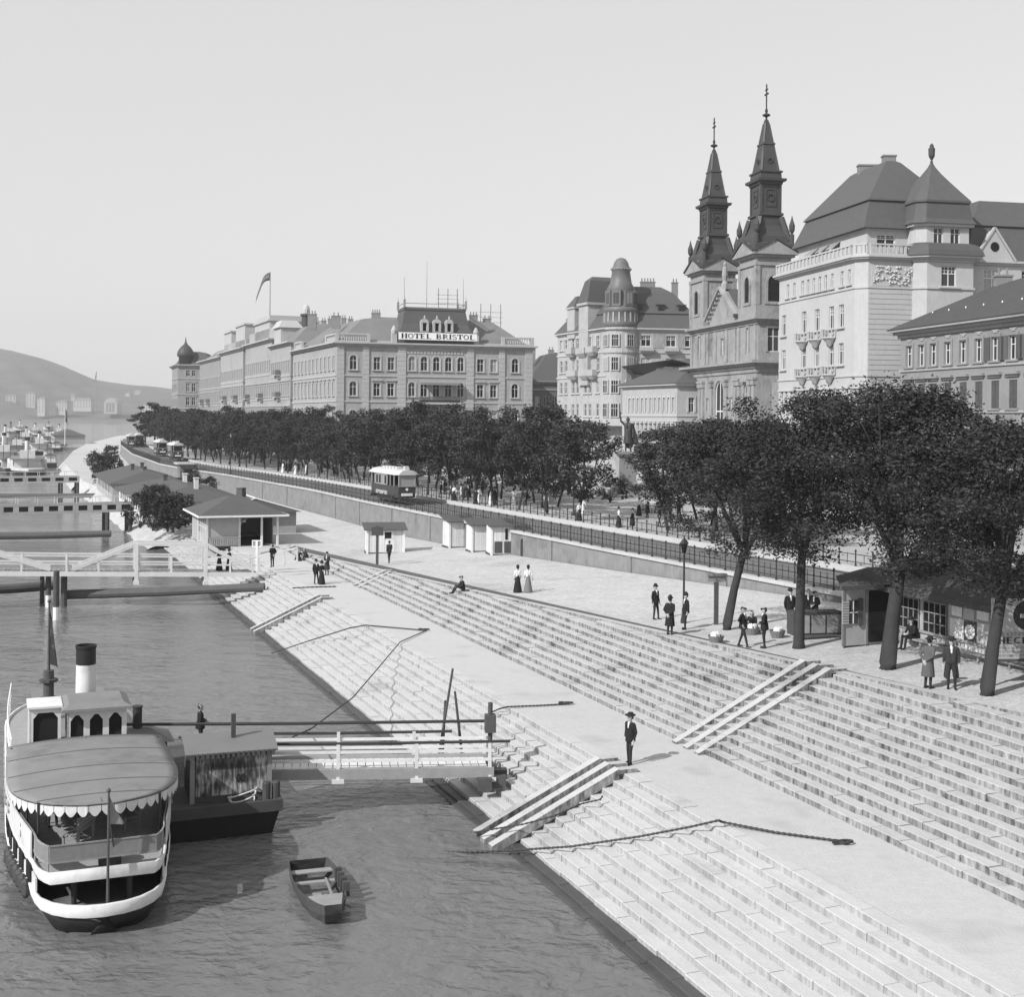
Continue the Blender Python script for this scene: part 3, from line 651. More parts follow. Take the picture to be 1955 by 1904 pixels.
# domed corner house far down the corso
dp = at(CXP+(-.2607*FPX), HYP, Y=430); dp.z = 0; da = dirv(6); dN = Vector((-da.y, da.x, 0))
B = Bld('domed_corner_house', 'far corner house with a small dark onion dome', [V2(dp), V2(dp+da*12), V2(dp+da*12+dN*20), V2(dp+dN*20-da*5)])
wn = []
for zb, hh, st in ((27.6, 2.0, 's'), (22.4, 2.8, 'shl'), (17.8, 2.6, 'shl'), (12.5, 2.8, 'shl'), (8, 2.4, 's')): wn += [(3.3, zb, 1.3, hh, st), (5.2, zb, 1.3, hh, st), (9.3, zb, 1.3, hh, st)]
B.walls(ZCOR-.3, 30.6, ST_G, {0: wn, 3: row(2, 18, 6, 22.4, 1.2, 2.6, 's')+row(2, 18, 6, 17.5, 1.2, 2.6, 's')+row(2, 18, 6, 12.5, 1.2, 2.6, 's')}, ST_H)
for z in (16.6, 21.3, 26.6): B.slab('string_course', z, z+.35, .2, ST_H)
z = B.cornice(30.6, ST_H, ((.3, .3), (.7, .3), (1.1, .3))); B.roof([(.4, z), (3.5, z+4.2), (5.5, z+4.6)], SLATE)
q = dp+da*2.2+dN*2.0; b = B.mb(Matrix.Translation((q.x, q.y, 0))); b.lathe([(2.3, z-.5), (2.3, z+2.6), (2.8, z+2.8), (2.9, z+3.4), (2.6, z+4.6), (1.7, z+5.9), (.7, z+6.8), (.3, z+7.6), (.06, z+9.4)], 14); b.build('dome', COPPER, B.r, True)
# ---------------------------------------------------------------- house with the domed turret (beside the square)
jp = Vector((14.84, 205, 0)); jL = 19.0; jq = at(CXP+((1480+690*.2888)/1.4066-CXP), HYP, Y=204); jq.z = 0
jf = dirv(8); jN = Vector((-jf.y, jf.x, 0)); jr = jq+jf*12.5; tc = Vector((17.3, 206.2, 0)); TR = 2.75
J = Bld('turret_house', 'pale art nouveau corner house with a dark domed round turret', [V2(jp), V2(jq+jN*.6), V2(jr+jN*.6), V2(jr+jN*20), V2(jp+DQ*jL+NQ*19), V2(jp+DQ*jL)])
zrow = [(26.15, 1.75), (22.3, 2.0), (18.7, 1.9), (14.9, 2.0), (10.8, 2.2), (7.0, 2.4)]
w5 = []; w1 = []
for k, (zb, hh) in enumerate(zrow):
    w5 += [(x, zb, 1.1, hh, 'l' if k else 'sl') for x in (1.6, 3.6, 6.6, 8.4, 11.5, 13.3, 16.2)]
    w1 += [(x, zb, 1.6, hh, 'gl') for x in (3.4, 7.5, 10.6)]
J.walls(ZCOR-.3, 28.6, ST_J, {5: w5, 1: w1}, ST_W)
for z in (25.1, 21.3, 14.2): J.slab('string_course', z, z+.28, .13, ST_W)
FJ = J.E(1); [J.boxes('relief_frieze', FJ, [(a, c, -.06, .05, 25.9, 28.3)], ST_C) for a, c in ((.6, 2.3), (4.5, 6.5), (8.6, 9.6))]
z = J.cornice(28.6, ST_W, ((.2, .25), (.5, .2)))
J.roof([(-.5, z), (1.2, z+2.4), (1.0, z+2.5), (3.6, z+6.0), (5.4, z+7.2)], SLATE)
Fj = J.E(5)
b = J.mb(Fj); b.box(9.6, 13.2, -.45, 6, 20, 33.2); b.box(9.3, 13.5, -.75, 6.3, 33.2, 33.6); b.build('gabled_bay', ST_J, J.r)
b = J.mb(Fj); b.loft([[(x, y, zz) for x, y in off([(9.3, -.7), (13.5, -.7), (13.5, 7), (9.3, 7)], -i)] for i, zz in ((0, 33.6), (1.0, 37.3), (1.8, 38.0))]); b.build('bay_roof', SLATE, J.r)
b = J.mb(Fj); b.box(4.6, 7.6, -.3, 5, 28, 33.0); b.box(4.4, 7.8, -.5, 5.2, 33, 33.3); b.loft([[(x, y, zz) for x, y in off([(4.4, -.5), (7.8, -.5), (7.8, 6), (4.4, 6)], -i)] for i, zz in ((0, 33.3), (1.2, 35.2))], 1); b.build('dormer_bay', [ST_J, SLATE], J.r)
for (xc, zr, wb) in ((15.0, 25.4, 2.8), (11.4, 25.3, 3.4), (6.8, 25.5, 2.6), (12.4, 21.6, 3.0), (7.8, 21.7, 3.6), (15.2, 21.6, 2.4)):
    b = J.mb(Fj); b.loft([[(x, y, zz) for x, y in ((xc-wb/2+i, -.13), (xc-wb/2+i, -1.1+i), (xc+wb/2-i, -1.1+i), (xc+wb/2-i, -.13))] for i, zz in ((.5, zr-.7), (0, zr-.1), (0, zr+.85))][::1]); b.build('balcony', ST_J, J.r)
for xc in (3.4, 7.5):
    b = J.mb(FJ); b.loft([[(x, y, zz) for x, y in ((xc-1.1+i, -.13), (xc-1.1+i, -.9+i), (xc+1.1-i, -.9+i), (xc+1.1-i, -.13))] for i, zz in ((.4, 24.9), (0, 25.4), (0, 25.95))]); b.build('flower_balcony', ST_J, J.r)
for k, x in enumerate((2.6, 6.2, 9.6)):
    b = J.mb(FJ); b.box(x-.6, x+.6, 1.4, 3.2, z+2.5, z+3.9); b.box(x-.75, x+.75, 1.2, 3.4, z+3.9, z+4.05); o = b.build('dormer', SLATE, J.r); b = J.mb(FJ); b.box(x-.45, x+.45, 1.33, 1.5, z+2.7, z+3.7); b.build('pane', GLASS, o)
for x in (5.2, 9.8): p = FJ @ Vector((x, 6.5, 0)); J.chim(p.x, p.y, z+7.2, .8, 2.4 if x < 6 else 1.0, .8, 5 if x < 6 else 2)
Mt = Matrix.Translation((tc.x, tc.y, 0)); n = 20
b = J.mb(Mt); b.lathe([(TR, ZCOR), (TR, 24.9), (TR+.2, 25.0), (TR+.25, 25.3), (TR, 25.35), (TR, 28.6), (TR+.35, 28.75), (TR+.35, 29.1)], n); tu = b.build('turret', ST_J, J.r, False)
b = J.mb(Mt); b.lathe([(TR+.3, 29.1), (TR+.05, 29.9), (TR-.05, 31.6), (TR+.15, 31.8), (TR-.2, 32.4), (TR-.5, 32.6), (2.15, 34.9), (2.35, 35.3), (1.75, 36.3), (1.45, 38.2), (1.62, 38.4), (1.62, 38.7), (1.3, 39.0), (1.15, 39.6), (.75, 40.2), (.1, 40.45)], n); dm = b.build('turret_dome', mat('turret_copper', .13, .5, .2, .8), J.r, True)
b = J.mb(Mt)
for k in range(24): a = 2*math.pi*k/24; b.lathe([(.02, 38.42), (.11, 38.55), (.02, 38.68)], 5, (1.66*math.cos(a), 1.66*math.sin(a)))
for k in range(18): a = 2*math.pi*k/18; b.bar(((TR+.02)*math.cos(a), (TR+.02)*math.sin(a), 29.95), ((TR-.03)*math.cos(a), (TR-.03)*math.sin(a), 31.5), .22, .12)
b.build('dome_beading', ST_J, dm)
for az in (-112, -62, -20, -150):
    a = R(az); M = Mt @ Matrix.Rotation(a+math.pi/2, 4, 'Z') @ Matrix.Translation((0, -TR-.1, 0))
    for zb, hh in zrow[:4]:
        b = J.mb(M); b.box(-.75, .75, -.04, .3, zb-.15, zb+hh+.12, 0); b.box(-.6, .6, -.06, -.035, zb, zb+hh, 1)
        for q in (-.6, -.2, .14, .54): b.box(q, q+.07, -.09, -.055, zb, zb+hh, 0)
        b.box(-.6, .6, -.09, -.055, zb+hh*.62, zb+hh*.62+.08, 0); b.build('window', [ST_W, GLASS], tu)
    M = Mt @ Matrix.Rotation(a+math.pi/2, 4, 'Z') @ Matrix.Translation((0, -2.2, 0))
    b = J.mb(M); b.box(-.75, .75, -.35, .5, 32.5, 35.0, 0); b.box(-.45, .45, -.38, -.3, 32.9, 34.6, 1); b.box(-.04, .04, -.42, -.37, 32.9, 34.6, 0); b.build('lantern_window', [MATS['turret_copper'], GLASS], dm)
b = J.mb(Matrix.Identity(4))          # shopfront awning band at street level
b.prism([V2(jp+DQ*jL-NQ*3.0), V2(jp-NQ*3.0-DQ*1), V2(jq-jN*2.5-jf*.6), V2(jq+jN*.5), V2(jp+NQ*.5), V2(jp+DQ*jL+NQ*.5)], 13.4, 14.55); b.build('terrace_band', mat('band', .42, .9, .1, 1), J.r)
# dark gallery building between hotel and turret house
g0 = at(1012, HYP, Y=262); g0.z = 0; gu = dirv(14); gN = Vector((-gu.y, gu.x, 0))
B = Bld('gallery_building', 'dark low building with a steep roof seen between hotel and turret house', [V2(g0), V2(g0+gu*16), V2(g0+gu*16+gN*14), V2(g0+gN*14)])
B.walls(ZCOR-.3, 21.5, mat('dark_stucco', .12, .9, .1, .5), {0: row(1.5, 14.5, 8, 9, 1.0, 3, '')+row(1.5, 14.5, 8, 14.5, 1.0, 4.5, '')}); z = B.cornice(21.5, ST_G); B.roof([(-.3, z), (4.5, z+5.6), (6.6, z+6.2)], SLATE)
B.slab('string_course', 13.4, 13.8, .15, ST_G); B.slab('parapet', 20.2, 20.6, .15, ST_G)
for k in range(3): p = g0+gu*(2+k*4)+gN*6; B.chim(p.x, p.y, z+5.6, 1.0, 1.2, .7, 2)
# low two-storey building with rows of tall windows, beside the church
lp = at(CXP+((1480+1170*.2888)/1.4066-CXP), HYP, Y=172); lp.z = 0; lL = 16.3
lu = F11; lN = Vector((-lu.y, lu.x, 0))
B = Bld('school_house', 'low pale building with two rows of tall narrow windows beside the church', [V2(lp+DQ*lL), V2(lp), V2(lp+lu*8), V2(lp+lu*8+lN*22), V2(lp+DQ*lL+NQ*14)])
B.walls(ZCOR-.3, 18.9, ST_J, {0: row(2.4, lL-1.0, 11, 15.45, .62, 2.0, 's')+row(2.4, lL-1.0, 11, 11.3, .75, 2.5, '')+row(2.4, lL-1, 11, 7.0, .7, 2.6, ''), 1: row(2, 6, 2, 15.45, .8, 2, 's')}, ST_W)
for z in (15.0, 14.3): B.slab('string_course', z-.1, z+.12, .12, ST_W)
B.boxes('frieze', B.E(0), [(1.9+k*1.29, 2.8+k*1.29, -.25, .05, 13.95, 14.15) for k in range(11)], ST_W)
z = B.cornice(18.9, ST_W, ((.2, .2), (.55, .25))); B.roof([(-.7, z), (5.0, z+3.0), (6.5, z+3.5)], SLATE); B.chim(lp.x+4, lp.y+9, z+3.0, 1.2, 1.4, .8, 2, WHITE)
for k in range(4):
    p = lp+DQ*(2+k*3.4)+NQ*4.2; b = B.mb(Matrix.Translation((p.x, p.y, 0)) @ Matrix.Rotation(ang(DQ), 4, 'Z')); b.box(-.9, .9, -.5, .5, z+1.6, z+2.5); b.build('roof_vent', SLATE, B.r)
# ---------------------------------------------------------------- church with two spires
cp = Vector((29.31, 152, 0))-F11*.2+E11*.6
TW, TD = 5.4, 4.4; CL = 24.4
C = Bld('twin_spired_church', 'grey stone baroque church with two dark copper spires', [V2(cp+E11*CL), V2(cp), V2(cp+F11*16), V2(cp+F11*16+E11*CL)], cat='church')
body = [V2(cp+E11*(CL-.5)+F11*.5), V2(cp+E11*.5+F11*.5), V2(cp+F11*20+E11*.5), V2(cp+F11*20+E11*(CL-.5))]
lw = [(3.3, 15.6, 1.0, 3.2, 'as'), (CL-3.3, 15.6, 1.0, 3.2, 'as'), (8.0, 15.8, .8, 1.5, 's'), (CL-8, 15.8, .8, 1.5, 's'), (3.3, 9.5, 1.2, 3.4, 'as'), (CL-3.3, 9.5, 1.2, 3.4, 'as'), (CL/2, 9.0, 3.0, 10.5, 'as')]
C.walls(ZCOR-.3, 20.9, ST_C, {0: lw}, ST_C)
FC = C.E(0)
for x in (.5, 1.7, 5.2, 6.3, 9.6, 14.8, 18.1, 19.2, 22.7, 23.9):
    b = C.mb(FC); b.box(x-.38, x+.38, -.28, .05, 6.5, 18.7); b.box(x-.5, x+.5, -.4, .05, ZCOR, 6.5); b.box(x-.48, x+.48, -.42, .05, 18.7, 19.3); b.box(x-.56, x+.56, -.5, .05, 19.3, 19.6); b.build('pilaster', ST_C, C.r)
C.cornice(20.2, ST_C, ((.15, .5), (.35, .35), (.7, .25), (1.0, .3)), dent=.8)
for xx in (3.3, CL-3.3):       # pedimented niches
    b = C.mb(FC); b.loft([[(xx-1.0, y, 19.1), (xx+1.0, y, 19.1), (xx, y, 19.9)] for y in (-.5, 0)]); b.build('small_pediment', ST_C, C.r)
# storey above entablature
up_ = [V2(cp+E11*(CL-.4)+F11*.3), V2(cp+E11*.4+F11*.3), V2(cp+E11*.4+F11*5.2), V2(cp+E11*(CL-.4)+F11*5.2)]
b0 = C.poly; C.poly = up_
uw = [(3.2, 22.7, .75, 3.0, 's'), (CL-4.0, 22.7, .75, 3.0, 's'), (CL/2-.2, 22.9, 1.0, 2.0, 's'), (7.6, 23, .5, 2, 's'), (CL-8.4, 23, .5, 2, 's')]
C.walls(21.5, 26.0, ST_C, {0: uw, 1: [(2.0, 22.7, 1.5, 2.9, 's')]}, ST_C)
C.cornice(26.0, ST_C, ((.15, .3), (.4, .25), (.7, .25)))
C.poly = b0
Fu = C.E(0, up_)
for x in (.5, 5.6, 6.8, 9.6, 13.6, 16.4, 17.7, 23.0):
    b = C.mb(Fu); b.box(x-.35, x+.35, -.2, .05, 21.75, 25.9); b.build('pilaster', ST_C, C.r)
xa, xb_ = 7.0, 17.0        # centre pediment and roof behind
b = C.mb(Fu); b.loft([[(xa, y, 26.8), (xb_, y, 26.8), (xb_, y, 27.6), ((xa+xb_)/2, y, 31.2), (xa, y, 27.6)] for y in (-.1, 4)]); b.build('pediment', ST_C, C.r)
b = C.mb(Fu)
for s_ in (-1, 1):
    xm = (xa+xb_)/2; b.bar((xm+s_*(xb_-xa)/2+s_*.3, -.35, 27.55), (xm, -.35, 31.45), .7, .3); 
    for k in range(7): t = (k+.5)/7; b.box(xm+s_*(xb_-xa)/2*(1-t)-.15, xm+s_*(xb_-xa)/2*(1-t)+.15, -.5, -.1, 27.0+3.8*t, 27.3+3.8*t)
b.build('raking_cornice', ST_C, C.r)
b = C.mb(Fu); b.loft([[(xa-.3, y, 27.4), (xb_+.3, y, 27.4), ((xa+xb_)/2, y, 31.3)] for y in (.5, 22)]); b.build('nave_roof', SLATE, C.r)
b = C.mb(Fu); b.lathe([(.5, 31.2), (.45, 31.9), (.25, 32.3), (.4, 33.0), (.3, 33.9), (.2, 34.1), (.22, 34.5), (.03, 34.8)], 8, ((xa+xb_)/2, .2)); b.build('statue_finial', ST_C, C.r)
def tower(x0, zoff=0.0):
    hx, hy = TW/2, TD/2; M = Fu @ Matrix.Translation((x0+hx, hy-.25, 0)); zb = 26.8
    T = C.mb(M); T.box(-hx-.1, hx+.1, -hy-.1, hy+.1, zb, zb+1.5); T.box(-hx, hx, -hy, hy, zb+1.5, zb+7.2)
    for sx in (-1, 1):
        for sy in (-1, 1): T.box(sx*hx-.45 if sx > 0 else -hx-.14, hx+.14 if sx > 0 else -hx+.45, sy*hy-.45 if sy > 0 else -hy-.14, hy+.14 if sy > 0 else -hy+.45, zb+1.5, zb+6.2)
    T.box(-hx-.2, hx+.2, -hy-.2, hy+.2, zb+6.2, zb+6.6); T.box(-hx-.35, hx+.35, -hy-.35, hy+.35, zb+7.2, zb+7.5); T.box(-hx-.7, hx+.7, -hy-.7, hy+.7, zb+7.5, zb+7.75)
    tw = T.build('belfry', ST_C, C.r)
    for k, (wd, dpt) in enumerate(((TW, hy), (TD, hx), (TW, hy), (TD, hx))):
        Mk = M @ Matrix.Rotation(k*math.pi/2, 4, 'Z') @ Matrix.Translation((0, -dpt-.005, 0)); b = C.mb(Mk)
        hw, h0, h1 = .75, zb+1.9, zb+5.0; n = 10; arc = [(hw*math.cos(math.pi*q/n), h1-hw+hw*math.sin(math.pi*q/n)) for q in range(n+1)]
        b.poly([(-hw, -.02, h0), (hw, -.02, h0)]+[(x, -.02, z) for x, z in arc], 1)
        for q in range(12): zz = h0+.1+q*.25; b.hexa([(-hw, -.06, zz), (hw, -.06, zz), (hw, -.02, zz+.1), (-hw, -.02, zz+.1), (-hw, -.06, zz+.04), (hw, -.06, zz+.04), (hw, -.02, zz+.14), (-hw, -.02, zz+.14)], 1) if zz < h1-hw else None
        b.box(-hw-.3, -hw, -.16, .02, h0, h1-hw); b.box(hw, hw+.3, -.16, .02, h0, h1-hw); b.box(-hw-.4, hw+.4, -.2, .02, h0-.35, h0)
        for q in range(n):
            a0, a1 = math.pi*q/n, math.pi*(q+1)/n; pp = [(r_*math.cos(a), h1-hw+r_*math.sin(a)) for r_, a in ((hw, a0), (hw+.3, a0), (hw+.3, a1), (hw, a1))]
            b.loft([[(x, y, z) for x, z in pp] for y in (-.16, .02)])
        b.build('louvred_opening', [ST_C, INT], tw)
        b = C.mb(Mk); w2 = wd/2+.55; ztp = zb+7.75
        b.loft([[(-w2, y, ztp), (w2, y, ztp), (0, y, ztp+1.45)] for y in (-.68, .6)], 0); b.bar((-w2-.1, -.6, ztp+.08), (0, -.6, ztp+1.6), .5, .16, 1); b.bar((w2+.1, -.6, ztp+.08), (0, -.6, ztp+1.6), .5, .16, 1); b.build('gable', [ST_C, COPPER], tw)
    z = zb+7.76; cxh = .5*(hx+hy)
    def ring(f, zz): return [(sx*hx*f, sy*hy*f, zz) for sx, sy in ((-1, -1), (1, -1), (1, 1), (-1, 1))]
    S = C.mb(M); S.loft([ring(1.2, z), ring(1.16, z+1.0), ring(.98, z+1.3), ring(.95, z+2.0), ring(.78, z+2.6), ring(.64, z+3.4), ring(.6, z+4.5), ring(.7, z+4.6), ring(.7, z+4.9), ring(.57, z+5.0), ring(.57, z+8.3), ring(.66, z+8.4), ring(.66, z+8.6), ring(.8, z+8.75), ring(.82, z+9.05), ring(.62, z+9.1), ring(.6, z+9.8), ring(.66, z+9.85), ring(.66, z+10.05), ring(.5, z+10.1), ring(.33, z+13.3), ring(.37, z+13.35), ring(.35, z+13.55), ring(.29, z+13.6), ring(.09, z+16.4)])
    sp = S.build('spire', COPPER, C.r)
    for k in range(4):
        wd, dpt = ((hx, hy), (hy, hx))[k % 2]; Mk = M @ Matrix.Rotation(k*math.pi/2, 4, 'Z'); b = C.mb(Mk)
        b.M = b.M @ Matrix.Translation((0, -dpt*.575, 0)); 
        b.box(-.62, .62, -.08, .05, z+5.7, z+5.9); b.box(-.62, .62, -.08, .05, z+7.7, z+7.9); b.box(-.7, -.55, -.08, .05, z+5.9, z+7.7); b.box(.55, .7, -.08, .05, z+5.9, z+7.7)
        for q in range(12): a = 2*math.pi*q/12; c2 = 2*math.pi*(q+1)/12; b.bar((.42*math.cos(a), -.06, z+6.8+.42*math.sin(a)), (.42*math.cos(c2), -.06, z+6.8+.42*math.sin(c2)), .12, .12)
        b.build('roundel', COPPER, sp); b = MB(); b.M = C.mb(Mk).M @ Matrix.Translation((0, -dpt*.45, 0))
        for q in range(12): a = 2*math.pi*q/12; c2 = 2*math.pi*(q+1)/12; b.bar((.3*math.cos(a), -.06, z+11.3+.3*math.sin(a)), (.3*math.cos(c2), -.06, z+11.3+.3*math.sin(c2)), .1, .1)
        b.build('roundel', COPPER, sp)
    for sx in (-1, 1):
        for sy in (-1, 1):
            b = C.mb(M @ Matrix.Translation((sx*hx*1.02, sy*hy*1.02, 0))); b.lathe([(.3, z+1.0), (.3, z+2.2), (.12, z+2.3), (.35, z+2.7), (.38, z+3.3), (.2, z+3.8), (.14, z+4.0), (.02, z+4.5)], 8); b.build('corner_vase', COPPER, sp)
            b = C.mb(M); b.bar((sx*hx*.55, sy*hy*.55, z+5.0), (sx*hx*.55, sy*hy*.55, z+8.4), .32, .32); b.bar((sx*hx*.5, sy*hy*.5, z+10.0), (sx*hx*.1, sy*hy*.1, z+16.0), .2, .2); b.bar((sx*hx*.92, sy*hy*.92, z+1.6), (sx*hx*.62, sy*hy*.62, z+4.4), .5, .5); b.build('corner_rib', COPPER, sp)
    b = C.mb(M); b.lathe([(.3, z+16.3), (.12, z+16.6), (.12, z+16.8), (.5, z+17.0), (.5, z+17.1), (.12, z+17.3), (.2, z+17.6), (.09, z+17.9), (.09, z+20.6), (.1, z+20.7), (.02, z+20.9)], 8)
    b.bar((-.5, 0, z+19.6), (.5, 0, z+19.6), .16, .18); b.bar((-.34, 0, z+20.15), (.34, 0, z+20.15), .14, .16); b.build('cross', IRON, sp)
tower(CL-.8-TW); tower(.2)
cb = [V2(cp+F11*2-E11*.3), V2(cp+F11*9-E11*3.5), V2(cp+F11*9+E11*.2), V2(cp+F11*2+E11*.2)]
b = C.mb(); b.prism(cb, ZCOR, 19.0); b.build('side_porch', ST_C, C.r)
# ---------------------------------------------------------------- tall white house
wp = Vector((0, 118, 0)); wp.x = (( (1800+1010*.4988)/1.4066)-CXP)/FPX*118
WL = 18.2; wr = wp+F11*11.4
W = Bld('tall_white_house', 'tall smooth white stone house with hipped dark roof and corner turret', [V2(wp+E11*WL), V2(wp+E11*.9), V2(wp+F11*.9), V2(wr), V2(wr+E11*22), V2(wp+E11*WL+F11*6)])
tx = lambda t: WL-t
we = []
for t in (3.6, 5.7, 8.9, 11.95, 16.95): we += [(tx(t), 23.35, 1.05, 2.15, 'gl'), (tx(t), 19.8, 1.05, 2.05, 'gl')]
we += [(tx(t), 15.5, .95, 2.4, 'gl') for t in (8.9, 11.95, 14.0)]+[(tx(t), 15.2, .7, 2.4, '') for t in (2.3, 4.2, 16.2, 17.3)]+[(tx(t), 10.5, 1.1, 2.6, 'gl') for t in (3, 6, 9, 12, 15)]
we += [(tx(t), 27.25, .62, 1.4, 'l') for t in (2.0, 3.5, 5.6, 7.0, 8.35, 9.7, 11.05, 12.4, 14.4, 16.0)]
W.walls(ZCOR-.3, 29.3, ST_W, {0: we, 2: [(4.1+3.3, 16.8, 1.6, 1.4, '')]}, ST_W)
for z in (26.75,): W.slab('string_course', z, z+.2, .1, ST_W)
for z in (18.6, 17.5): W.slab('string_course', z, z+.14, .1, ST_W)
b = W.mb(W.E(2))            # horizontal rustication joints as thin proud courses
for k in range(17): b.box(.05, 4.9, -.035, .02, 18.75+k*.47, 18.75+k*.47+.41)
b.build('ashlar_courses', ST_W, W.r)
b = W.mb(W.E(0))
z = W.cornice(29.3, ST_W, ((.15, .15), (.4, .15), (.55, .2)))
FW = W.E(2); FE = W.E(0)
for F, L in ((FE, W.L(0)), (FW, 4.9), (W.E(1), W.L(1))):
    b = W.mb(F); b.box(0, L, -.42, -.22, z, z+.15); b.box(0, L, -.45, -.18, z+.9, z+1.05)
    for k in range(int(L/.85)+1):
        x = min(L-.2, k*.85); b.box(x, x+.22, -.42, -.22, z+.15, z+.9)
        if x+.85 < L: b.box(x+.38, x+.7, -.36, -.28, z+.2, z+.8)
    b.build('balcony_parapet', ST_W, W.r)
tp = off(W.poly, -1.5); W2 = W.poly; W.poly = tp       # set-back top storey
W.walls(z-.3, 32.3, ST_W, {0: [(q, 30.6, 1.5, 1.25, 'g') for q in (4.0, 6.4, 8.8)], 2: [(1.9, 30.7, 1.9, 1.3, 'g')]}, ST_W); W.poly = W2
b = W.mb(W.E(0, tp))
for q in (4.0, 6.4, 8.8): b.hexa([(q-.9, -.05, 31.95), (q-.9, -.8, 31.3), (q+.9, -.8, 31.3), (q+.9, -.05, 31.95), (q-.9, -.05, 32.0), (q-.9, -.8, 31.35), (q+.9, -.8, 31.35), (q+.9, -.05, 32.0)])
b.build('window_awning', AWN, W.r)
W.slab('eave', 32.3, 32.55, .1, ST_W, tp)
rq = [V2(wp+E11*(WL-1.0)+F11*1.0), V2(wp+E11*1.0+F11*1.0), V2(wp+E11*1.0+F11*11.2), V2(wp+E11*(WL-1.0)+F11*11.2)]
W.roof([(-.1, 32.5), (.2, 33.2), (1.0, 35.2), (.8, 35.25), (.85, 35.4), (4.3, 39.6), (4.6, 39.8)], SLATE, rq)
for (t, q, w, zc0) in ((6.2, 6.1, 1.2, 39.8), (10.5, 6.1, 2.0, 39.7), (15.6, 4.5, 1.0, 36.6)): p = wp+E11*t+F11*q; W.chim(p.x, p.y, zc0, .5, w, .8, 0, CHIM)
# relief panel of garlands
b = W.mb(FW); b.box(.3, 4.85, -.05, .02, 26.98, 28.95); rp = b.build('relief_panel', ST_W, W.r)
b = W.mb(FW); rr = random.Random(8)
for k in range(95):
    x, zz, r_ = rr.uniform(.45, 4.7), rr.uniform(27.1, 28.8), rr.uniform(.07, .17); b.M = W.mb(FW).M @ Matrix.Translation((x, -.06, zz)) @ Matrix.Rotation(R(90), 4, 'X') @ Matrix.Rotation(rr.uniform(0, 3), 4, 'Z')
    b.lathe([(r_*.4, -.1), (r_, 0), (r_*.8, .08), (r_*.2, .14)], 6, m=0)
b.build('garland', ST_W, rp, True, kind='stuff')
for t in (8.9, 11.95, 5.7):            # bow balconies
    for zz in (22.4, 18.85):
        b = W.mb(FE); xc = tx(t)+.1
        b.loft([[(xc+wv*math.cos(a), -.12-dv*abs(math.sin(a)), z_) for a in [math.pi*q/8 for q in range(9)]] for wv, dv, z_ in ((.2, .15, zz-.75), (.85, .7, zz-.08), (1.0, .85, zz), (1.0, .85, zz+.12))]); bo = b.build('balcony', ST_W, W.r)
        b = W.mb(FE)
        for q in range(9): a = math.pi*q/8; b.box(xc+.95*math.cos(a)-.05, xc+.95*math.cos(a)+.05, -.12-.8*math.sin(a)-.05, -.12-.8*math.sin(a)+.05, zz+.1, zz+.85)
        for q in range(8): a, c = math.pi*q/8, math.pi*(q+1)/8; b.bar((xc+.95*math.cos(a), -.12-.8*math.sin(a), zz+.85), (xc+.95*math.cos(c), -.12-.8*math.sin(c), zz+.85), .12, .1)
        b.build('parapet', ST_W, bo)
# turret at the end of the white front
tq = wp+F11*5.0-E11*.9; tP = [V2(tq+F11*.3+E11*2.5), V2(tq+F11*.3+E11*.7), V2(tq+F11*1.3), V2(tq+F11*6.0), V2(tq+F11*6.0+E11*6), V2(tq+F11*.3+E11*6)]
b0 = W.poly; W.poly = tP
for i in (0, 1, 3): W.wall(i, ZCOR, 29.6, [], ST_W)
W.wall(2, ZCOR, 29.6, [(2.2, 27.0, 1.5, 1.9, 'gl'), (1.7, 22.8, 1.4, 2.0, 'gl')], ST_W)
W.slab('string_course', 26.75, 26.95, .12, ST_W); zt_ = W.cornice(29.3, ST_W, ((.15, .2), (.35, .15), (.6, .2)))
W.roof([(-.75, zt_), (-.6, zt_+.5), (-.3, zt_+1.0), (.3, zt_+1.25)], SLATE, name='skirt_roof')
tI = off(tP, -.3); W.poly = tI
W.walls(zt_+1.0, 32.6, ST_W, {2: [(1.2, 31.0, .95, 1.5, 'l'), (2.9, 31.0, .95, 1.5, 'l')], 1: []}, ST_W); W.slab('eave', 32.6, 32.85, .35, ST_W)
W.poly = b0
tq4 = [tI[1], tI[2], tI[3], tI[4], tI[5], tI[0]]; cxy = (Vector(tI[2])+Vector(tI[3])+Vector(tI[4])+Vector(tI[5]))/4
b = W.mb(); b.loft([[(cxy.x+(x-cxy.x)*f, cxy.y+(y-cxy.y)*f, z) for x, y in tI] for f, z in ((1.2, 32.85), (1.1, 33.3), (1.0, 34.8), (1.05, 34.85), (1.05, 35.05), (.78, 36.0), (.5, 37.0), (.26, 37.9), (.1, 38.6), (.04, 39.0))]); b.build('turret_roof', SLATE, W.r)
b = W.mb(Matrix.Translation((cxy.x, cxy.y, 0))); b.lathe([(.2, 38.5), (.1, 38.9), (.15, 39.1), (.08, 39.3), (.2, 39.5), (.3, 39.7), (.33, 40.4), (.2, 40.5), (.2, 40.7), (.04, 40.9)], 8); b.build('finial_lantern', COPPER, W.r)
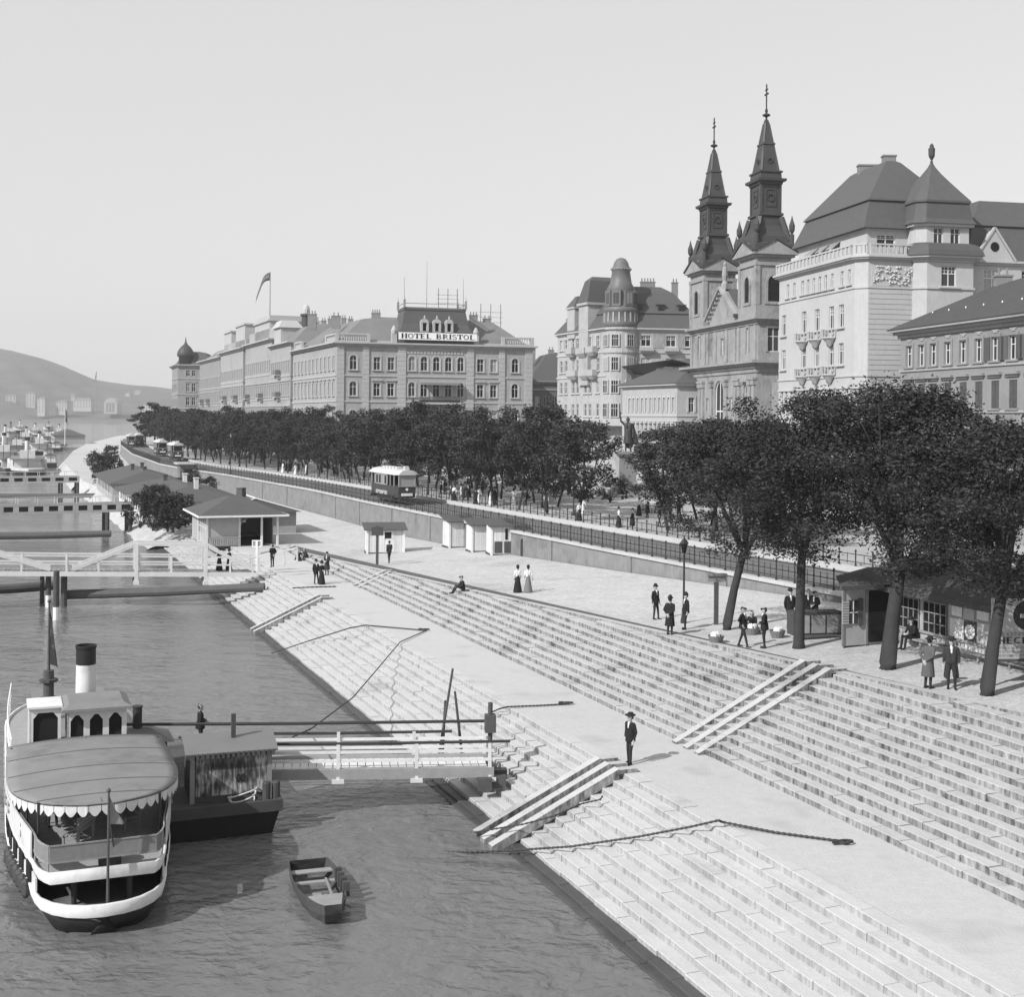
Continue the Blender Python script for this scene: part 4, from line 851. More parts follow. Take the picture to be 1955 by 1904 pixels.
# wing behind the turret with a gabled dormer
g0 = tq+F11*6.1+E11*1.2; WW = Bld('white_house_wing', 'set-back wing of the white house with a pointed gable and round window', [V2(g0), V2(g0+F11*14), V2(g0+F11*14+E11*12), V2(g0+E11*12)])
WW.walls(ZCOR, 29.3, ST_W, {0: [(2.6, 26.6, 1.9, 2.3, 'gl'), (6.6, 26.6, 1.9, 2.3, 'gl'), (10.5, 26.6, 1.9, 2.3, 'gl'), (2.6, 22.8, 1.6, 2, 'gl'), (6.6, 22.8, 1.6, 2.0, 'gl')]}, ST_W); zt_ = WW.cornice(29.3, ST_W, ((.2, .2), (.4, .2)))
WW.roof([(-.3, zt_), (1.2, zt_+3.4), (1.0, zt_+3.5), (3.0, zt_+6.2), (4.5, zt_+6.4)], SLATE)
for xg in (2.6, 8.2):
    b = WW.mb(WW.E(0)); b.loft([[(xg-2, y, zt_), (xg+2, y, zt_), (xg, y, zt_+2.9)] for y in (-.35, 3)]); b.bar((xg-2.2, -.3, zt_), (xg, -.3, zt_+3.1), .3, .18); b.bar((xg+2.2, -.3, zt_), (xg, -.3, zt_+3.1), .3, .18); go = b.build('gable', ST_W, WW.r)
    b = WW.mb(WW.E(0)); b.M = b.M @ Matrix.Translation((xg, -.37, zt_+1.3)) @ Matrix.Rotation(R(90), 4, 'X'); b.lathe([(.45, 0), (.45, .03)], 14); b.build('round_window', INT, go)
# ---------------------------------------------------------------- long grey house at the edge of the picture
kk = 112/91; rp0 = at((2350+160*.4202)/1.4066, HYP, Y=112); rp0.z = 0; RL = 34; RZ = lambda z: 14.4+(z-14.4)*kk
G = Bld('shuttered_house', 'long grey plastered house with shuttered windows and low hipped roof', [V2(rp0), V2(rp0-E11*RL), V2(rp0-E11*RL+F11*16), V2(rp0+F11*16)])
xs = [1.26, 2.92, 4.48, 6.31, 8.17, 9.99, 11.82, 13.73, 15.7, 17.7, 19.7, 21.7]; gw = []
for k, x in enumerate(xs):
    gw += [(x*kk, RZ(18.27), .82*kk, 1.47*kk, 'sl'), (x*kk, RZ(15.32), .85*kk, 1.72*kk, 'chl'), (x*kk, RZ(12.2), .95*kk, 1.7*kk, 'sa')]
zt = RZ(20.3); G.walls(ZCOR-.3, zt, ST_G, {0: gw}, ST_G)
for z in (RZ(18.05), RZ(15.15), RZ(14.1)): G.slab('string_course', z-.14, z+.06, .12, ST_H)
FG = G.E(0)
for k, x in enumerate(xs):
    if k >= 6: 
        for sx in (-1, 1): G.boxes('shutter', FG, [(x*kk+sx*(.42*kk+.42)-.38, x*kk+sx*(.42*kk+.42)+.38, -.17, -.11, RZ(18.27), RZ(19.74))], SHUT)
    G.boxes('festoon', FG, [(x*kk-.45, x*kk+.45, -.06, .02, RZ(20.1), RZ(20.2)), (x*kk-.25, x*kk+.25, -.06, .02, RZ(20.0), RZ(20.1))], ST_H)
z = G.cornice(zt, ST_H, ((.2, .3), (.5, .25), (.85, .22))); G.roof([(-.95, z), (5.5, z+3.5), (7.8, z+4.3)], mat('old_tiles', .065, .85, .2, 1.5))
for k in range(7):
    p = rp0-E11*(2.5+k*2.6)+F11*1.6; b = G.mb(Matrix.Translation((p.x, p.y, 0))); b.lathe([(.13, z+1.1), (.04, z+1.5)], 4); b.build('roof_vent', WHITE, G.r)
for k in range(3): p = rp0-E11*(6+k*7)+F11*6; G.chim(p.x, p.y, z+3.2, 1.0, 1.3, .8, 2)
# ================================================================ far bank, hills
HILLM = mat('wooded_hillside', .10, .95, .55, .02, stain=.35, sscale=.06)
HPRO = [(-900, 600), (-400, 628), (-100, 655), (0, 667), (60, 680), (100, 693), (150, 712), (185, 727), (260, 736), (330, 744), (450, 760), (600, 772), (900, 780), (1300, 785)]
def hprof(x):
    for (a, p), (c, q) in zip(HPRO, HPRO[1:]):
        t = (x-a)/(c-a)
        if x <= c: break
    return p+(q-p)*max(0, min(1.2, t))
b = MB(); ids = []; rr = random.Random(21); xsH = lin(-900, 1300, 111); ysH = lin(0, 1, 22)
for x in xsH:
    col = []
    for t in ysH:
        Y = 2180+900*t; X = (x-CXP)/FPX*Y; zr_ = HC+((790+.0095*x)-hprof(x))/FPX*3080
        f = t*t*(3-2*t); f = .14*min(1, t*9)+.86*f
        wob = 7*math.sin(x*.045+t*7)*math.sin(t*9+x*.02)+rr.uniform(-2, 2); col.append(b.pts([(X, Y, max(-1, zr_*f+wob*min(1, t*4)*(1-.9*t**3)))]))
    ids.append(col)
for i in range(len(ids)-1):
    for j in range(len(ysH)-1): b.face((ids[i][j], ids[i+1][j], ids[i+1][j+1], ids[i][j+1]))
b.build('hills', HILLM, kind='structure', smooth=True)
b = MB(); pE = [at(x, HYP, Y=2160) for x in (-900, 1300)]
b.hexa([(pE[0].x, 2150, -1), (pE[1].x, 2150, -1), (pE[1].x, 2185, -1), (pE[0].x, 2185, -1), (pE[0].x, 2152, 5), (pE[1].x, 2152, 5), (pE[1].x, 2185, 5), (pE[0].x, 2185, 5)]); b.build('far_embankment', mat('far_stone', .14, .9, .2, .05), kind='structure')
HW = mat('far_house_wall', .36, .9, .1, .05)
def far_house(px, py, Y, w, h, d, rh, wn, label, group='houses on the far hillside'):
    p = at(px, py, Y=Y); r = root('hillside_house', p, rr.uniform(-.25, .25), label, 'house', group)
    b = MB(); b.box(-w/2, w/2, -d/2, d/2, -6, h); b.build('wall', HW, r)
    b = MB(); b.loft([[(-w/2-.5, -d/2-.5, h), (w/2+.5, -d/2-.5, h), (w/2+.5, d/2+.5, h), (-w/2-.5, d/2+.5, h)], [(-w/2+rh, -.4, h+rh), (w/2-rh, -.4, h+rh), (w/2-rh, .4, h+rh), (-w/2+rh, .4, h+rh)]]); b.build('roof', TIN, r)
    n = max(2, int(w/5)); k = 0
    for i in range(n):
        for zz in range(int(h/4)): b = MB(); xx = -w/2+w*(i+.5)/n; b.box(xx-.8, xx+.8, -d/2-.06, -d/2+.05, 1+zz*4, 3+zz*4); b.build('window', INT, r)
for (px, py, Y, w, h, d, rh, lab) in ((82, 788, 2215, 14, 24, 12, 3, 'tall white house on the far bank, the whitest of the hillside cluster'), (60, 776, 2300, 16, 22, 12, 3, 'white house stepped above the bank behind the tall white house'),
    (33, 742, 2560, 10, 8, 9, 3, 'small pale villa high on the far hillside at the picture edge'), (10, 735, 2620, 8, 7, 8, 2, 'smallest pale villa high on the far hill'), (22, 768, 2330, 18, 12, 10, 3, 'wide pale house low on the far bank'),
    (120, 786, 2230, 20, 16, 12, 4, 'broad grey house on the far bank beside the white pair'), (160, 779, 2300, 34, 13, 12, 5, 'long low pale house with wide roof on the far bank'), (58, 745, 2550, 9, 7, 8, 2, 'pale villa amid trees at mid slope'),
    (340, 773, 2700, 9, 6, 8, 2, 'pale villa near the ridge end beside the domed house'), (263, 752, 2700, 12, 7, 8, 2, 'pale villa alone under the ridge'), (245, 757, 2650, 10, 6, 8, 2, 'pale villa just below the ridge villa'), (290, 790, 2230, 30, 14, 12, 4, 'wide hazy house on the far bank near the corso trees'), (140, 760, 2480, 8, 8, 8, 2, 'pale narrow villa on the middle slope')):
    far_house(px, py, Y, w, h, d, rh, 3, lab)
p = at(211, 790, Y=2220); r = root('arched_hall', p, .1, 'pale hall with a great round-topped front on the far bank', 'building')
b = MB(); pr = [(-11, 0), (11, 0), (11, 16)]+[(11*math.cos(math.pi*k/12), 16+11*math.sin(math.pi*k/12)) for k in range(13)]+[(-11, 16)]
b.loft([[(x, y, z) for x, z in pr] for y in (0, 40)]); b.build('wall', HW, r)
for k in range(3): b = MB(); b.box(-7+k*5, -4+k*5, -.3, .1, 3, 19); b.build('window', TIN, r)
# haze
def haze_box():
    hz = bpy.data.materials.new('haze_air'); hz.use_nodes = True; t = hz.node_tree; t.nodes.remove(t.nodes['Principled BSDF'])
    pv = t.nodes.new('ShaderNodeVolumePrincipled'); pv.inputs['Color'].default_value = (.93, .93, .93, 1); pv.inputs['Density'].default_value = HAZE; pv.inputs['Anisotropy'].default_value = .3
    t.links.new(pv.outputs[0], t.nodes['Material Output'].inputs['Volume'])
    b = MB(); b.box(-3600, 2600, -200, 4300, -1.5, 240); b.build('haze', hz, kind='stuff')
HAZE = .00018
haze_box()
# the river and the ground sheet under the city beyond the corso keep to the same level; a city backdrop of roofs
rr = random.Random(77)
for k, (x, Y, w, d, h, lab) in enumerate(((1030, 330, 22, 18, 22, 'plain city block roof peeping over the gallery building'), (1062, 300, 12, 14, 23, 'narrow city block roof behind the turret house'), (395, 500, 26, 20, 24, 'hazy city block at the far end of the corso row'), (1330, 240, 16, 14, 26, 'plain city block roof behind the church'))):
    p = at(x, HYP, Y=Y); p.z = 0; B = Bld('city_block', lab, [(p.x, p.y), (p.x+w, p.y+3), (p.x+w-3, p.y+d), (p.x-3, p.y+d-3)]); B.walls(ZCOR, h, ST_G, {0: row(2, w-2, 6, h-4, 1.1, 2, '')+row(2, w-2, 6, h-8, 1.1, 2, '')}); z = B.cornice(h, ST_H); B.roof([(0, z), (4, z+3.5), (5, z+4)], SLATE)
# ================================================================ steamer at the pontoon
HULLW = mat('boat_white', .66, .5, .08, 2, stain=.2, sscale=1.1, vert=.12)
CANV = mat('canvas_roof', .20, .85, .2, .9, bump=.4, bscale=2.5, stain=.25, sscale=.7)
DECKM = mat('deck_planks', .30, .8, .2, 4)
def half(a, L=24., bw=2.45):     # half-beam along the hull
    if a < 2: return 1.75*math.sqrt(max(0, 1-((2-a)/2.0)**2.2))+.02
    if a < 8: return 1.77+(bw-1.77)*math.sin((a-2)/6*math.pi/2)
    if a > L-5: return bw*math.sqrt(max(0, 1-((a-(L-5))/5.2)**2))
    return bw
def outline(o=0.0, a0=0.0, a1=24., n=30):
    As = [a0+(a1-a0)*(1-math.cos(math.pi*k/(n-1)))/2 for k in range(n)]
    return [(a-(o if a < 1 else 0)*(1 if a < .5 else .3), half(a)+o) for a in As]
bow = Vector((-11.05, 35.25, 0)); SB = root('river_steamer', bow, AZ_Q, 'white river steamer with canvas canopy and black-topped funnel at the pontoon', 'steamer'); SB.scale = (1, -1, 1)
def hull_ring(o, z, a0=0.0, a1=24.): q = outline(o, a0, a1); return [(x, -y, z) for x, y in q]+[(x, y, z) for x, y in q[::-1]]
b = MB(); b.loft([hull_ring(-.6, -.4), hull_ring(-.3, .15), hull_ring(0, .62)]); b.build('hull', BLACK, SB, True)
b = MB(); b.loft([hull_ring(.02, .6), hull_ring(.09, .95), hull_ring(.0, .96), hull_ring(-.1, .6)], cap=False); b.build('gunwale', HULLW, SB, True)
b = MB(); b.loft([hull_ring(-.06, .58), hull_ring(-.06, .6)]); b.build('lower_deck', WOODD, SB)
b = MB(); b.loft([hull_ring(.0, 1.4, .7), hull_ring(.08, 1.74, .7), hull_ring(.0, 1.75, .7), hull_ring(-.04, 1.42, .7)], cap=False); b.build('upper_band', HULLW, SB, True)
b = MB(); b.loft([hull_ring(-.02, 1.62, .7), hull_ring(-.02, 1.66, .7)]); b.build('upper_deck', DECKM, SB)
for sd in (-1, 1):                # cabin side with ports and lettered board, aft of the foredeck
    b = MB(); q = [(a, sd*(half(a)+.02)) for a in lin(1.6, 21, 30)]
    for (a0, y0), (a1, y1) in zip(q, q[1:]):
        b.hexa([(a0, y0-.05*sd, .9), (a1, y1-.05*sd, .9), (a1, y1, .9), (a0, y0, .9), (a0, y0-.05*sd, 1.32), (a1, y1-.05*sd, 1.32), (a1, y1, 1.32), (a0, y0, 1.32)])
    sp = b.build('side_plating', HULLW, SB)
    for k in range(12): a = 2.3+k*1.1; b = MB(); y0_, y1_ = sd*(half(a)+.03), sd*(half(a+.6)+.03); b.hexa([(a, y0_-.03, 1.0), (a+.6, y1_-.03, 1.0), (a+.6, y1_+.03, 1.0), (a, y0_+.03, 1.0), (a, y0_-.03, 1.5), (a+.6, y1_-.03, 1.5), (a+.6, y1_+.03, 1.5), (a, y0_+.03, 1.5)]); b.build('port', INT, sp)
    b = MB(); q = [(a, sd*(half(a)+.1)) for a in lin(2.1, 14, 22)]
    for (a0, y0), (a1, y1) in zip(q, q[1:]):
        b.hexa([(a0, y0-.04*sd, 1.78), (a1, y1-.04*sd, 1.78), (a1, y1, 1.78), (a0, y0, 1.78), (a0, y0-.04*sd, 2.5), (a1, y1-.04*sd, 2.5), (a1, y1, 2.5), (a0, y0, 2.5)])
    bd = b.build('name_board', HULLW, SB)
    b = MB(); zz_ = [1.95]; bb = MB()
    letters('S', .42, 0, 0, .42, bb, serif=False)
    for (a, m_) in ((3.4, 1),):
        y = sd*(half(a)+.125); base = len(b.v); b.v += [(a+.6-v[0]*(1 if sd < 0 else -1)-.2, y+(v[1]+.015)*.5, v[2]) for v in bb.v]; b.f += [tuple(base+q_ for q_ in f) for f in bb.f]; b.m += [0]*len(bb.f)
    for k in range(9):
        for j in range(3):
            if rr.random() < .75:
                a = 5.6+k*.85; y = sd*(half(a+.25)+.115); b.box(a, a+.5, y-.02, y+.02, 1.88+j*.2, 1.95+j*.2)
    b.build('lettering', mat('faded_paint', .25, .9, .2, 3), bd)
    if sd > 0: continue
    b = MB()                                                    # rub rail fenders
    for k in range(8): a = 2.5+k*.45; y = sd*(half(a)+.14); b.lathe([(.05, .5), (.13, .6), (.13, .95), (.05, 1.05)], 6, (a, y))
    b.build('fender', WOODD, SB)
# rails, mesh screen and posts round the foredeck
b = MB(); q = [(x, -y) for x, y in outline(.0, .75, 4.2, 14)][::-1]+[(x, y) for x, y in outline(.0, .75, 4.2, 14)][1:]
for z in (1.98, 2.45): 
    for (a0, y0), (a1, y1) in zip(q, q[1:]): b.bar((a0, y0, z), (a1, y1, z), .04, .04)
for (a0, y0) in q[::4]: b.tube([(a0, y0, 1.66), (a0, y0, 2.45)], .025, 5)
b.build('foredeck_rail', WOODM, SB)
b = MB()
for (a0, y0), (a1, y1) in zip(q, q[1:]): b.hexa([(a0, y0, 1.99), (a1, y1, 1.99), (a1+.02, y1, 1.99), (a0+.02, y0, 1.99), (a0, y0, 2.43), (a1, y1, 2.43), (a1+.02, y1, 2.43), (a0+.02, y0, 2.43)])
b.build('screen', mat('wicker_screen', .2, .9, .2, 6), SB)
posts = [(2.2, 1.72), (3.6, 2.0), (5.2, 2.2), (7.0, 2.38), (8.9, 2.4)]
for a, y in posts:
    for sd in (-1, 1): b = MB(); b.tube([(a, sd*y*.98, 1.66), (a, sd*y*.98, 3.28)], .04, 6); b.build('canopy_post', IRON, SB)
# canopy: shallow arched canvas with seams
def canh(a): return 2.5*math.sqrt(max(.03, 1-max(0, (5.0-a)/3.6)**2.3)) if a < 5 else 2.5
def canz(a, y): return 3.22+.17*(1-(y/2.5)**2)-.10*((a-6.2)/4.6)**2
b = MB(); ca = lin(0, 1, 18); ids = []
for k in ca:
    a = 1.42+7.9*k; hb = canh(a)
    ids.append([b.pts([(a, hb*t, canz(a, hb*t))]) for t in lin(-1, 1, 15)])
for i in range(17):
    for j in range(14): b.face((ids[i][j], ids[i][j+1], ids[i+1][j+1], ids[i+1][j]))
cn = b.build('canopy', CANV, SB, True); md = cn.modifiers.new('t', 'SOLIDIFY'); md.thickness = .05
b = MB()
for a in (2.3, 3.6, 5.2, 7.2):
    for t0, t1 in zip(lin(-2.48, 2.48, 15), lin(-2.48, 2.48, 15)[1:]):
        hb = canh(a)/2.5
        b.bar((a, t0*hb, canz(a, t0*hb)+.05), (a, t1*hb, canz(a, t1*hb)+.05), .06, .03)
b.bar((1.5, 0, canz(1.5, 0)+.05), (9.2, 0, canz(9.2, 0)+.05), .03, .03); b.build('seam', mat('seam', .13, .9, .1, 2), cn)
ed = []
for k in lin(0, 1, 30):
    a = 1.42+4.6*(k**1.6); hb = canh(a); ed.append((a, hb))
rim = [(a, -h) for a, h in ed[::-1]]+[(a, h) for a, h in ed[1:]]
acc = [0.0]
for p_, q_ in zip(rim, rim[1:]): acc.append(acc[-1]+math.dist(p_, q_))
def rimat(d):
    for i in range(len(rim)-1):
        if acc[i+1] >= d: t = (d-acc[i])/max(1e-6, acc[i+1]-acc[i]); return rim[i][0]+(rim[i+1][0]-rim[i][0])*t, rim[i][1]+(rim[i+1][1]-rim[i][1])*t
    return rim[-1]
nsc = 34
for k in range(nsc):                # scalloped valance
    b = MB(); d0, d1 = acc[-1]*k/nsc+.01, acc[-1]*(k+1)/nsc-.01; n = 6; top = []; low = []
    for j in range(n+1):
        x, y = rimat(d0+(d1-d0)*j/n); zt = canz(x, y)-.02; top.append((x, y, zt)); low.append((x, y, zt-.14-.16*math.sin(math.pi*j/n)))
    for j in range(n): b.poly([top[j], top[j+1], low[j+1], low[j]])
    o = b.build('scallop', HULLW, cn); md = o.modifiers.new('t', 'SOLIDIFY'); md.thickness = .012
for k, (a, y, rz) in enumerate(((3.2, -.6, .5), (4.4, .9, -.2), (6.0, -1.2, 0), (6.0, 1.2, 0), (7.6, -.5, 0), (7.8, 1.3, 0))):
    b = MB()                        # slatted deck benches
    for j in range(4): b.box(-.6, .6, -.2+j*.12, -.11+j*.12, .42, .45)
    for j in range(4): b.box(-.6, .6, .3+j*.02, .33+j*.02, .5+j*.13, .6+j*.13)
    for x in (-.5, .5): b.box(x-.03, x+.03, -.18, -.12, 0, .42); b.box(x-.03, x+.03, .26, .34, 0, .95)
    b.build('bench', WOODM, SB, loc=(a, y, 1.66), rz=rz)
b = MB(); b.lathe([(.32, 1.66), (.34, 2.1), (.3, 2.2)], 10, (1.15, .2)); b.build('capstan', IRON, SB)
b = MB(); b.tube([(.45, .1, .6), (.4, .1, 3.9)], [.05, .03], 6); b.tube([(.95, .35, 1.66), (.5, .1, 3.4)], .025, 5); b.lathe([(.02, 3.88), (.07, 3.95), (.02, 4.02)], 6, (.4, .1)); b.build('jackstaff', WOODD, SB)
b = MB(); b.loft([[(.41, .1, 3.8), (.41, .12, 3.8)], [(.5, .28, 3.35), (.5, .3, 3.35)], [(.44, .5, 3.0), (.44, .52, 3.0)], [(.44, .14, 3.0), (.44, .12, 3.02)]], cap=False, close=False); b.poly([(.41, .1, 3.8), (.5, .3, 3.35), (.46, .5, 2.95), (.44, .12, 3.0)]); b.build('furled_flag', AWN, SB)
for y in (-.75, .75): b = MB(); b.lathe([(.07, .58), (.09, 1.2), (.11, 1.25), (.05, 1.3)], 8, (1.2, y)); b.build('bollard', IRON, SB)
# wheelhouse
def arch_wall(b, x0, x1, n, z0, z1, fixed, axis, m=0, th=.06):
    w = (x1-x0)/n
    for k in range(n):
        a, c = x0+k*w, x0+(k+1)*w; f = .1
        pts = []
        def P(u, z, o): return (fixed+o, u, z) if axis == 'y' else (u, fixed+o, z)
        for (ua, uc, za, zb) in ((a, a+f, z0, z1), (c-f, c, z0, z1), (a+f, c-f, z1-.16, z1), (a+f, c-f, z0, z0+.75)):
            q = [P(ua, za, 0), P(uc, za, 0), P(uc, za, th), P(ua, za, th), P(ua, zb, 0), P(uc, zb, 0), P(uc, zb, th), P(ua, zb, th)]; b.hexa(q, m)
        for sg, uu in ((1, a+f), (-1, c-f)):
            q = [P(uu, z1-.16, 0), P(uu+sg*.16, z1-.16, 0), P(uu, z1-.36, 0)]; q2 = [P(uu, z1-.16, th), P(uu+sg*.16, z1-.16, th), P(uu, z1-.36, th)]; b.loft([q, q2], m)
wx, wz0, wz1 = 9.9, 1.66, 4.25
b = MB(); arch_wall(b, -.55, 1.35, 3, wz0+.75, wz1-.1, wx, 'y'); arch_wall(b, wx, wx+1.7, 2, wz0+.75, wz1-.1, -.55, 'x'); arch_wall(b, wx, wx+1.7, 2, wz0+.75, wz1-.1, 1.35, 'x'); arch_wall(b, -.55, 1.35, 3, wz0+.75, wz1-.1, wx+1.7, 'y'); b.box(wx, wx+1.7, -.55, 1.35, wz0, wz0+.62); wh_ = b.build('wheelhouse', HULLW, SB)
b = MB(); b.box(wx+.08, wx+.12, -.5, 1.3, wz0+1.4, wz1-.2); b.build('pane', INT, wh_)  # near-black panel stands in for the shade inside the wheelhouse
b = MB(); b.loft([[(wx-.3, -.75, wz1-.1), (wx-.3, 1.55, wz1-.1), (wx+2.0, 1.55, wz1-.1), (wx+2.0, -.75, wz1-.1)], [(wx-.3, -.75, wz1), (wx-.3, 1.55, wz1), (wx+2.0, 1.55, wz1), (wx+2.0, -.75, wz1)], [(wx-.1, -.5, wz1+.14), (wx-.1, 1.3, wz1+.14), (wx+1.8, 1.3, wz1+.14), (wx+1.8, -.5, wz1+.14)]]); b.build('roof', CANV, wh_)
b = MB(); b.tube([(wx+.5, .4, 2.3), (wx+.5, .4, 2.9)], .04, 6)
for k in range(10): a = 2*math.pi*k/10; c = 2*math.pi*(k+1)/10; b.bar((wx+.45, .4+.35*math.cos(a), 2.9+.35*math.sin(a)), (wx+.45, .4+.35*math.cos(c), 2.9+.35*math.sin(c)), .03, .03); b.bar((wx+.45, .4, 2.9), (wx+.45, .4+.35*math.cos(a), 2.9+.35*math.sin(a)), .02, .02)
b.build('helm', WOODD, wh_)
b = MB(); arch_wall(b, -1.75, -.75, 1, wz0, wz1+.0, wx+.3, 'y'); b.box(wx+.3, wx+1.6, -1.8, -1.72, wz0, wz1); b.box(wx+.2, wx+1.8, -1.85, -.7, wz1, wz1+.07); b.build('companion_house', HULLW, SB); b = MB(); b.box(wx+.38, wx+.42, -1.68, -.8, wz0+.6, wz1-.1); b.build('doorway', INT, SB)  # doorway is a near-black panel painting in the dark inside
b = MB(); b.lathe([(.38, 1.66), (.37, 3.3), (.345, 5.25), (.345, 5.27)], 20, (12.6, .2), 0); b.build('funnel', HULLW, SB, True)
b = MB(); b.lathe([(.35, 5.25), (.35, 5.8), (.375, 5.87), (.375, 5.95), (.34, 5.95), (.31, 5.5)], 20, (12.6, .2), cap=False); b.build('funnel_top', BLACK, SB)
b = MB(); b.lathe([(.2, 1.66), (.19, 4.6), (.19, 4.65)], 12, (15.0, -1.0)); 
for z in (2.8, 3.5, 4.2): b.lathe([(.2, z), (.34, z+.02), (.34, z+.12), (.2, z+.14)], 8, (15.0, -1.0))
b.tube([(15, -1, 4.6), (15, -1, 7.2)], [.06, .03], 6); b.lathe([(.02, 7.2), (.09, 7.28), (.02, 7.36)], 6, (15, -1)); b.build('mast', WOODD, SB)
b = MB(); ids = []
for i in range(7):
    t = i/6; ids.append([b.pts([(15.0+.1*math.sin(t*5), -1+.03+(.05+.55*t*(1-.3*j))*j*.55-.25*t*j*0, 6.9-2.0*t-.1*j)]) for j in range(3)])
for i in range(6):
    for j in range(2): b.face((ids[i][j], ids[i][j+1], ids[i+1][j+1], ids[i+1][j]), min(2, i//2))
b.build('ensign', [MATS['flag_red'], MATS['flag_white'], MATS['flag_green']], SB)
b = MB()                                 # after deckhouse and curved upper rails
b.box(12.0, 20, -1.3, 1.2, 1.66, 2.7); b.build('deckhouse', HULLW, SB); b = MB(); b.box(11.9, 20.4, -1.5, 1.35, 2.7, 2.8); b.build('boat_deck', CANV, SB)
b = MB()
for sd in (-1,):
    pt = [(10.4+k*.9, sd*(2.35+.1*math.sin(k*.35)), 2.2) for k in range(12)]
    for p_, q_ in zip(pt, pt[1:]): b.bar((p_[0], p_[1], 3.2), (q_[0], q_[1], 3.2), .04, .04); b.bar((p_[0], p_[1], 2.7), (q_[0], q_[1], 2.7), .03, .03); b.tube([p_, (p_[0], p_[1], 3.2)], .02, 4)
b.build('boat_deck_rail', WHITE, SB)
# ================================================================ pontoon, gangway, rowing boat
pc = Q(44.0, 9.1, 0); PT = root('landing_pontoon', pc, math.atan2(NQ.y, NQ.x), 'black wooden landing pontoon beside the steamer', 'pontoon')
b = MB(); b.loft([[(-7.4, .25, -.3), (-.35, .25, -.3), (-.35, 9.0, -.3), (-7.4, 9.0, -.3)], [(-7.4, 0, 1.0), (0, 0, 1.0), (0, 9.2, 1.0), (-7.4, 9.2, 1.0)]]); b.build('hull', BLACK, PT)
for k in range(16): b = MB(); b.box(-7.35, -.05, .05+k*.57, .05+k*.57+.55, 1.0, 1.06); b.build('plank', WOODD, PT)
b = MB(); b.box(-7.45, .05, -.06, .1, .82, 1.2); b.box(-.1, .06, .1, 9.2, .82, 1.2); b.build('rubbing_strake', WOODD, PT)
for dx in (-.45, -.12): b = MB(); b.lathe([(.13, .9), (.15, 1.7), (.12, 1.75)], 10, (dx, .35)); b.build('bollard', WOODD, PT)
b = MB(); 
for q in range(3): b.tube([(-1.2+.42*math.cos(2*math.pi*k/16)*(1+.1*q), .75+.3*math.sin(2*math.pi*k/16), 1.12+.1*q+.14*math.sin(2*math.pi*k/16+q)) for k in range(17)], .03, 5)
b.build('rope_coil', WOODW, PT)
POST = bpy.data.materials.new('torn_posters'); POST.use_nodes = True; _t = POST.node_tree; _N = _t.nodes; _L = _t.links; _b = _N['Principled BSDF']; _b.inputs['Roughness'].default_value = .9
_tc = _N.new('ShaderNodeTexCoord'); _mp = _N.new('ShaderNodeMapping'); _mp.inputs['Scale'].default_value = (5, 1, .9); _L.new(_tc.outputs['Object'], _mp.inputs[0])
_n = _N.new('ShaderNodeTexNoise'); _n.inputs['Scale'].default_value = 2.2; _n.inputs['Detail'].default_value = 8; _L.new(_mp.outputs[0], _n.inputs['Vector'])
_n2 = _N.new('ShaderNodeTexNoise'); _n2.inputs['Scale'].default_value = 1.3; _n2.inputs['Detail'].default_value = 3; _L.new(_tc.outputs['Object'], _n2.inputs['Vector'])
_ad = _N.new('ShaderNodeMath'); _ad.operation = 'ADD'; _L.new(_n.outputs[0], _ad.inputs[0]); _L.new(_n2.outputs[0], _ad.inputs[1])
_cr = _N.new('ShaderNodeValToRGB'); _e = _cr.color_ramp.elements; _e[0].position = .42; _e[0].color = (.03, .03, .03, 1); _e[1].position = .62; _e[1].color = (.45, .45, .45, 1); _x = _cr.color_ramp.elements.new(.5); _x.color = (.12, .12, .12, 1)
_hf = _N.new('ShaderNodeMath'); _hf.operation = 'MULTIPLY'; _hf.inputs[1].default_value = .5; _L.new(_ad.outputs[0], _hf.inputs[0]); _L.new(_hf.outputs[0], _cr.inputs[0]); _L.new(_cr.outputs[0], _b.inputs['Base Color'])
hr = root('pontoon_hut', pc+NQ*-2.95+DQ*.95+Vector((0, 0, 1.06)), math.atan2(NQ.y, NQ.x)-.04, 'low hut on the pontoon plastered with torn posters', 'hut')
b = MB(); b.box(0, 2.75, 0, 2.2, 0, 1.75); b.build('wall', WOODD, hr); b = MB(); b.box(.18, 2.6, -.04, -.002, .22, 1.6); b.build('poster_panel', POST, hr)
for x in (0, 2.63): b = MB(); b.box(x-.02, x+.14, -.07, -.002, 0, 1.75); b.build('corner_post', WOODM, hr)
zz_ = [.62]
for j, ch in enumerate('60'): b = MB(); letters(ch, .3, -.045, 1.55+.16*j, 1.7+.16*j, b, serif=False); b.build('numeral', BLACK, hr)
b = MB(); n = 8; b.loft([[(x, -.25+2.7*k/n, 1.75+.32*math.sin(math.pi*k/n)) for k in range(n+1)]+[(x, -.25+2.7*k/n, 1.68+.32*math.sin(math.pi*k/n)) for k in range(n, -1, -1)] for x in (-.2, 2.95)]); b.build('roof', TIN, hr)
for k in range(18): b = MB(); x = -.18+k*.172; b.box(x, x+.1, -.28, -.25, 1.56, 1.74); b.build('fascia_tooth', WOODD, hr)
b = MB(); b.box(1.45, 1.6, .6, .75, 1.8, 2.85); b.build('post', WOODD, hr)
h2 = root('pontoon_shelter', pc+NQ*-5.2+DQ*4.6+Vector((0, 0, 1.06)), math.atan2(NQ.y, NQ.x), 'small pitched shelter with a stove pipe behind the pontoon hut', 'shelter')
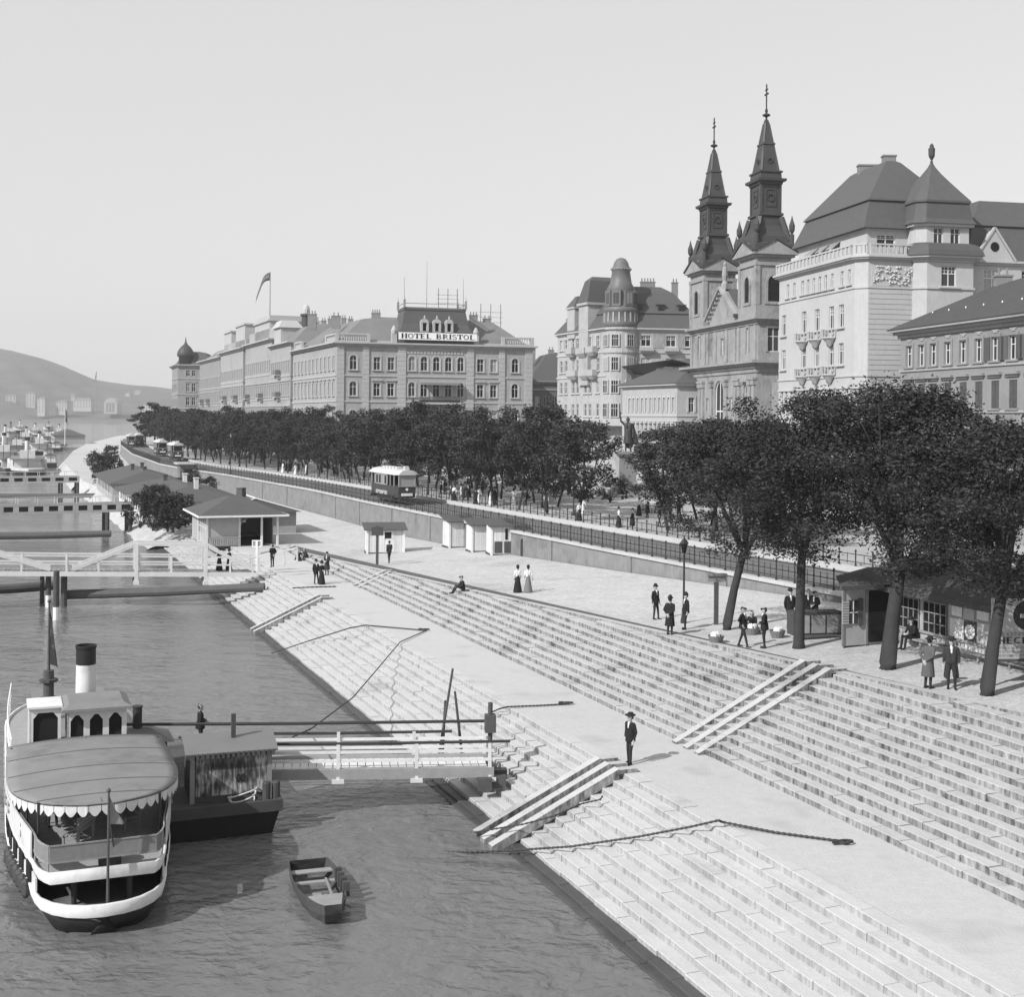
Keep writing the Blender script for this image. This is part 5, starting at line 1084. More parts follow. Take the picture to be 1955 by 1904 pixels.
b = MB(); b.box(0, 1.9, 0, 1.5, 0, 1.35); b.build('wall', WOODD, h2); b = MB(); b.loft([[(-.25, -.25, 1.35), (2.15, -.25, 1.35), (2.15, 1.75, 1.35), (-.25, 1.75, 1.35)], [(.6, .6, 1.75), (1.3, .6, 1.75), (1.3, .9, 1.75), (.6, .9, 1.75)]]); b.build('roof', TIN, h2); b = MB(); b.lathe([(.17, 1.5), (.17, 2.5), (.2, 2.5), (.2, 2.55)], 10, (.9, .7)); b.build('stove_pipe', IRON, h2)
b = MB(); b.tube([(.1, -.2, 0), (.1, -.2, 2.6)], .05, 6); b.build('post', WOODD, h2)
# gangway
ga, gb = Q(47.2, 8.6, 1.55), Q(45.0, 17.2, 1.45); gv = (gb-ga); gl = gv.length; GW = root('pontoon_gangway', ga, ang(gv), 'wooden gangway with pipe rails from the pontoon to the steps', 'gangway'); sl = (gb.z-ga.z)/gl
def gz(x): return sl*x
for y in (-.95, .95):
    b = MB(); b.hexa([(0, y-.08, -.25), (gl, y-.08, gz(gl)-.25), (gl, y+.08, gz(gl)-.25), (0, y+.08, -.25), (0, y-.08, .12), (gl, y-.08, gz(gl)+.12), (gl, y+.08, gz(gl)+.12), (0, y+.08, .12)]); b.build('beam', WOODM, GW)  # darker wood here paints in the shade on the beam sides
for k in range(int(gl/.3)): b = MB(); x = k*.3+.02; b.box(x, x+.27, -.87, .87, gz(x)-.05, gz(x)); b.build('plank', WOODW, GW)
for y in (-.98, .98):
    for x in (.1, gl*.36, gl*.68, gl-.15):
        b = MB(); b.bar((x, y+(-.0), gz(x)-.35), (x, y*(.93), gz(x)+1.0), .12, .12); b.box(x-.22, x+.22, y-.14, y+.14, gz(x)-.38, gz(x)-.24); b.build('rail_post', WOODW, GW)
    for h_ in (.4, .72): b = MB(); b.bar((0, y*.97, h_), (gl, y*.97, gz(gl)+h_), .05, .1); b.build('rail', WOODW, GW)
for (x0, x1, y, h_, r_) in ((-1.0, gl+.6, -.92, 1.05, .055), (-5.6, gl+.1, 1.0, 1.35, .06), (-1.6, gl-1.4, .95, .98, .055)):
    b = MB(); b.tube([(x0, y, gz(x0)+h_), ((x0+x1)/2, y, gz((x0+x1)/2)+h_-.03), (x1, y, gz(x1)+h_)], r_, 8); b.build('pipe_rail', IRON, GW)
b = MB(); b.tube([(gl-.05, -.1, -1.1), (gl-.05, -.1, 2.2)], .09, 8); b.box(gl-.25, gl+.15, -.3, .1, 1.1, 1.75); b.build('mooring_post', WOODD, GW)
for (x, y) in ((gl+.05, .7), (gl+.2, -.9), (gl-.35, -1.2), (gl+.35, 0)): b = MB(); b.box(x-.25, x+.25, y-.16, y+.16, -.75, -.32); b.build('chock', WOODD, GW)
for (x0, y0, x1, y1, h_, lab) in ((gl-1.9, 1.6, gl-1.35, 1.4, 3.5, 'tallest dark pole of the three leaning at the gangway'), (gl-1.7, 1.7, gl-1.6, 1.75, 2.2, 'short upright dark pole of the three by the gangway'), (gl-.9, 1.5, gl-1.25, 1.5, 2.6, 'dark pole leaning back toward the pontoon by the gangway')):
    M = GW.matrix_basis.copy(); pa = Matrix.Translation(ga) @ Matrix.Rotation(ang(gv), 4, 'Z') @ Vector((x0, y0, -.6)); pb = Matrix.Translation(ga) @ Matrix.Rotation(ang(gv), 4, 'Z') @ Vector((x1, y1, h_-.3))
    b = MB(); b.tube([pa, pa.lerp(pb, .5), pb], [.06, .055, .045], 7); b.build('boat_pole', WOODD, label=lab, cat='pole', group='poles leaning at the gangway')
# rowing boat
ra, rb_ = at(588, 1652, 0.3), at(636, 1752, 0.3); rv = rb_-ra; rl = rv.length; RB = root('rowing_boat', Vector((ra.x, ra.y, 0)), ang(rv), 'old open wooden rowing boat floating by the pontoon', 'boat')
def rring(sc, z, xo=0): 
    st = [(0, .62), (.8, .72), (1.8, .76), (2.8, .72), (3.8, .56), (4.5, .34), (4.85, .26)]; k = rl/4.85
    return [(x*k+xo*(x > 4), -y*sc, z+.16*max(0, (x-3.2)/1.6)**2) for x, y in st]+[(x*k+xo*(x > 4), y*sc, z+.16*max(0, (x-3.2)/1.6)**2) for x, y in st[::-1]]
b = MB(); b.loft([rring(.72, -.12, -.25), rring(.92, .2), rring(1.0, .48), rring(.93, .48), rring(.85, .2), rring(.66, -.04, -.25)], cap=False); r0 = rring(.66, -.04, -.25); b.poly(r0); b.poly(rring(.72, -.12, -.25)[::-1]); b.build('hull', mat('old_boat_wood', .065, .8, .25, 3), RB)
for x, w in ((.5, .3), (1.5, .2)): b = MB(); b.box(x, x+w, -.68, .68, .3, .34); b.build('thwart', WOODM, RB)
b = MB(); b.poly([(rl*.72, -.5, .5), (rl*.985, -.25, .62), (rl*.985, .25, .62), (rl*.72, .5, .5)]); o = b.build('foredeck', WOODM, RB); md = o.modifiers.new('t', 'SOLIDIFY'); md.thickness = .04
for k in range(4): b = MB(); b.box(1.6+k*.42, 1.72+k*.42, .55, .75, .3, .72); b.build('rib', WOODD, RB)
b = MB(); b.bar((1.5, .3, .36), (3.6, .15, .5), .06, .06); b.build('oar', WOODM, RB); b = MB(); b.box(1.8, 3.0, -.45, .1, .02, .06); b.build('bottom_board', WOODM, RB)
# ================================================================ chains and ropes
def chain(name, label, pts_, r0, link=.16, m=IRON, cat='chain'):
    P = [Vector(p) for p in pts_]; path = []
    for a, c in zip(P, P[1:]):
        n = max(2, int((c-a).length/(link/2))); path += [a.lerp(c, k/n) for k in range(n)]
    path.append(P[-1]); rad = [r0*.72*(1.25 if k % 2 else .75) for k in range(len(path))]
    b = MB(); b.tube(path, rad, 6); return b.build(name, m, label=label, cat=cat, group='mooring chains on the landing')
def step_z(p): s, w = sw(p); return 2.1-(20.2-w)*.488+.16 if w < 20.2 else 2.1
def onstep(x, y, dz=.05):
    z = 1.0
    for i in range(40): z = .6*z+.4*min(2.1, max(.05, step_z(at(x, y, z))))
    p = at(x, y, z); p.z += dz; return p
chain('mooring_chain', 'longest heavy chain from the river over the step edge to the landing', [at(760, 1626, -.25), at(830, 1627, -.06), at(900, 1628, .05), at(955, 1626, .12), at(1090, 1617, .75), at(1220, 1598, 1.45), at(1320, 1579, 2.05), at(1372, 1567, 2.36), at(1378, 1570, 2.22), at(1480, 1590, 2.16), at(1600, 1606, 2.15), at(1620, 1611, 2.15)], .05)
chain('mooring_chain', 'short hooked chain lying across the lower slideway', [at(905, 1590, .35), at(1001, 1574, .9), at(1060, 1558, 1.2), onstep(1110, 1541, .1), onstep(1146, 1534, .12), onstep(1150, 1528, .12)], .04)
chain('mooring_chain', 'chain ending in a ring on the landing behind the gangway post', [at(935, 1362, 1.9), at(953, 1354, 2.2), at(969, 1350, 2.16), at(1040, 1347, 2.15), at(1087, 1344, 2.15)], .045)
ctn = [at(558, 1408, 2.7), at(594, 1392, 2.55), at(674, 1332, 1.9), at(722, 1276, 1.9), at(764, 1226, 2.2), at(814, 1204, 2.15)]
chain('mooring_rope', 'rope slung from the pontoon up to a ring on the landing', ctn, .04, .3, cat='rope')
chain('mooring_chain', 'chain running straight down the far steps into the water', [at(518, 1248, .1), at(590, 1224, .9), at(666, 1200, 2.2), at(698, 1194, 2.16), at(814, 1204, 2.16)], .05)
chain('mooring_rope', 'short dark rope on the landing near the walking group', [at(558, 1123, 2.15), at(600, 1121, 2.15), at(642, 1120, 2.15)], .06, .3, cat='rope')
for (x, y, lab) in ((1614, 1610, 'iron ring shackle at the end of the longest chain'), (1084, 1344, 'iron ring shackle at the end of the chain behind the gangway'), (812, 1203, 'iron ring shackle where rope and chain meet on the landing')):
    p = at(x, y, 2.14); b = MB(); b.tube([(.22*math.cos(2*math.pi*k/12), .12*math.sin(2*math.pi*k/12), .04) for k in range(13)], .035, 6); b.box(-.4, -.2, -.06, .06, 0, .1); b.build('mooring_ring', IRON, loc=p, rz=.2, label=lab, cat='ring', group='mooring rings on the landing')
# ================================================================ white footbridge, piles and booms
fa = at(486, 1092, 2.15); fb = Vector((-33.6, 96.2, 2.65)); fv = fb-fa; fv.z = 0; fl = fv.length; fr_ = ang(fv)
FB = root('white_footbridge', fa, fr_, 'white timber footbridge with slanted truss braces out to the piles', 'footbridge'); fs = (fb.z-fa.z)/fl
TOT = fl+9.0
for y in (-.9, .9):
    b = MB(); b.bar((0, y, -.12), (TOT, y, fs*TOT-.12), .22, .34); b.build('stringer', WOODW, FB)
    p1, p2 = fl*.27, fl*.63; h = 2.15
    for x in (p1, p2): b = MB(); b.box(x-.13, x+.13, y-.13, y+.13, fs*x-.75, fs*x+h); b.box(x-.2, x+.2, y-.2, y+.2, fs*x-.9, fs*x-.6); b.build('truss_post', WOODW, FB)
    b = MB(); b.bar((p1, y, fs*p1+h), (p2, y, fs*p2+h), .2, .24); b.build('top_chord', WOODW, FB)
    for (x0, z0, x1, z1) in ((fl*.01, .2, p1, h), (p2, h, fl*.95, .2), (fl*1.06, .2, fl*1.45, 1.9)): b = MB(); b.bar((x0, y, fs*x0+z0), (x1, y, fs*x1+z1), .2, .26); b.build('brace', WOODW, FB)
    for x in (.3, fl*.14, fl*.45, fl*.82, fl*.98, fl*1.2, fl*1.42): b = MB(); b.box(x-.07, x+.07, y-.07, y+.07, fs*x, fs*x+1.25); b.build('rail_post', WOODW, FB)
    for hh in (.62, 1.22): b = MB(); b.bar((0, y, hh), (TOT, y, fs*TOT+hh), .07, .12); b.build('handrail', WOODW, FB)
for k in range(int(TOT/.32)): b = MB(); x = k*.32; b.box(x, x+.29, -.95, .95, fs*x+.05, fs*x+.1); b.build('plank', WOODM, FB)
b = MB(); b.bar((-.2, .85, .3), (-3.2, .85, .9), .1, .1); b.bar((-.2, .85, 1.25), (-3.2, .85, 1.9), .1, .12); b.bar((-.2, -.85, 1.25), (-3.2, -.85, 1.9), .1, .12)
for k in range(4): x = -.2-k; b.box(x-.06, x+.06, .79, .91, .1+.2*k, 1.25+.21*k)
b.build('shore_railing', WOODW, FB)
sp = at(490, 1092, 2.1); SG = root('lifebuoy_sign', sp, 0, 'white post with a small framed board at the footbridge end', 'sign'); b = MB(); b.box(-.09, .09, -.09, .09, 0, 2.45); b.build('post', WHITE, SG)
b = MB(); b.box(-.38, .38, -.05, .03, 1.95, 2.03); b.box(-.38, .38, -.05, .03, 2.42, 2.5); b.box(-.38, -.3, -.05, .03, 2.03, 2.42); b.box(.3, .38, -.05, .03, 2.03, 2.42); b.build('frame', WHITE, SG); b = MB(); b.box(-.3, .3, -.02, .0, 2.03, 2.42); b.build('board', WOODM, SG)
for k, (x, y, zt_, r_, lab) in enumerate(((107, 1184, 3.4, .22, 'tallest mooring pile with a white foot at the footbridge'), (92, 1160, 2.4, .2, 'pale-footed mooring pile second from the tallest'), (80, 1153, 2.5, .17, 'thin dark pile behind the pile cluster'), (122, 1158, 2.6, .24, 'thick dark pile under the footbridge joint'))):
    p = at(x, y, 0); b = MB(); b.lathe([(r_, -1), (r_, .9), (r_, .91)], 10, m=1 if k < 2 else 0); b.lathe([(r_, .9), (r_*.95, zt_), (r_*.8, zt_+.05)], 10); b.build('mooring_pile', [WOODD, WHITE], loc=p, label=lab, cat='pile', group='piles under the footbridge')
def boom(label, a, c, r_):
    b = MB(); b.tube([a, (a+c)/2+Vector((0, 0, -.06)), c], [r_, r_*.97, r_*.9], 10); b.build('log_boom', mat('wet_log', .09, .7, .2, 2), label=label, cat='log', group='log booms to the bank')
boom('long floating log boom from the piles to the near steps', at(122, 1136, .75), at(505, 1121, 1.5), .36)
boom('log boom left of the pile cluster running out of the picture', at(100, 1118, 1.1), at(-60, 1128, 1.1), .38)
boom('log boom below the girder bridges by the bushes', at(-40, 1024, .8), at(212, 1019, 1.0), .42)
boom('farther thin log boom between the two girder bridges', at(-40, 947, .8), at(190, 946, 1.0), .42)
def girder(label, xr, yr, xl, yl, zt, nh, dist):
    a, c = at(xr, yr, zt), at(xl, yl, zt); v = c-a; L = v.length; r = root('girder_gangway', a, ang(v), label, 'gangway', 'white girder gangways')
    for y in (-1.0, 1.0):
        b = MB(); h = 1.15; st = L/nh; w0 = st*.62
        b.box(0, L, y-.06, y+.06, 0, .3); b.box(0, L, y-.06, y+.06, h-.25, h)
        for k in range(nh+1): x0 = max(0, k*st-(st-w0)/2); x1 = min(L, k*st+(st-w0)/2); b.box(x0, x1, y-.058, y+.058, .29, h-.24)
        b.build('pierced_girder', WOODG, r)
        for k in range(nh): b = MB(); b.box(k*st+(st-w0)/2-.02, k*st+(st+w0)/2+.02, y-.02, y+.02, .25, h-.2); b.build('dark_backing', INT, r)  # near-black panels fill the holes, painting in their darkness
    for k in range(int(L/.5)): b = MB(); b.box(k*.5, k*.5+.46, -.94, .94, .1, .16); b.build('plank', WOODM, r)
    b = MB()
    for y in (-1, 1): b.bar((0, y, 1.9), (L, y, 1.9), .05, .05); [b.box(k*2.2-.04, k*2.2+.04, y-.04, y+.04, h, 1.9) for k in range(int(L/2.2)+1)]
    b.build('handrail', WOODW, r)
    for x in (.3, 3.0): b = MB(); b.lathe([(.25, -3.5), (.25, .0)], 8, (x, -1)); b.lathe([(.25, -3.5), (.25, .0)], 8, (x, 1)); b.build('support', WOODD, r)
girder('nearer white girder gangway with a row of dark openings', 250, 976, -60, 984, 2.6, 11, 0)
girder('farther white girder gangway with dark openings behind the first', 150, 921, -60, 924, 2.6, 8, 0)
# ================================================================ waiting pavilion and quay sheds
SHW = mat('pavilion_wood', .34, .8, .15, 3, rnd=.1); SHR = mat('felt_roof', .085, .85, .12, 1.0, stain=.1, sscale=.4)
pa = at(395, 1045, 2.1); PV = root('waiting_pavilion', pa, math.atan2(NQ.y, NQ.x), 'wooden waiting pavilion with wide white-edged hipped roof', 'pavilion'); PW, PD, PH = 6.6, 9.0, 2.95
b = MB(); b.loft([[(-.9, -.9, PH), (PW+.9, -.9, PH), (PW+.9, PD+.9, PH), (-.9, PD+.9, PH)], [(2.6, 3.6, PH+1.5), (4.0, 3.6, PH+1.5), (4.0, 5.4, PH+1.5), (2.6, 5.4, PH+1.5)]]); b.build('roof', SHR, PV)
b = MB(); 
for (x0, y0, x1, y1) in ((-.92, -.92, PW+.92, -.92), (PW+.92, -.92, PW+.92, PD+.92), (-.92, PD+.92, -.92, -.92)): b.bar((x0, y0, PH-.06), (x1, y1, PH-.06), .06, .17)
b.build('eave_board', WHITE, PV)
b = MB(); b.box(0, 3.0, 0, .1, 0, PH); b.box(0, .1, .1, PD, 0, PH); b.box(0, PW, PD-.1, PD, 0, PH); b.box(PW-.1, PW, 2, PD, 0, PH); b.build('wall', SHW, PV)
for (x, y) in ((0, 0), (3.0, 0), (5.1, 0), (PW, 0), (0, 1.2), (0, 2.4), (0, 3.6), (0, 5.4), (0, PD)): b = MB(); b.box(x-.1, x+.1, y-.1, y+.1, 0, PH); b.build('pillar', WOODW, PV)
for k, (y0, y1) in enumerate(((.15, 1.1), (1.3, 2.3), (2.5, 3.5), (3.9, 5.2))): b = MB(); b.box(-.04, -.0, y0+.1, y1-.1, 1.1, 2.4); o = b.build('window', GLASS, PV); b = MB(); b.box(-.07, -.045, (y0+y1)/2-.03, (y0+y1)/2+.03, 1.1, 2.4); b.box(-.07, -.045, y0+.1, y1-.1, 1.7, 1.76); b.build('glazing_bar', WHITE, o)
for k in range(14): b = MB(); b.box(.2+k*.2, .32+k*.2, -.16, -.12, .1, .85); b.build('baluster', SHW, PV)
b = MB(); b.box(.1, 3, -.18, -.1, .85, .93); b.box(3.1, 3.6, 0, .1, PH-.7, PH); b.loft([[(3.1, y, PH-.3), (3.1, y, PH-1.0), (3.35, y, PH-.55), (3.8, y, PH-.3)] for y in (0, .1)]); b.box(3.1, PW, 0, .1, PH-.3, PH); b.build('fascia', SHW, PV)
b = MB(); b.box(3.05, 3.12, .1, PD, 0, PH); b.box(0, PW, 0, PD, -.05, .03); b.box(3.5, 6.2, PD-.6, PD-.2, .4, .5); b.build('inner_wall', WOODD, PV)
b = MB(); b.lathe([(.5, PH+1.4), (.45, PH+2.2), (.5, PH+2.2), (.5, PH+2.3)], 4, (4.0, 5.0)); b.build('roof_vent', SHR, PV)
def shed(label, s0, s1, w0, w1, zw, zr_, hip, white, chimneys, gab=False):
    p = Q(s0, w0, zg(s0, w0)); r = root('quay_shed', p, AZ_Q, label, 'shed', 'long sheds on the lower quay'); L, Wd = s1-s0, w1-w0
    b = MB(); b.box(0, L, -Wd, 0, 0, zw); b.build('wall', WOODW if white else SHW, r)
    b = MB(); i = hip; b.loft([[(-.7, .7, zw), (-.7, -Wd-.7, zw), (L+.7, -Wd-.7, zw), (L+.7, .7, zw)], [(i, -Wd/2+.1, zr_), (i, -Wd/2-.1, zr_), (L-i, -Wd/2-.1, zr_), (L-i, -Wd/2+.1, zr_)]]); b.build('roof', SHR, r)
    if gab: b = MB(); b.bar((-.72, .75, zw), (i-.05, -Wd/2, zr_+.05), .14, .12); b.bar((-.72, -Wd-.75, zw), (i-.05, -Wd/2, zr_+.05), .14, .12); b.bar((i, -Wd/2, zr_+.05), (L-i, -Wd/2, zr_+.05), .16, .1); b.build('ridge_trim', WHITE, r)
    n = int(L/3)
    for k in range(n): b = MB(); x = 1+k*3; b.box(x, x+1.2, -.05, .03, 1.0, 2.3); b.build('window', GLASS, r); b = MB(); b.box(x+1.4, x+1.55, -.06, .05, 0, zw); b.build('post', WHITE, r)
    for (x, y, h) in chimneys: b = MB(); b.box(x-.25, x+.25, y-.25, y+.25, zr_-1.2, zr_+h); b.box(x-.32, x+.32, y-.32, y+.32, zr_+h, zr_+h+.12); b.build('chimney', WOODW if h > .6 else SHR, r)
    return r
shed('small shed with white roof edges right behind the pavilion', 134, 142, 20.5, 29.0, 2.3, 3.7, .0, False, (), True)
shed('long dark-roofed shed with pale posts behind the bushes', 152, 184, 15.2, 27.0, 2.3, 3.9, 5.0, True, ((4, -6.5, .9), (18, -7, .8), (22, -5, .5)))
shed('low dark-roofed shed beyond the long shed with twin gables', 190, 222, 14.8, 25.0, 2.5, 4.2, 4.0, False, ((6, -5, .4), (14, -4, .5), (20, -6, .5)))
shed('broad dark landing shed far down the quay under a flag', 560, 596, wcop(560)-30, wcop(560)-18, 3.5, 6.0, 4.0, False, ())
fp = Q(540, wcop(540)-24, zg(540, wcop(540)-24)); b = MB(); b.tube([(0, 0, 0), (0, 0, 15)], [.16, .08], 6); b.build('flagstaff', WHITE, loc=fp, label='white flagstaff by the far landing shed', cat='flagpole')
flag('flag', 'dark hanging flag on the staff by the far landing shed', fp+Vector((0, 0, 14.6)), 5.5, 2.2, Vector((.5, .3, 0)), sag=1.6)
b = MB(); b.tube([(0, 0, 0), (0, 0, 34)], [.14, .06], 6); b.build('flagstaff', WOODM, loc=at(262*.7, 812, Y=800), label='tall thin flagstaff beyond the far landing shed', cat='flagpole')
flag('flag', 'tiny flag at the top of the tall thin flagstaff', at(262*.7, 812, Y=800)+Vector((0, 0, 33.5)), 4.0, 3.0, Vector((-.5, .3, 0)), sag=1.5)
# gate pier with a roofed box on the wall
gp = Q(224, wcop(224)-.6, 2.1); r = root('stair_pier', gp, AZ_Q, 'square pale stair pier with a flat roof on the quay wall', 'pier'); b = MB(); b.box(-2, 2, -1.5, 1.3, 0, 4.0); b.build('shaft', WALLM, r); b = MB(); b.box(-2.6, 2.6, -2.0, 1.8, 4.0, 4.25); b.build('cap', COPM, r); b = MB(); b.box(-2.03, -1.95, -.9, .3, 0, 2.2); b.build('doorway', INT, r)
# ================================================================ far steamers on the left
def steamer(label, x, y, L, bw, white, fun, rz):
    p = at(x, y, 0); r = root('moored_steamer', p, rz, label, 'steamer', 'steamers moored along the far quay')
    def ring(o, z): 
        q = [(L*t, (bw*math.sqrt(max(0, 1-((.25-t)/.25)**2)) if t < .25 else bw*(1 if t < .85 else 1-(t-.85)*3)))for t in lin(0, 1, 12)]; return [(a, -h-o, z) for a, h in q]+[(a, h+o, z) for a, h in q[::-1]]
    b = MB(); b.loft([ring(-.3, -.3), ring(0, 1.0)]); b.build('hull', BLACK, r)
    b = MB(); b.loft([ring(.02, 1.0), ring(.1, 1.5)]); b.build('gunwale', HULLW, r)
    b = MB(); b.box(L*.22, L*.8, -bw*.8, bw*.8, 1.5, 3.6); b.build('saloon', HULLW if white else SHW, r)
    for k in range(8):
        for sd in (-1, 1): b = MB(); a = L*.24+k*L*.07; b.box(a, a+L*.04, sd*bw*.8-.04, sd*bw*.8+.04, 2.1, 3.0); b.build('window', INT, r)
    b = MB(); b.box(L*.15, L*.85, -bw*1.02, bw*1.02, 3.6, 3.72); b.build('awning_deck', CANV, r)
    b = MB(); b.box(L*.3, L*.38, -bw*.45, bw*.45, 3.72, 5.6); b.build('wheelhouse', HULLW, r)
    for sd in (-1, 1): b = MB(); b.M = Matrix.Translation((L*.45, sd*bw*1.0, 1.2)) @ Matrix.Rotation(R(90), 4, 'X'); b.lathe([(2.2, -.7), (2.4, -.6), (2.4, .6), (2.2, .7)], 14); b.build('paddle_box', HULLW, r)
    b = MB(); b.lathe([(.6, 3.7), (.55, 3.7+fun)], 12, (L*.48, 0)); b.build('funnel', HULLW if white else TIN, r); b = MB(); b.lathe([(.62, 3.7+fun), (.62, 4.5+fun)], 12, (L*.48, 0)); b.build('funnel_top', BLACK, r)
    b = MB(); b.tube([(L*.15, 0, 1.5), (L*.15, 0, 9)], [.12, .06], 6); b.build('mast', WOODD, r)
zq = AZ_Q
steamer('bow-on paddle steamer with white bridge nearest in the far moorings', 54, 908, 34, 3.8, True, 4.2, zq)
for (x, y, L, bw, wt, fn, lab) in ((6, 890, 30, 3.5, True, 4.5, 'moored steamer with white funnel at the picture edge'), (30, 872, 30, 3.5, False, 4, 'dark moored steamer behind the bow-on steamer'), (75, 868, 28, 3.2, True, 3.6, 'small white moored steamer just behind the bow-on steamer'), (5, 852, 36, 4, True, 5, 'large white moored steamer with tall funnel far out'),
    (48, 850, 30, 3.5, True, 4, 'white moored steamer in the middle of the far cluster'), (92, 848, 26, 3, False, 3.5, 'dark small steamer beside the quay in the far cluster'), (18, 836, 36, 4, False, 5, 'dark large steamer at the outer end of the cluster'), (70, 833, 30, 3.5, True, 4, 'white steamer at the head of the far cluster'), (112, 836, 28, 3.2, True, 4, 'white steamer berthed nearest the far landing shed'), (40, 824, 36, 4, True, 5, 'farthest pale steamer toward the open river'), (95, 823, 30, 3.5, False, 4, 'farthest dark steamer toward the far shed')):
    steamer(lab, x, y, L, bw, wt, fn, zq+.06*math.sin(x))
def barge(label, x, y, L, bw, cabin, rz):
    p = at(x, y, 0); r = root('moored_barge', p, rz, label, 'barge', 'barges among the far steamers')
    b = MB(); b.loft([[(0, -.4*bw, -.3), (L, -bw*.8, -.3), (L, bw*.8, -.3), (0, .4*bw, -.3)], [(-.8, -.6*bw, 1.3), (L, -bw, 1.1), (L, bw, 1.1), (-.8, .6*bw, 1.3)]]); b.build('hull', WOODD, r)
    b = MB(); b.box(.5, L-.5, -bw*.7, bw*.7, 1.11, 1.3); b.build('deck', DECKM, r)
    b = MB(); b.box(L*.55, L*.85, -bw*.6, bw*.6, 1.3, 3.0); b.build('cabin', cabin, r); b = MB(); b.loft([[(L*.52, -bw*.7, 3.0), (L*.88, -bw*.7, 3.0), (L*.88, bw*.7, 3.0), (L*.52, bw*.7, 3.0)], [(L*.55, -.1, 3.7), (L*.85, -.1, 3.7), (L*.85, .1, 3.7), (L*.55, .1, 3.7)]]); b.build('roof', SHR, r)
    b = MB(); b.tube([(L*.3, 0, 1.3), (L*.3, 0, 7)], [.1, .05], 5); b.build('mast', WOODD, r)
for k, (x, y, lab) in enumerate(((98, 893, 'dark barge tied to the bank behind the farther girder gangway'), (22, 905, 'dark barge just ahead of the bow-on steamer'), (88, 880, 'barge with pale cabin lying along the bank'), (15, 878, 'barge with dark cabin out in the stream of the moorings'), (62, 858, 'barge wedged between two white steamers'), (105, 862, 'barge at the quay edge below the bushes'), (36, 861, 'barge with tall mast in mid cluster'), (120, 850, 'barge nearest the pale quay roadway'), (82, 842, 'small barge far up the moorings'), (2, 866, 'barge cut by the picture edge'), (128, 842, 'barge lying just before the far landing shed'), (58, 840, 'smallest barge far out among the steamers'))):
    barge(lab, x, y, 14+3*(k % 3), 2.2+.3*(k % 2), (HULLW, SHW, WOODW)[k % 3], AZ_Q+.08*math.sin(k*2.3))
# ================================================================ huts by the wall
def hut(label, x0, yb, x1, h, d, dark_front=False, rz=None, extra=0):
    p = ground(x0, yb); q = ground(x1, yb+1); Wd = (q-p).length; z0 = min(p.z, q.z)
    r = root('whitewashed_hut', (p.x, p.y, z0), ang(q-p) if rz is None else rz, label, 'hut', 'whitewashed huts on the quay'); n = max(6, int(Wd/.2))
    for k in range(n):
        b = MB(); w_ = Wd/n; b.box(k*w_+.006, (k+1)*w_-.006, -.02, .03, .12, h); b.build('plank', WOODW, r)
    for k in range(n):
        b = MB(); w_ = d/n; b.box(-.02, .03, k*w_+.006, (k+1)*w_-.006, .12, h-.1*k/n); b.build('plank', WOODW, r)
    b = MB(); b.box(.03, Wd-.03, .03, d, .1, h-.1); b.build('inner_wall', WOODM, r)
    for x in (0, Wd): b = MB(); b.box(x-.09, x+.09, -.09, .07, -.05, h); b.build('corner_post', WHITE, r)
    b = MB(); b.hexa([(-.3, -.35, h-.03), (Wd+.3, -.35, h-.03), (Wd+.3, d+.2, h+.4), (-.3, d+.2, h+.4), (-.3, -.35, h+.06), (Wd+.3, -.35, h+.06), (Wd+.3, d+.2, h+.5), (-.3, d+.2, h+.5)]); b.build('roof', SHR, r)
    b = MB(); b.box(-.1, Wd+.1, -.05, d, -.05, .11); b.build('sill_beam', WOODD, r)
    return r, Wd
r, w_ = hut('lone whitewashed hut behind the dark sign post', 701, 1058, 758, 2.1, 1.9, rz=.2); b = MB(); b.box(w_*.47, w_*.66, -.05, -.025, 1.35, 1.9); b.build('window', INT, r); b = MB(); b.box(w_*.44, w_*.69, -.06, -.03, 1.9, 1.97); b.box(w_*.44, w_*.47, -.06, -.03, 1.3, 1.9); b.box(w_*.66, w_*.69, -.06, -.03, 1.3, 1.9); b.build('window_frame', WHITE, r); b = MB(); b.box(w_*.5, w_*.58, -.06, -.025, .12, 1.2); b.build('post', WHITE, r)
hut('leftmost hut of the three against the wall with a plain plank front', 858, 1047, 896, 2.35, 2.0, rz=.35)
hut('narrow middle hut of the three against the wall', 901, 1055, 929, 2.3, 1.8, rz=.3)
r, w_ = hut('rightmost hut of the three against the wall with dark lower panels', 938, 1061, 991, 2.4, 2.2, rz=.2)
for k in range(3): b = MB(); b.box(.25+k*w_*.3, .2+(k+.85)*w_*.3, -.05, -.022, .2, 1.15); b.build('dark_panel', WOODD, r)
b = MB(); b.box(w_*.42, w_*.5, -.055, -.022, 1.3, 2.2); b.build('slot_window', INT, r)
p = ground(1006, 1062); b = MB(); b.loft([[(-.5, y, 0), (.5, y, 0), (.5, y, 1.3), (0, y, 1.75), (-.5, y, 1.3)] for y in (0, .25)]); b.build('arched_board', WOODD, loc=p, rz=.2, label='dark pointed board leaning beside the rightmost hut', cat='board')
p = ground(720, 1080); r = root('sign_post', p, .1, 'dark post with a square dark board in front of the lone hut', 'sign'); b = MB(); b.box(-.11, .11, -.09, .09, 0, 3.1); b.build('post', WOODD, r); b = MB(); b.box(-.45, .45, -.14, -.09, 2.35, 3.0); b.build('board', WOODD, r)
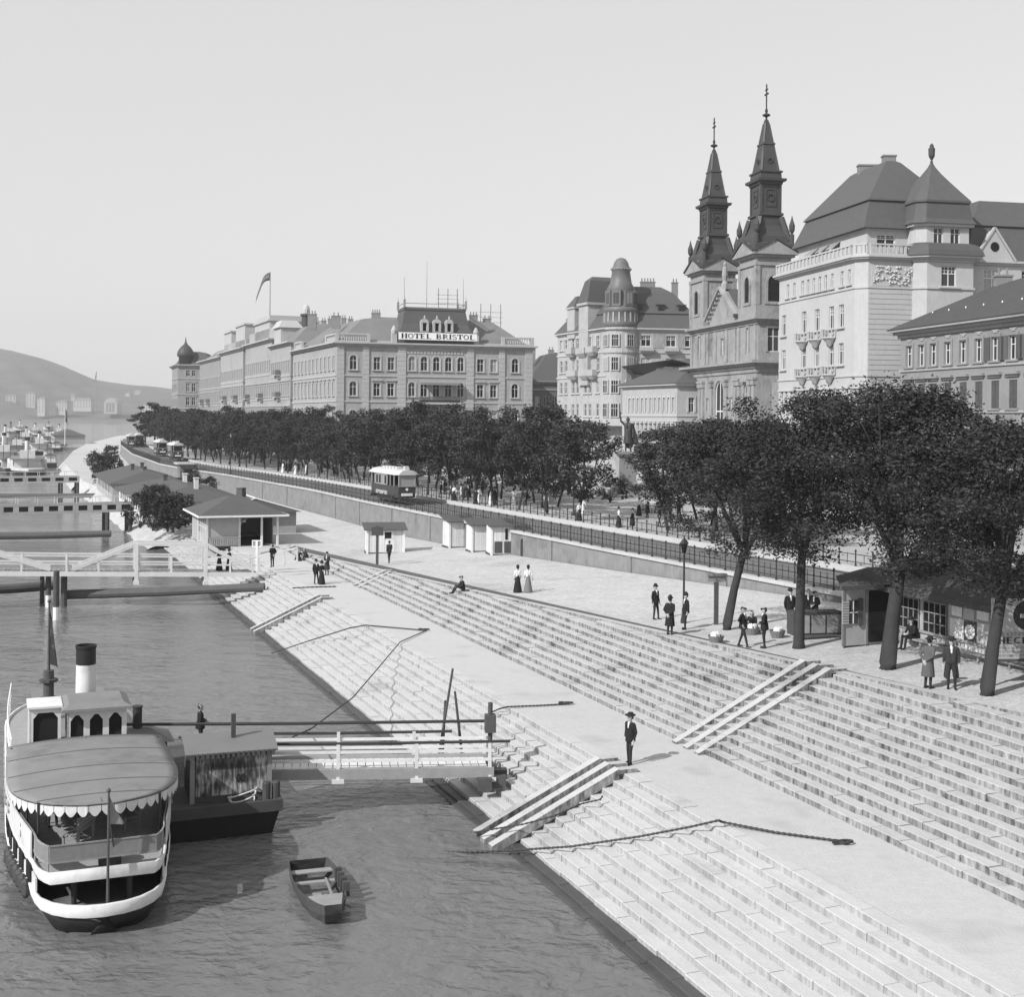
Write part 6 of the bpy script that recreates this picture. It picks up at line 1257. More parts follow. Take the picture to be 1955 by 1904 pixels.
p = ground(1367, 1193); r = root('sign_post', p, .1, 'dark sign post with a flat top board beside the leaning tree', 'sign'); b = MB(); b.box(-.1, .1, -.08, .08, 0, 2.4); b.build('post', WOODD, r); b = MB(); b.box(-.5, .5, -.2, .2, 2.4, 2.5); b.box(-.45, .45, -.1, -.04, 2.1, 2.4); b.build('board', WOODM, r)
def lamp(label, p, h, group='street lamps'):
    r = root('street_lamp', p, .2, label, 'street lamp', group); b = MB(); b.lathe([(.16, 0), (.16, .15), (.09, .5), (.1, .55), (.06, .7), (.05, h-.9), (.08, h-.85), (.05, h-.8), (.04, h-.7)], 8); b.bar((-.35, 0, h-1.0), (.35, 0, h-1.0), .03, .03); b.build('pole', IRON, r)
    b = MB(); b.lathe([(.1, h-.7), (.2, h-.25)], 6); b.build('lantern_glass', GLASS, r); b = MB(); b.lathe([(.24, h-.25), (.14, h-.08), (.05, h), (.02, h+.12)], 6); b.build('lantern_cap', IRON, r)
lamp('black iron lamp post by the two men near the steps', ground(1305, 1190), 4.2)
for k, (x, y) in enumerate(((1035, 970), (1095, 985))): lamp(('thin lamp post among the corso trees by the crowd', 'thin lamp post among the corso trees near the statue')[k], at(x, y, ZCOR), 4.4)
lamp('tall pale mast-like lamp rising behind the quay wall by the sheds', Q(204, wcop(204)+.8, ZCOP), 6.5)
# ================================================================ kiosk and advertising board
KW = mat('kiosk_wood', .36, .8, .18, 2.5); k0 = Q(45.5, 36.0, 0); kz = zg(44, 35)-.02
KI = root('poster_kiosk', (k0.x, k0.y, kz), math.atan2(NQ.y, NQ.x), 'low wooden kiosk covered in posters under the big trees', 'kiosk')   # local x away from river, y up-river
b = MB(); b.prism([(-2.7, 0), (4, 0), (4, 2.4), (-.9, 2.4)], 0, 2.55); b.box(0, 4.0, -12.5, -.002, 0, 2.45); b.build('wall', KW, KI)
b = MB(); b.loft([[(-3.1, -.45, 2.6), (4.4, -.45, 2.6), (4.4, 2.8, 2.6), (-1.0, 2.8, 2.6)], [(-.6, 1.0, 3.1), (3.0, 1.0, 3.1), (3.0, 1.6, 3.1), (-.2, 1.6, 3.1)]]); b.loft([[(-.75, -12.9, 2.45), (4.4, -12.9, 2.45), (4.4, .2, 2.45), (-.75, .2, 2.45)], [(1.8, -12, 3.7), (2.2, -12, 3.7), (2.2, .6, 3.7), (1.8, .6, 3.7)]]); b.build('roof', SHR, KI)
b = MB(); b.box(-.85, -.7, -12.8, .1, 2.3, 2.5); b.box(-3.1, -.9, -.55, -.42, 2.46, 2.63); b.build('eave_board', WOODD, KI)
b = MB(); b.box(-1.32, -.15, -.06, -.02, .1, 2.3); b.build('door', INT, KI)
b = MB(); b.box(-2.35, -1.92, -.05, -.02, .95, 1.95); o = b.build('window', GLASS, KI); b = MB(); b.box(-2.16, -2.12, -.07, -.03, .95, 1.95); b.box(-2.35, -1.92, -.07, -.03, 1.4, 1.44); b.build('glazing_bar', WHITE, o)
for k in range(9): b = MB(); b.box(-2.7, -2.38, -.09, -.04, .95+k*.11, 1.03+k*.11); b.build('shutter_slat', KW, KI)
b = MB(); b.box(-1.88, -1.66, -.1, -.03, .85, 2.0); b.build('open_shutter', WOODD, KI)
for x in (-2.65, -1.44, -.08): b = MB(); b.box(x-.05, x+.05, -.05, 0, 0, 2.5); b.build('corner_post', WOODM, KI)
for (y0, y1) in ((-1.7, -.4), (-3.4, -2.0)):
    b = MB(); b.box(-.05, -.02, y0, y1, .8, 2.1); o = b.build('window', INT, KI)
    b = MB()
    for k in range(5): yy = y0+(y1-y0)*k/4; b.box(-.08, -.045, yy-.02, yy+.02, .8, 2.1)
    for k in range(4): zz = .8+1.3*k/3; b.box(-.08, -.046, y0, y1, zz-.02, zz+.02)
    b.build('glazing_bar', WOODM, o)
PP = [mat('paper_%d' % k, c, .9, .3, 9) for k, c in enumerate((.6, .42, .25, .68, .06))]
for (y0, y1, z0, z1, m) in ((-4.3, -3.7, 1.75, 2.2, 3), (-5.0, -4.4, 1.7, 2.15, 1), (-5.8, -5.15, 1.8, 2.2, 3), (-4.4, -3.6, .75, 1.65, 0), (-5.1, -4.45, .8, 1.65, 4), (-6.0, -5.15, .7, 1.7, 1), (-6.6, -6.05, .6, 1.9, 2), (-5.2, -4.5, .4, .72, 3), (-6.1, -5.3, .3, .62, 0), (-4.0, -3.6, .25, .7, 2), (-7.5, -6.8, .9, 2.0, 1), (-1.6, -.6, .2, .7, 2)):
    b = MB(); b.box(-.045, -.02, y0, y1, z0, z1); o = b.build('poster', PP[m], KI)
    if m == 4: b = MB(); b.M = Matrix.Translation((-.05, (y0+y1)/2, (z0+z1)/2)) @ Matrix.Rotation(R(-90), 4, 'Y'); b.lathe([(.29, 0), (.29, .012), (.15, .012)], 18, cap=False); b.lathe([(.12, 0), (.12, .01)], 14); b.build('printed_ring', PP[3], o)
b = MB(); b.box(-.42, -.05, -8.6, -1.2, .42, .48); b.box(-.1, -.04, -8.6, -1.2, .75, .85)
for k in range(5): b.box(-.36, -.3, -.5-k*1.7, -.42-k*1.7, 0, .42)
b.build('bench', WOODM, KI)
p = ground(1600, 1216); b = MB(); b.box(-2.3, 0, -.35, .35, .15, 1.15); b.box(-2.3, 0, -.36, .36, 1.15, 1.2); r = root('market_chest', p, .2, 'low dark slatted chest beside the kiosk behind the tree', 'chest'); b.build('body', WOODD, r)
for k in range(3): b = MB(); b.box(-2.2+k*.75, -1.55+k*.75, -.39, -.36, .25, 1.05); b.build('panel', WOODM, r)
ap = ground(1931, 1330)+Vector((.75, 1.9, -.02)); AB = root('advert_board', ap, .08, 'white advertising board with a black disc at the picture edge', 'billboard'); b = MB(); b.box(-.75, 2.2, 0, .08, .95, 3.1); b.build('board', mat('shaded_board_paper', .36, .9, .08, 2), AB)  # paper darkened in its colour for the shade it stands in
b = MB(); b.box(-.8, 2.25, -.05, .1, .85, .95); b.box(-.7, -.58, .02, .1, 0, .9); b.box(1.9, 2.02, .02, .1, 0, .9); b.build('frame', WOODD, AB)
b = MB(); b.M = Matrix.Translation((.55, -.004, 2.5)) @ Matrix.Rotation(R(90), 4, 'X'); b.lathe([(.52, 0), (.52, .012)], 28); o = b.build('black_disc', BLACK, AB)
for txt, z, h_, x0, x1, m in (('BAL', 2.42, .14, .25, .8, WHITE), ('ZONGO', 1.78, .12, -.5, .9, PP[2]), ('HECKEN', 1.5, .22, -.55, 1.25, BLACK)):
    zz_ = [z]; b = MB(); letters(txt, h_, -.018 if txt == 'BAL' else -.004, x0, x1, b, serif=False); b.build('lettering', m, AB)
b = MB()
for k in range(3):
    for j in range(8): b.box(-.55+j*.17, -.42+j*.17, -.012, -.002, 1.32-k*.14, 1.4-k*.14)
b.build('small_print', PP[2], AB)
# ================================================================ tram cars, statue, cart, planks
TR_D = mat('tram_paint', .05, .4, .1, 2); TR_L = mat('tram_panel', .32, .5, .1, 2); TR_R = mat('tram_roof', .5, .7, .08, 1)
def tram(label, s, off_, L=7.6, far=False):
    p = Q(s, wcop(s)+off_, ZCOP+.03); t = (Q(s-3, wcop(s-3)+off_)-Q(s+3, wcop(s+3)+off_)); r = root('tram_car', p, ang(t), label, 'tram', 'tram cars on the quay line'); r.scale = (1.06, 1.1, 1.2)   # local +x toward the bridge
    hw = 1.05; b = MB(); b.box(0, L, -hw, hw, .75, 1.6); b.loft([[(L, -hw, .6), (L+.6, -hw*.8, .6), (L+.6, hw*.8, .6), (L, hw, .6)], [(L, -hw, 1.6), (L+.6, -hw*.8, 1.6), (L+.6, hw*.8, 1.6), (L, hw, 1.6)]]); b.loft([[(0, hw, .6), (-.6, hw*.8, .6), (-.6, -hw*.8, .6), (0, -hw, .6)], [(0, hw, 1.6), (-.6, hw*.8, 1.6), (-.6, -hw*.8, 1.6), (0, -hw, 1.6)]]); b.build('body', TR_D, r)
    for sd in (-1, 1):
        b = MB(); b.box(1.6, L-2.3, sd*hw-.03, sd*hw+.03, .72, 1.08); b.build('side_panel', TR_L, r)
        n = 4
        for k in range(n): x0 = 1.6+k*(L-3.9)/n; b = MB(); b.box(x0+.1, x0+(L-3.9)/n-.1, sd*hw-.02, sd*hw+.012, 1.68, 2.45); b.build('window', GLASS, r)
        b = MB(); 
        for k in range(n+1): x0 = 1.6+k*(L-3.9)/n; b.box(x0-.1, x0+.1, sd*hw-.06, sd*hw+.03, 1.6, 2.55)
        b.box(1.5, L-2.2, sd*hw-.06, sd*hw+.03, 2.45, 2.6); b.box(1.5, L-2.2, sd*hw-.06, sd*hw+.04, 1.6, 1.68); b.build('window_frame', TR_L, r)
        for x in (.1, L-.1, L-1.3, 1.2): b = MB(); b.box(x-.05, x+.05, sd*hw-.05, sd*hw+.02, 1.6, 2.6); b.build('platform_pillar', TR_L, r)
    b = MB(); b.box(1.6, L-2.3, -hw+.1, hw-.1, 1.6, 2.5); b.build('saloon', INT, r)
    for sg, x in ((1, L+.6), (-1, -.6)):
        b = MB(); b.box(min(x, x-sg*.06), max(x, x-sg*.06), -.75, .75, 1.62, 2.45); b.build('windscreen', GLASS, r)
        b = MB(); xx = x+sg*.01
        for (y0, y1, z0, z1) in ((-.85, -.75, 1.55, 2.6), (.75, .85, 1.55, 2.6), (-.75, .75, 2.45, 2.6), (-.75, .75, 1.55, 1.62)): b.box(xx-.05, xx+.05, y0, y1, z0, z1)
        b.build('windscreen_frame', TR_L, r)
        b = MB(); b.M = Matrix.Translation((x+sg*.02, 0, 1.32)) @ Matrix.Rotation(R(90), 4, 'Y'); b.lathe([(.12, -.06), (.12, .06)], 10); b.build('headlight', WHITE, r)
        b = MB(); b.box(x-.03, x+.05*sg+.03, -.55, .55, .75, .98); b.build('route_board', WHITE, r); b = MB(); b.box(x-.1, x+.25*sg+.1, -.9, .9, .35, .55); b.build('fender', IRON, r)
    b = MB(); b.loft([[(x, y*s_, z) for y, z in ((-1.2, 2.58), (-1.15, 2.7), (-.7, 2.95), (0, 3.05), (.7, 2.95), (1.15, 2.7), (1.2, 2.58))] for x, s_ in ((-.8, .7), (-.5, 1), (L+.5, 1), (L+.8, .7))]); b.build('roof', TR_R, r)
    for k in range(5): b = MB(); x = 1.5+k*1.0; b.box(x, x+.7, -.35, .35, 3.0, 3.2); b.build('roof_ventilator', TR_R, r)
    b = MB(); b.box(L+.1, L+.5, -.2, .2, 2.95, 3.35); b.build('number_box', TR_R, r)
    b = MB(); b.box(1.2, L-1.2, -.85, .85, .35, .75); b.build('underframe', IRON, r)
    for x in (2.2, L-2.2):
        for sd in (-1, 1): b = MB(); b.M = Matrix.Translation((x, sd*.72, .38)) @ Matrix.Rotation(R(90), 4, 'X'); b.lathe([(.38, -.05), (.38, .05)], 14); b.build('wheel', IRON, r)
tram('single tram car with pale roof running beside the corso trees', 137.5, 2.1)
tram('second tram car far along the quay line with pale front', 272, 4.8); tram('tram car just behind the pale-fronted tram', 300, 4.6); tram('distant tram car at the bend of the quay line', 385, 2.0); tram('farthest tram car beyond the bend', 400, 4.8)
BRONZE = mat('dark_bronze', .05, .45, .2, 2); GRAN = mat('granite', .19, .7, .12, 1.5)
st = at(1199, HYP, Y=150); st.z = ZCOR; SR = root('poet_monument', st, 0, 'dark bronze statue with raised arm on a granite pedestal', 'statue')
b = MB(); 
for (h_, w_) in ((.35, 2.6), (.7, 2.2), (1.0, 1.8)): b.box(-w_, w_, -w_, w_, h_-.35, h_)
b.build('steps', GRAN, SR); b = MB(); b.loft([[(sx*w_, sy*w_, z) for sx, sy in ((-1, -1), (1, -1), (1, 1), (-1, 1))] for w_, z in ((1.2, 1.0), (1.2, 1.5), (.95, 1.7), (.9, 4.5), (1.15, 4.7), (1.3, 4.95), (1.3, 5.15), (1.0, 5.2))]); b.build('pedestal', GRAN, SR)
# (figure is added with the people)
cz = at(588, 968, 2.1)
def cart():
    r = root('horse_cart', cz, .15, 'flat two-horse cart standing by the quay wall', 'cart'); b = MB(); b.box(-1.9, 1.9, -.75, .75, .85, 1.0); b.box(-1.9, 1.9, -.8, -.72, 1.0, 1.5); b.box(-1.9, 1.9, .72, .8, 1.0, 1.5); b.build('bed', WOODD, r)
    for x in (-1.3, 1.3):
        for y in (-.95, .95):
            b = MB(); b.M = Matrix.Translation((x, y, .5))
            for k in range(12): a, c = 2*math.pi*k/12, 2*math.pi*(k+1)/12; b.bar((.48*math.cos(a), 0, .48*math.sin(a)), (.48*math.cos(c), 0, .48*math.sin(c)), .07, .06); b.bar((0, 0, 0), (.46*math.cos(a), 0, .46*math.sin(a)), .03, .03)
            b.build('wheel', WOODD, r)
    b = MB(); b.tube([(1.9, 0, .8), (4.6, 0, .95)], .05, 6); b.build('shaft', WOODD, r)
    return r
cart()
lp_ = at(1258, 978, ZCOR); r = root('plank_stack', lp_, .25, 'stack of pale planks lying on the corso near the statue', 'planks'); rr = random.Random(4)
for k in range(22): b = MB(); b.box(-2.2+rr.uniform(-.4, .4), 2.2+rr.uniform(-.4, .4), -1.2+(k % 5)*.48, -.8+(k % 5)*.48, .1+(k//5)*.2, .2+(k//5)*.2); b.build('plank', WOODW, r, rz=rr.uniform(-.06, .06))
p = at(1259, 975, ZCOR); r = root('notice_board', p, 0, 'small white notice on a thin post near the plank stack', 'sign'); b = MB(); b.tube([(0, 0, 0), (0, 0, 2.4)], .04, 6); b.build('post', IRON, r); b = MB(); b.box(-.4, .4, -.03, .03, 2.4, 2.95); b.build('board', WHITE, r)
for k in range(9):
    p = at(905+k*34, 927+k*3.4, ZCOR); r = root('park_bench', p, .4, 'dark slatted corso bench, %s of the row counting from the tram' % ('first', 'second', 'third', 'fourth', 'fifth', 'sixth', 'seventh', 'eighth', 'ninth')[k], 'bench', 'benches under the corso trees')
    b = MB(); [b.box(-.9, .9, -.2+j*.13, -.1+j*.13, .42, .46) for j in range(4)]; b.build('seat', WOODM, r); b = MB(); [b.box(-.9, .9, .3, .33, .55+j*.13, .64+j*.13) for j in range(3)]; b.build('backrest', WOODM, r)
    for x in (-.8, .8): b = MB(); b.box(x-.03, x+.03, -.2, .34, 0, .42); b.build('leg', IRON, r)
# ================================================================ trees
LEAF = mat('locust_leaf', .032, .6, .3, 1.2, rnd=.45, spec=.25); LEAFC = mat('corso_leaf', .05, .7, .35, .9, rnd=.4, spec=.2); BARK = mat('bark', .04, .9, .25, 3, bump=.6, bscale=14); BARKN = BARK
def crown_arrays(seed, cl, leaves, size, flat=.45):
    g = np.random.default_rng(seed); V = []; 
    for (c, r_, dn) in cl:
        n = int(dn*leaves*(r_[0]*r_[1]*r_[2])**.66); d_ = g.normal(size=(n, 3)); d_ /= np.linalg.norm(d_, axis=1)[:, None]
        rad = g.uniform(.25, 1.0, (n, 1))**.5; p = np.array(c)+d_*rad*np.array(r_)*(1+.25*g.normal(size=(n, 1)))
        a = g.normal(size=(n, 3)); a[:, 2] *= flat; a /= np.linalg.norm(a, axis=1)[:, None]; b_ = np.cross(a, g.normal(size=(n, 3))); b_ /= np.linalg.norm(b_, axis=1)[:, None]+1e-6
        s = size*g.uniform(.6, 1.4, (n, 1)); q = np.stack([p-a*s, p+b_*s*.45, p+a*s, p-b_*s*.45], 1); V.append(q.reshape(-1, 3))
    return np.concatenate(V)
def quad_mesh(name, V, m):
    n = len(V)//4; me = bpy.data.meshes.new(name); me.vertices.add(len(V)); me.vertices.foreach_set('co', V.astype(np.float32).ravel())
    me.loops.add(n*4); me.loops.foreach_set('vertex_index', np.arange(n*4, dtype=np.int32)); me.polygons.add(n); me.polygons.foreach_set('loop_start', np.arange(n, dtype=np.int32)*4)
    me.materials.append(m); me.update(calc_edges=True); return me
def tree_meshes(seed, h, trunk, spread, lean=(0, 0), ncl=46, leaves=300, size=.13, tr=.3, vr=.55, lm=None):
    r_ = random.Random(seed); b = MB(); cl = []; top = Vector((lean[0], lean[1], trunk)); b.tube([(0, 0, -.2), (0, 0, .25), (lean[0]*.4, lean[1]*.4, trunk*.5), top], [tr*1.5, tr*1.1, tr*.9, tr*.8], 9)
    nl = 6
    for k in range(nl):
        a = 2*math.pi*(k+r_.uniform(-.3, .3))/nl; rr_ = spread*r_.uniform(.35, .6); hz = trunk+(h-trunk)*r_.uniform(.35, .62); e = Vector((lean[0]+rr_*math.cos(a), lean[1]+rr_*math.sin(a), hz)); mid = top.lerp(e, .5)+Vector((r_.uniform(-.3, .3), r_.uniform(-.3, .3), r_.uniform(-.3, .2)))
        b.tube([top-Vector((0, 0, .3)), mid, e], [tr*.55, tr*.38, tr*.2], 6)
        for j in range(3):
            a2 = a+r_.uniform(-.9, .9); e2 = e+Vector((spread*.4*math.cos(a2), spread*.4*math.sin(a2), (h-hz)*r_.uniform(.0, .75))); b.tube([e.lerp(mid, .3), (e+e2)/2+Vector((0, 0, .2)), e2], [tr*.22, tr*.14, tr*.05], 5)
    b.tube([top-Vector((0, 0, .3)), (lean[0], lean[1], h*.75), (lean[0]+.3, lean[1], h*.92)], [tr*.5, tr*.3, tr*.08], 6)
    for k in range(ncl):
        a = r_.uniform(0, 2*math.pi); v = r_.uniform(0, 1)**.75; low = k % 5 == 0
        if low: v = r_.uniform(-.22, .12)
        f = (1-((v-.42)/.62)**2)**.5 if abs(v-.42) < .6 else .3
        rr_ = spread*f*math.sqrt(r_.uniform(.1, 1.08)); z = trunk*1.02+(h-trunk)*(.1+.78*v); s = r_.uniform(.5, 1.3)*spread*.22*(.75 if low else 1)
        cl.append(((lean[0]+rr_*math.cos(a), lean[1]+rr_*math.sin(a), z), (s, s, s*vr*r_.uniform(.7, 1.2)), .5 if low else r_.uniform(.6, 1.1)))
    return b.mesh('trunk', BARK, True), quad_mesh('crown', crown_arrays(seed, cl, leaves, size), lm or LEAF)
def plant(name, label, p, meshes, rz=0.0, sc=1.0, group=None, cat='tree'):
    r = root(name, p, rz, label, cat, group); r.scale = (sc, sc, sc); put('trunk', meshes[0], r); put('crown', meshes[1], r); return r
FT = [((1388, 1203), 10.4, 3.8, 4.1, (.9, .6), .21, 'leaning locust tree beside the sign post'), ((1525, 1238), 11.6, 4.4, 4.2, (.1, 0), .22, 'tall upright locust tree between the basket sellers and the kiosk'), ((1695, 1278), 11.4, 4.0, 4.6, (.5, .2), .3, 'thick-trunked forking locust tree in front of the kiosk'), ((1885, 1328), 10.2, 3.8, 4.3, (.6, .2), .23, 'locust tree by the advertising board')]
for k, ((x, y), h, t, spd, ln, tr_, lab) in enumerate(FT):
    plant('locust_tree', lab, ground(x, y), tree_meshes(100+k, h, t, spd, ln, 92, 1100, .075, tr_), group='big locust trees on the quay')
for k, (s, w, h, lab) in enumerate(((29.0, 33.0, 10.5, 'locust tree filling the picture edge past the advertising board'), (38, 44, 9.5, 'tree crown behind the kiosk roof'), (52, 47.5, 9.0, 'tree standing across the tracks behind the tall upright locust'), (63, 50, 9.0, 'tree across the tracks behind the leaning locust'))):
    plant('locust_tree', lab, Q(s, w, zg(s, w) if w < 40 else ZCOR), tree_meshes(120+k, h, 3.4, 4.0, (.3, 0), 48, 800, .10, .28), group='big locust trees on the quay')
PROT = [tree_meshes(200+k, 9.0+.6*(k % 4), 2.3+.2*(k % 3), 3.3+.3*(k % 3), (.5*math.sin(k*1.7), .5*math.cos(k*2.1)), 54, 470, .14, .14, .7, LEAFC) for k in range(9)]
rr = random.Random(31); n = 0
ORD = lambda q: '%d%s' % (q, 'th' if 10 < q % 100 < 14 else {1: 'st', 2: 'nd', 3: 'rd'}.get(q % 10, 'th'))
for (o, s0, s1, st_, rown) in ((9.3, 78, 330, 6.6, 'the row beside the tram tracks'), (14.2, 84, 330, 6.8, 'the middle row'), (19.0, 92, 300, 7.4, 'the row nearest the houses')):
    s = s0; n = 0
    while s < s1:
        w = wcop(s)+o+rr.uniform(-.6, .6)
        p = Q(s, w, ZCOR)
        if (p-Vector((st.x, st.y, ZCOR))).length > 4.6 and not (1105 < CXP+FPX*p.x/p.y < 1275 and p.y < 165):
            n += 1; plant('corso_tree', 'corso tree, %s in %s counting away from the bridge' % (ORD(n), rown), p, PROT[rr.randrange(9)], rr.uniform(0, 6.28), rr.uniform(.84, 1.08), 'tree rows along the corso')
        s += st_+rr.uniform(-.8, .8)
for k in range(14):
    s = 345+k*9; plant('corso_tree', 'distant corso tree past the bend of the tracks, %s from the near end' % ORD(k+1), Q(s, wcop(s)+11+4*(k % 2), ZCOR), PROT[k % 6], k, 1.0, 'tree rows along the corso')
BIG = tree_meshes(300, 13, 3, 5.5, (0, 0), 40, 160, .4, .3)
for k, (x, Y, sc, lab) in enumerate(((296, 395, 1.05, 'tall rounded tree at the far end of the corso'), (322, 380, .95, 'second tall tree at the far end next to the domed house'), (366, 370, .9, 'rounded tree in front of the domed corner house'), (278, 420, .85, 'farthest rounded tree at the bend'))):
    p = at(x, HYP, Y=Y); p.z = ZCOR; plant('corso_tree', lab, p, BIG, k*1.3, sc)
SHM = [tree_meshes(320+k, 3.2+.8*k, .25, 1.9, (0, 0), 44, 620, .12, .09, .9) for k in range(3)]
for k, (x, y, j, sc, lab) in enumerate(((268, 1005, 1, 1.0, 'leftmost dark bush on the bank before the shed'), (292, 1010, 2, 1.05, 'tallest dark bush in the clump before the shed'), (320, 1012, 1, 1.05, 'middle dark bush in the clump by the pavilion'), (340, 1005, 0, 1.2, 'bush touching the pavilion wall'), (306, 1000, 2, .95, 'bush at the back of the clump'), (364, 953, 2, 1.0, 'small round tree rising behind the shed roof'), (395, 955, 1, .9, 'low shrub between shed and quay wall'), (330, 1013, 0, 1.0, 'low shrub at the front of the clump'), (212, 905, 2, 1.3, 'shrub beyond the twin-gabled shed'), (200, 930, 1, 1.5, 'dark bush on the bank by the girder gangway'), (188, 917, 1, 1.4, 'dark bush farther up the bank'), (265, 873, 2, 1.4, 'round bush beside the far quay roadway'))):
    plant('bank_bush', lab, at(x, y, 2.1), SHM[j], k*.8, sc, 'bushes on the lower quay', 'bush')
HEDGE = [tree_meshes(340+k, 2.6, .4, 2.4, (0, 0), 20, 260, .18, .1, .7) for k in range(2)]
for k, (s, o, lab) in enumerate(((124, 31, 'dark round shrub at the foot of the statue'), (130, 24, 'dark shrub on the flower bed before the statue'), (138, 33, 'dark shrub behind the statue'), (118, 38, 'dark shrub in the square near the plank stack'), (108, 36, 'shrub behind the plank stack'))):
    plant('square_shrub', lab, Q(s, wcop(s)+o-8, ZCOR), HEDGE[k % 2], k, 1.0, 'shrubs in the square', 'shrub')
# ================================================================ people, horses, statue figure
PM = dict(coat=mat('dark_wool', .016, .9, .2, 6), grey=mat('grey_wool', .09, .9, .15, 6), trou=mat('trouser_cloth', .025, .9, .2, 6), skin=mat('skin', .36, .6, .06, 8), hat=mat('felt_hat', .02, .9, .1, 5), white=mat('white_cotton', .7, .8, .06, 6), shoe=mat('leather', .015, .5, .1, 5), skirt=mat('skirt_cloth', .16, .9, .15, 6), horse=mat('horse_coat', .03, .6, .2, 4), bronze=BRONZE, mid=mat('mid_cloth', .035, .9, .15, 6))
JOBS = []
class Fig:
    def __init__(s): s.p = []
    def c(s, a, b, r0, r1=None, m='coat', flat=False): s.p.append((Vector(a), Vector(b), r0, r0 if r1 is None else r1, m, flat)); return s
def prim_mesh(b, P):
    a, c, r0, r1, m, flat = P; d = c-a; L = d.length
    if L < 1e-5: d = Vector((0, 0, 1)); L = 1e-4; c = a+d*L
    t = d.normalized(); u = t.cross(Vector((0, 0, 1)))
    if u.length < .05: u = t.cross(Vector((0, 1, 0)))
    u.normalize(); v = u.cross(t); rings = []; n = 12
    prof = [(0, r0), (L, r1)] if flat else [(-r0*math.cos(x), r0*math.sin(x)) for x in (.15, .5, .9, 1.25)]+[(0, r0), (L, r1)]+[(L+r1*math.cos(x), r1*math.sin(x)) for x in (1.25, .9, .5, .15)]
    for (o, r) in prof: rings.append([a+t*o+(u*math.cos(2*math.pi*k/n)-v*math.sin(2*math.pi*k/n))*r for k in range(n)])
    b.loft(rings)
def job(key, fig, voxel): JOBS.append((key, fig, voxel))
BODY = {}
def run_jobs():
    objs = []
    for key, fig, vx in JOBS:
        b = MB(); [prim_mesh(b, P) for P in fig.p]; me = b.mesh('tmp', [PM['coat']]); o = bpy.data.objects.new('tmp', me); COL.objects.link(o); md = o.modifiers.new('r', 'REMESH'); md.mode = 'VOXEL'; md.voxel_size = vx; sm = o.modifiers.new('s', 'SMOOTH'); sm.iterations = 2; sm.factor = .5; objs.append(o)
    dg = bpy.context.evaluated_depsgraph_get()
    for o, (key, fig, vx) in zip(objs, JOBS):
        me = bpy.data.meshes.new_from_object(o.evaluated_get(dg)); me.name = key; n = len(me.polygons); cen = np.zeros(n*3); me.polygons.foreach_get('center', cen); cen = cen.reshape(-1, 3)
        best = np.full(n, 1e9); idx = np.zeros(n, dtype=np.int32); names = []
        for (a, c, r0, r1, m, flat) in fig.p:
            if m not in names: names.append(m)
            a, c = np.array(a), np.array(c); d = c-a; L2 = max(1e-9, d @ d); t = np.clip(((cen-a) @ d)/L2, 0, 1); dist = np.linalg.norm(cen-(a+t[:, None]*d), axis=1)-(r0+(r1-r0)*t)
            if flat:
                ax = ((cen-a) @ d)/math.sqrt(L2); rad = np.sqrt(np.maximum(0, np.sum((cen-a)**2, axis=1)-ax**2)); dist = np.maximum(rad-(r0+(r1-r0)*t), np.maximum(-ax, ax-math.sqrt(L2)))
            dist = np.abs(dist)
            k = dist < best; best[k] = dist[k]; idx[k] = names.index(m)
        me.materials.clear()
        for m in names: me.materials.append(PM[m])
        me.polygons.foreach_set('material_index', idx); me.polygons.foreach_set('use_smooth', np.ones(n, dtype=bool)); me.update(); BODY[key] = me
    for o in objs: m = o.data; bpy.data.objects.remove(o); bpy.data.meshes.remove(m)
def head(f, c, hat='bowler', hair='hat', turn=0.0, mh='hat'):
    c = Vector(c); ct, sn = math.cos(turn), math.sin(turn)
    def L(x, y, z): return c+Vector((x*ct-y*sn, x*sn+y*ct, z))
    f.c(L(0, .01, -.16), L(0, 0, -.05), .055, .055, 'skin'); f.c(L(0, -.005, -.045), L(0, .01, .045), .078, .092, 'skin'); f.c(L(0, -.1, -.005), L(0, -.09, .02), .016, .012, 'skin'); f.c(L(0, -.06, -.085), L(0, -.06, -.085), .035, .035, 'skin')
    for sx in (-1, 1): f.c(L(sx*.09, .01, -.01), L(sx*.092, .01, .02), .018, .018, 'skin'); f.c(L(sx*.034, -.088, .03), L(sx*.034, -.088, .03), .011, .011, hair)
    f.c(L(-.015, -.084, -.045), L(.015, -.084, -.045), .012, .012, hair); f.c(L(0, .04, .01), L(0, .03, .07), .085, .08, hair)
    if hat == 'bowler': f.c(L(0, 0, .075), L(0, 0, .1), .155, .155, mh, True); f.c(L(0, .01, .1), L(0, .01, .13), .105, .1, mh)
    elif hat == 'brim': f.c(L(0, 0, .07), L(0, 0, .098), .2, .2, mh, True); f.c(L(0, .01, .09), L(0, .01, .18), .115, .095, mh, True)
    elif hat == 'cap': f.c(L(0, .01, .07), L(0, .01, .1), .115, .12, mh, True); f.c(L(0, -.1, .06), L(0, -.14, .05), .05, .04, mh)
    elif hat == 'kepi': f.c(L(0, .01, .06), L(0, .01, .18), .105, .1, mh, True)
    elif hat == 'bun': f.c(L(0, .02, .09), L(0, .03, .12), .11, .09, mh); f.c(L(0, .1, .06), L(0, .1, .06), .05, .05, mh)
    elif hat == 'ladyhat': f.c(L(0, 0, .08), L(0, 0, .105), .2, .2, mh, True); f.c(L(0, 0, .1), L(0, 0, .17), .13, .1, mh)
    elif hat == 'scarf': f.c(L(0, .02, .0), L(0, .02, .06), .105, .1, mh)
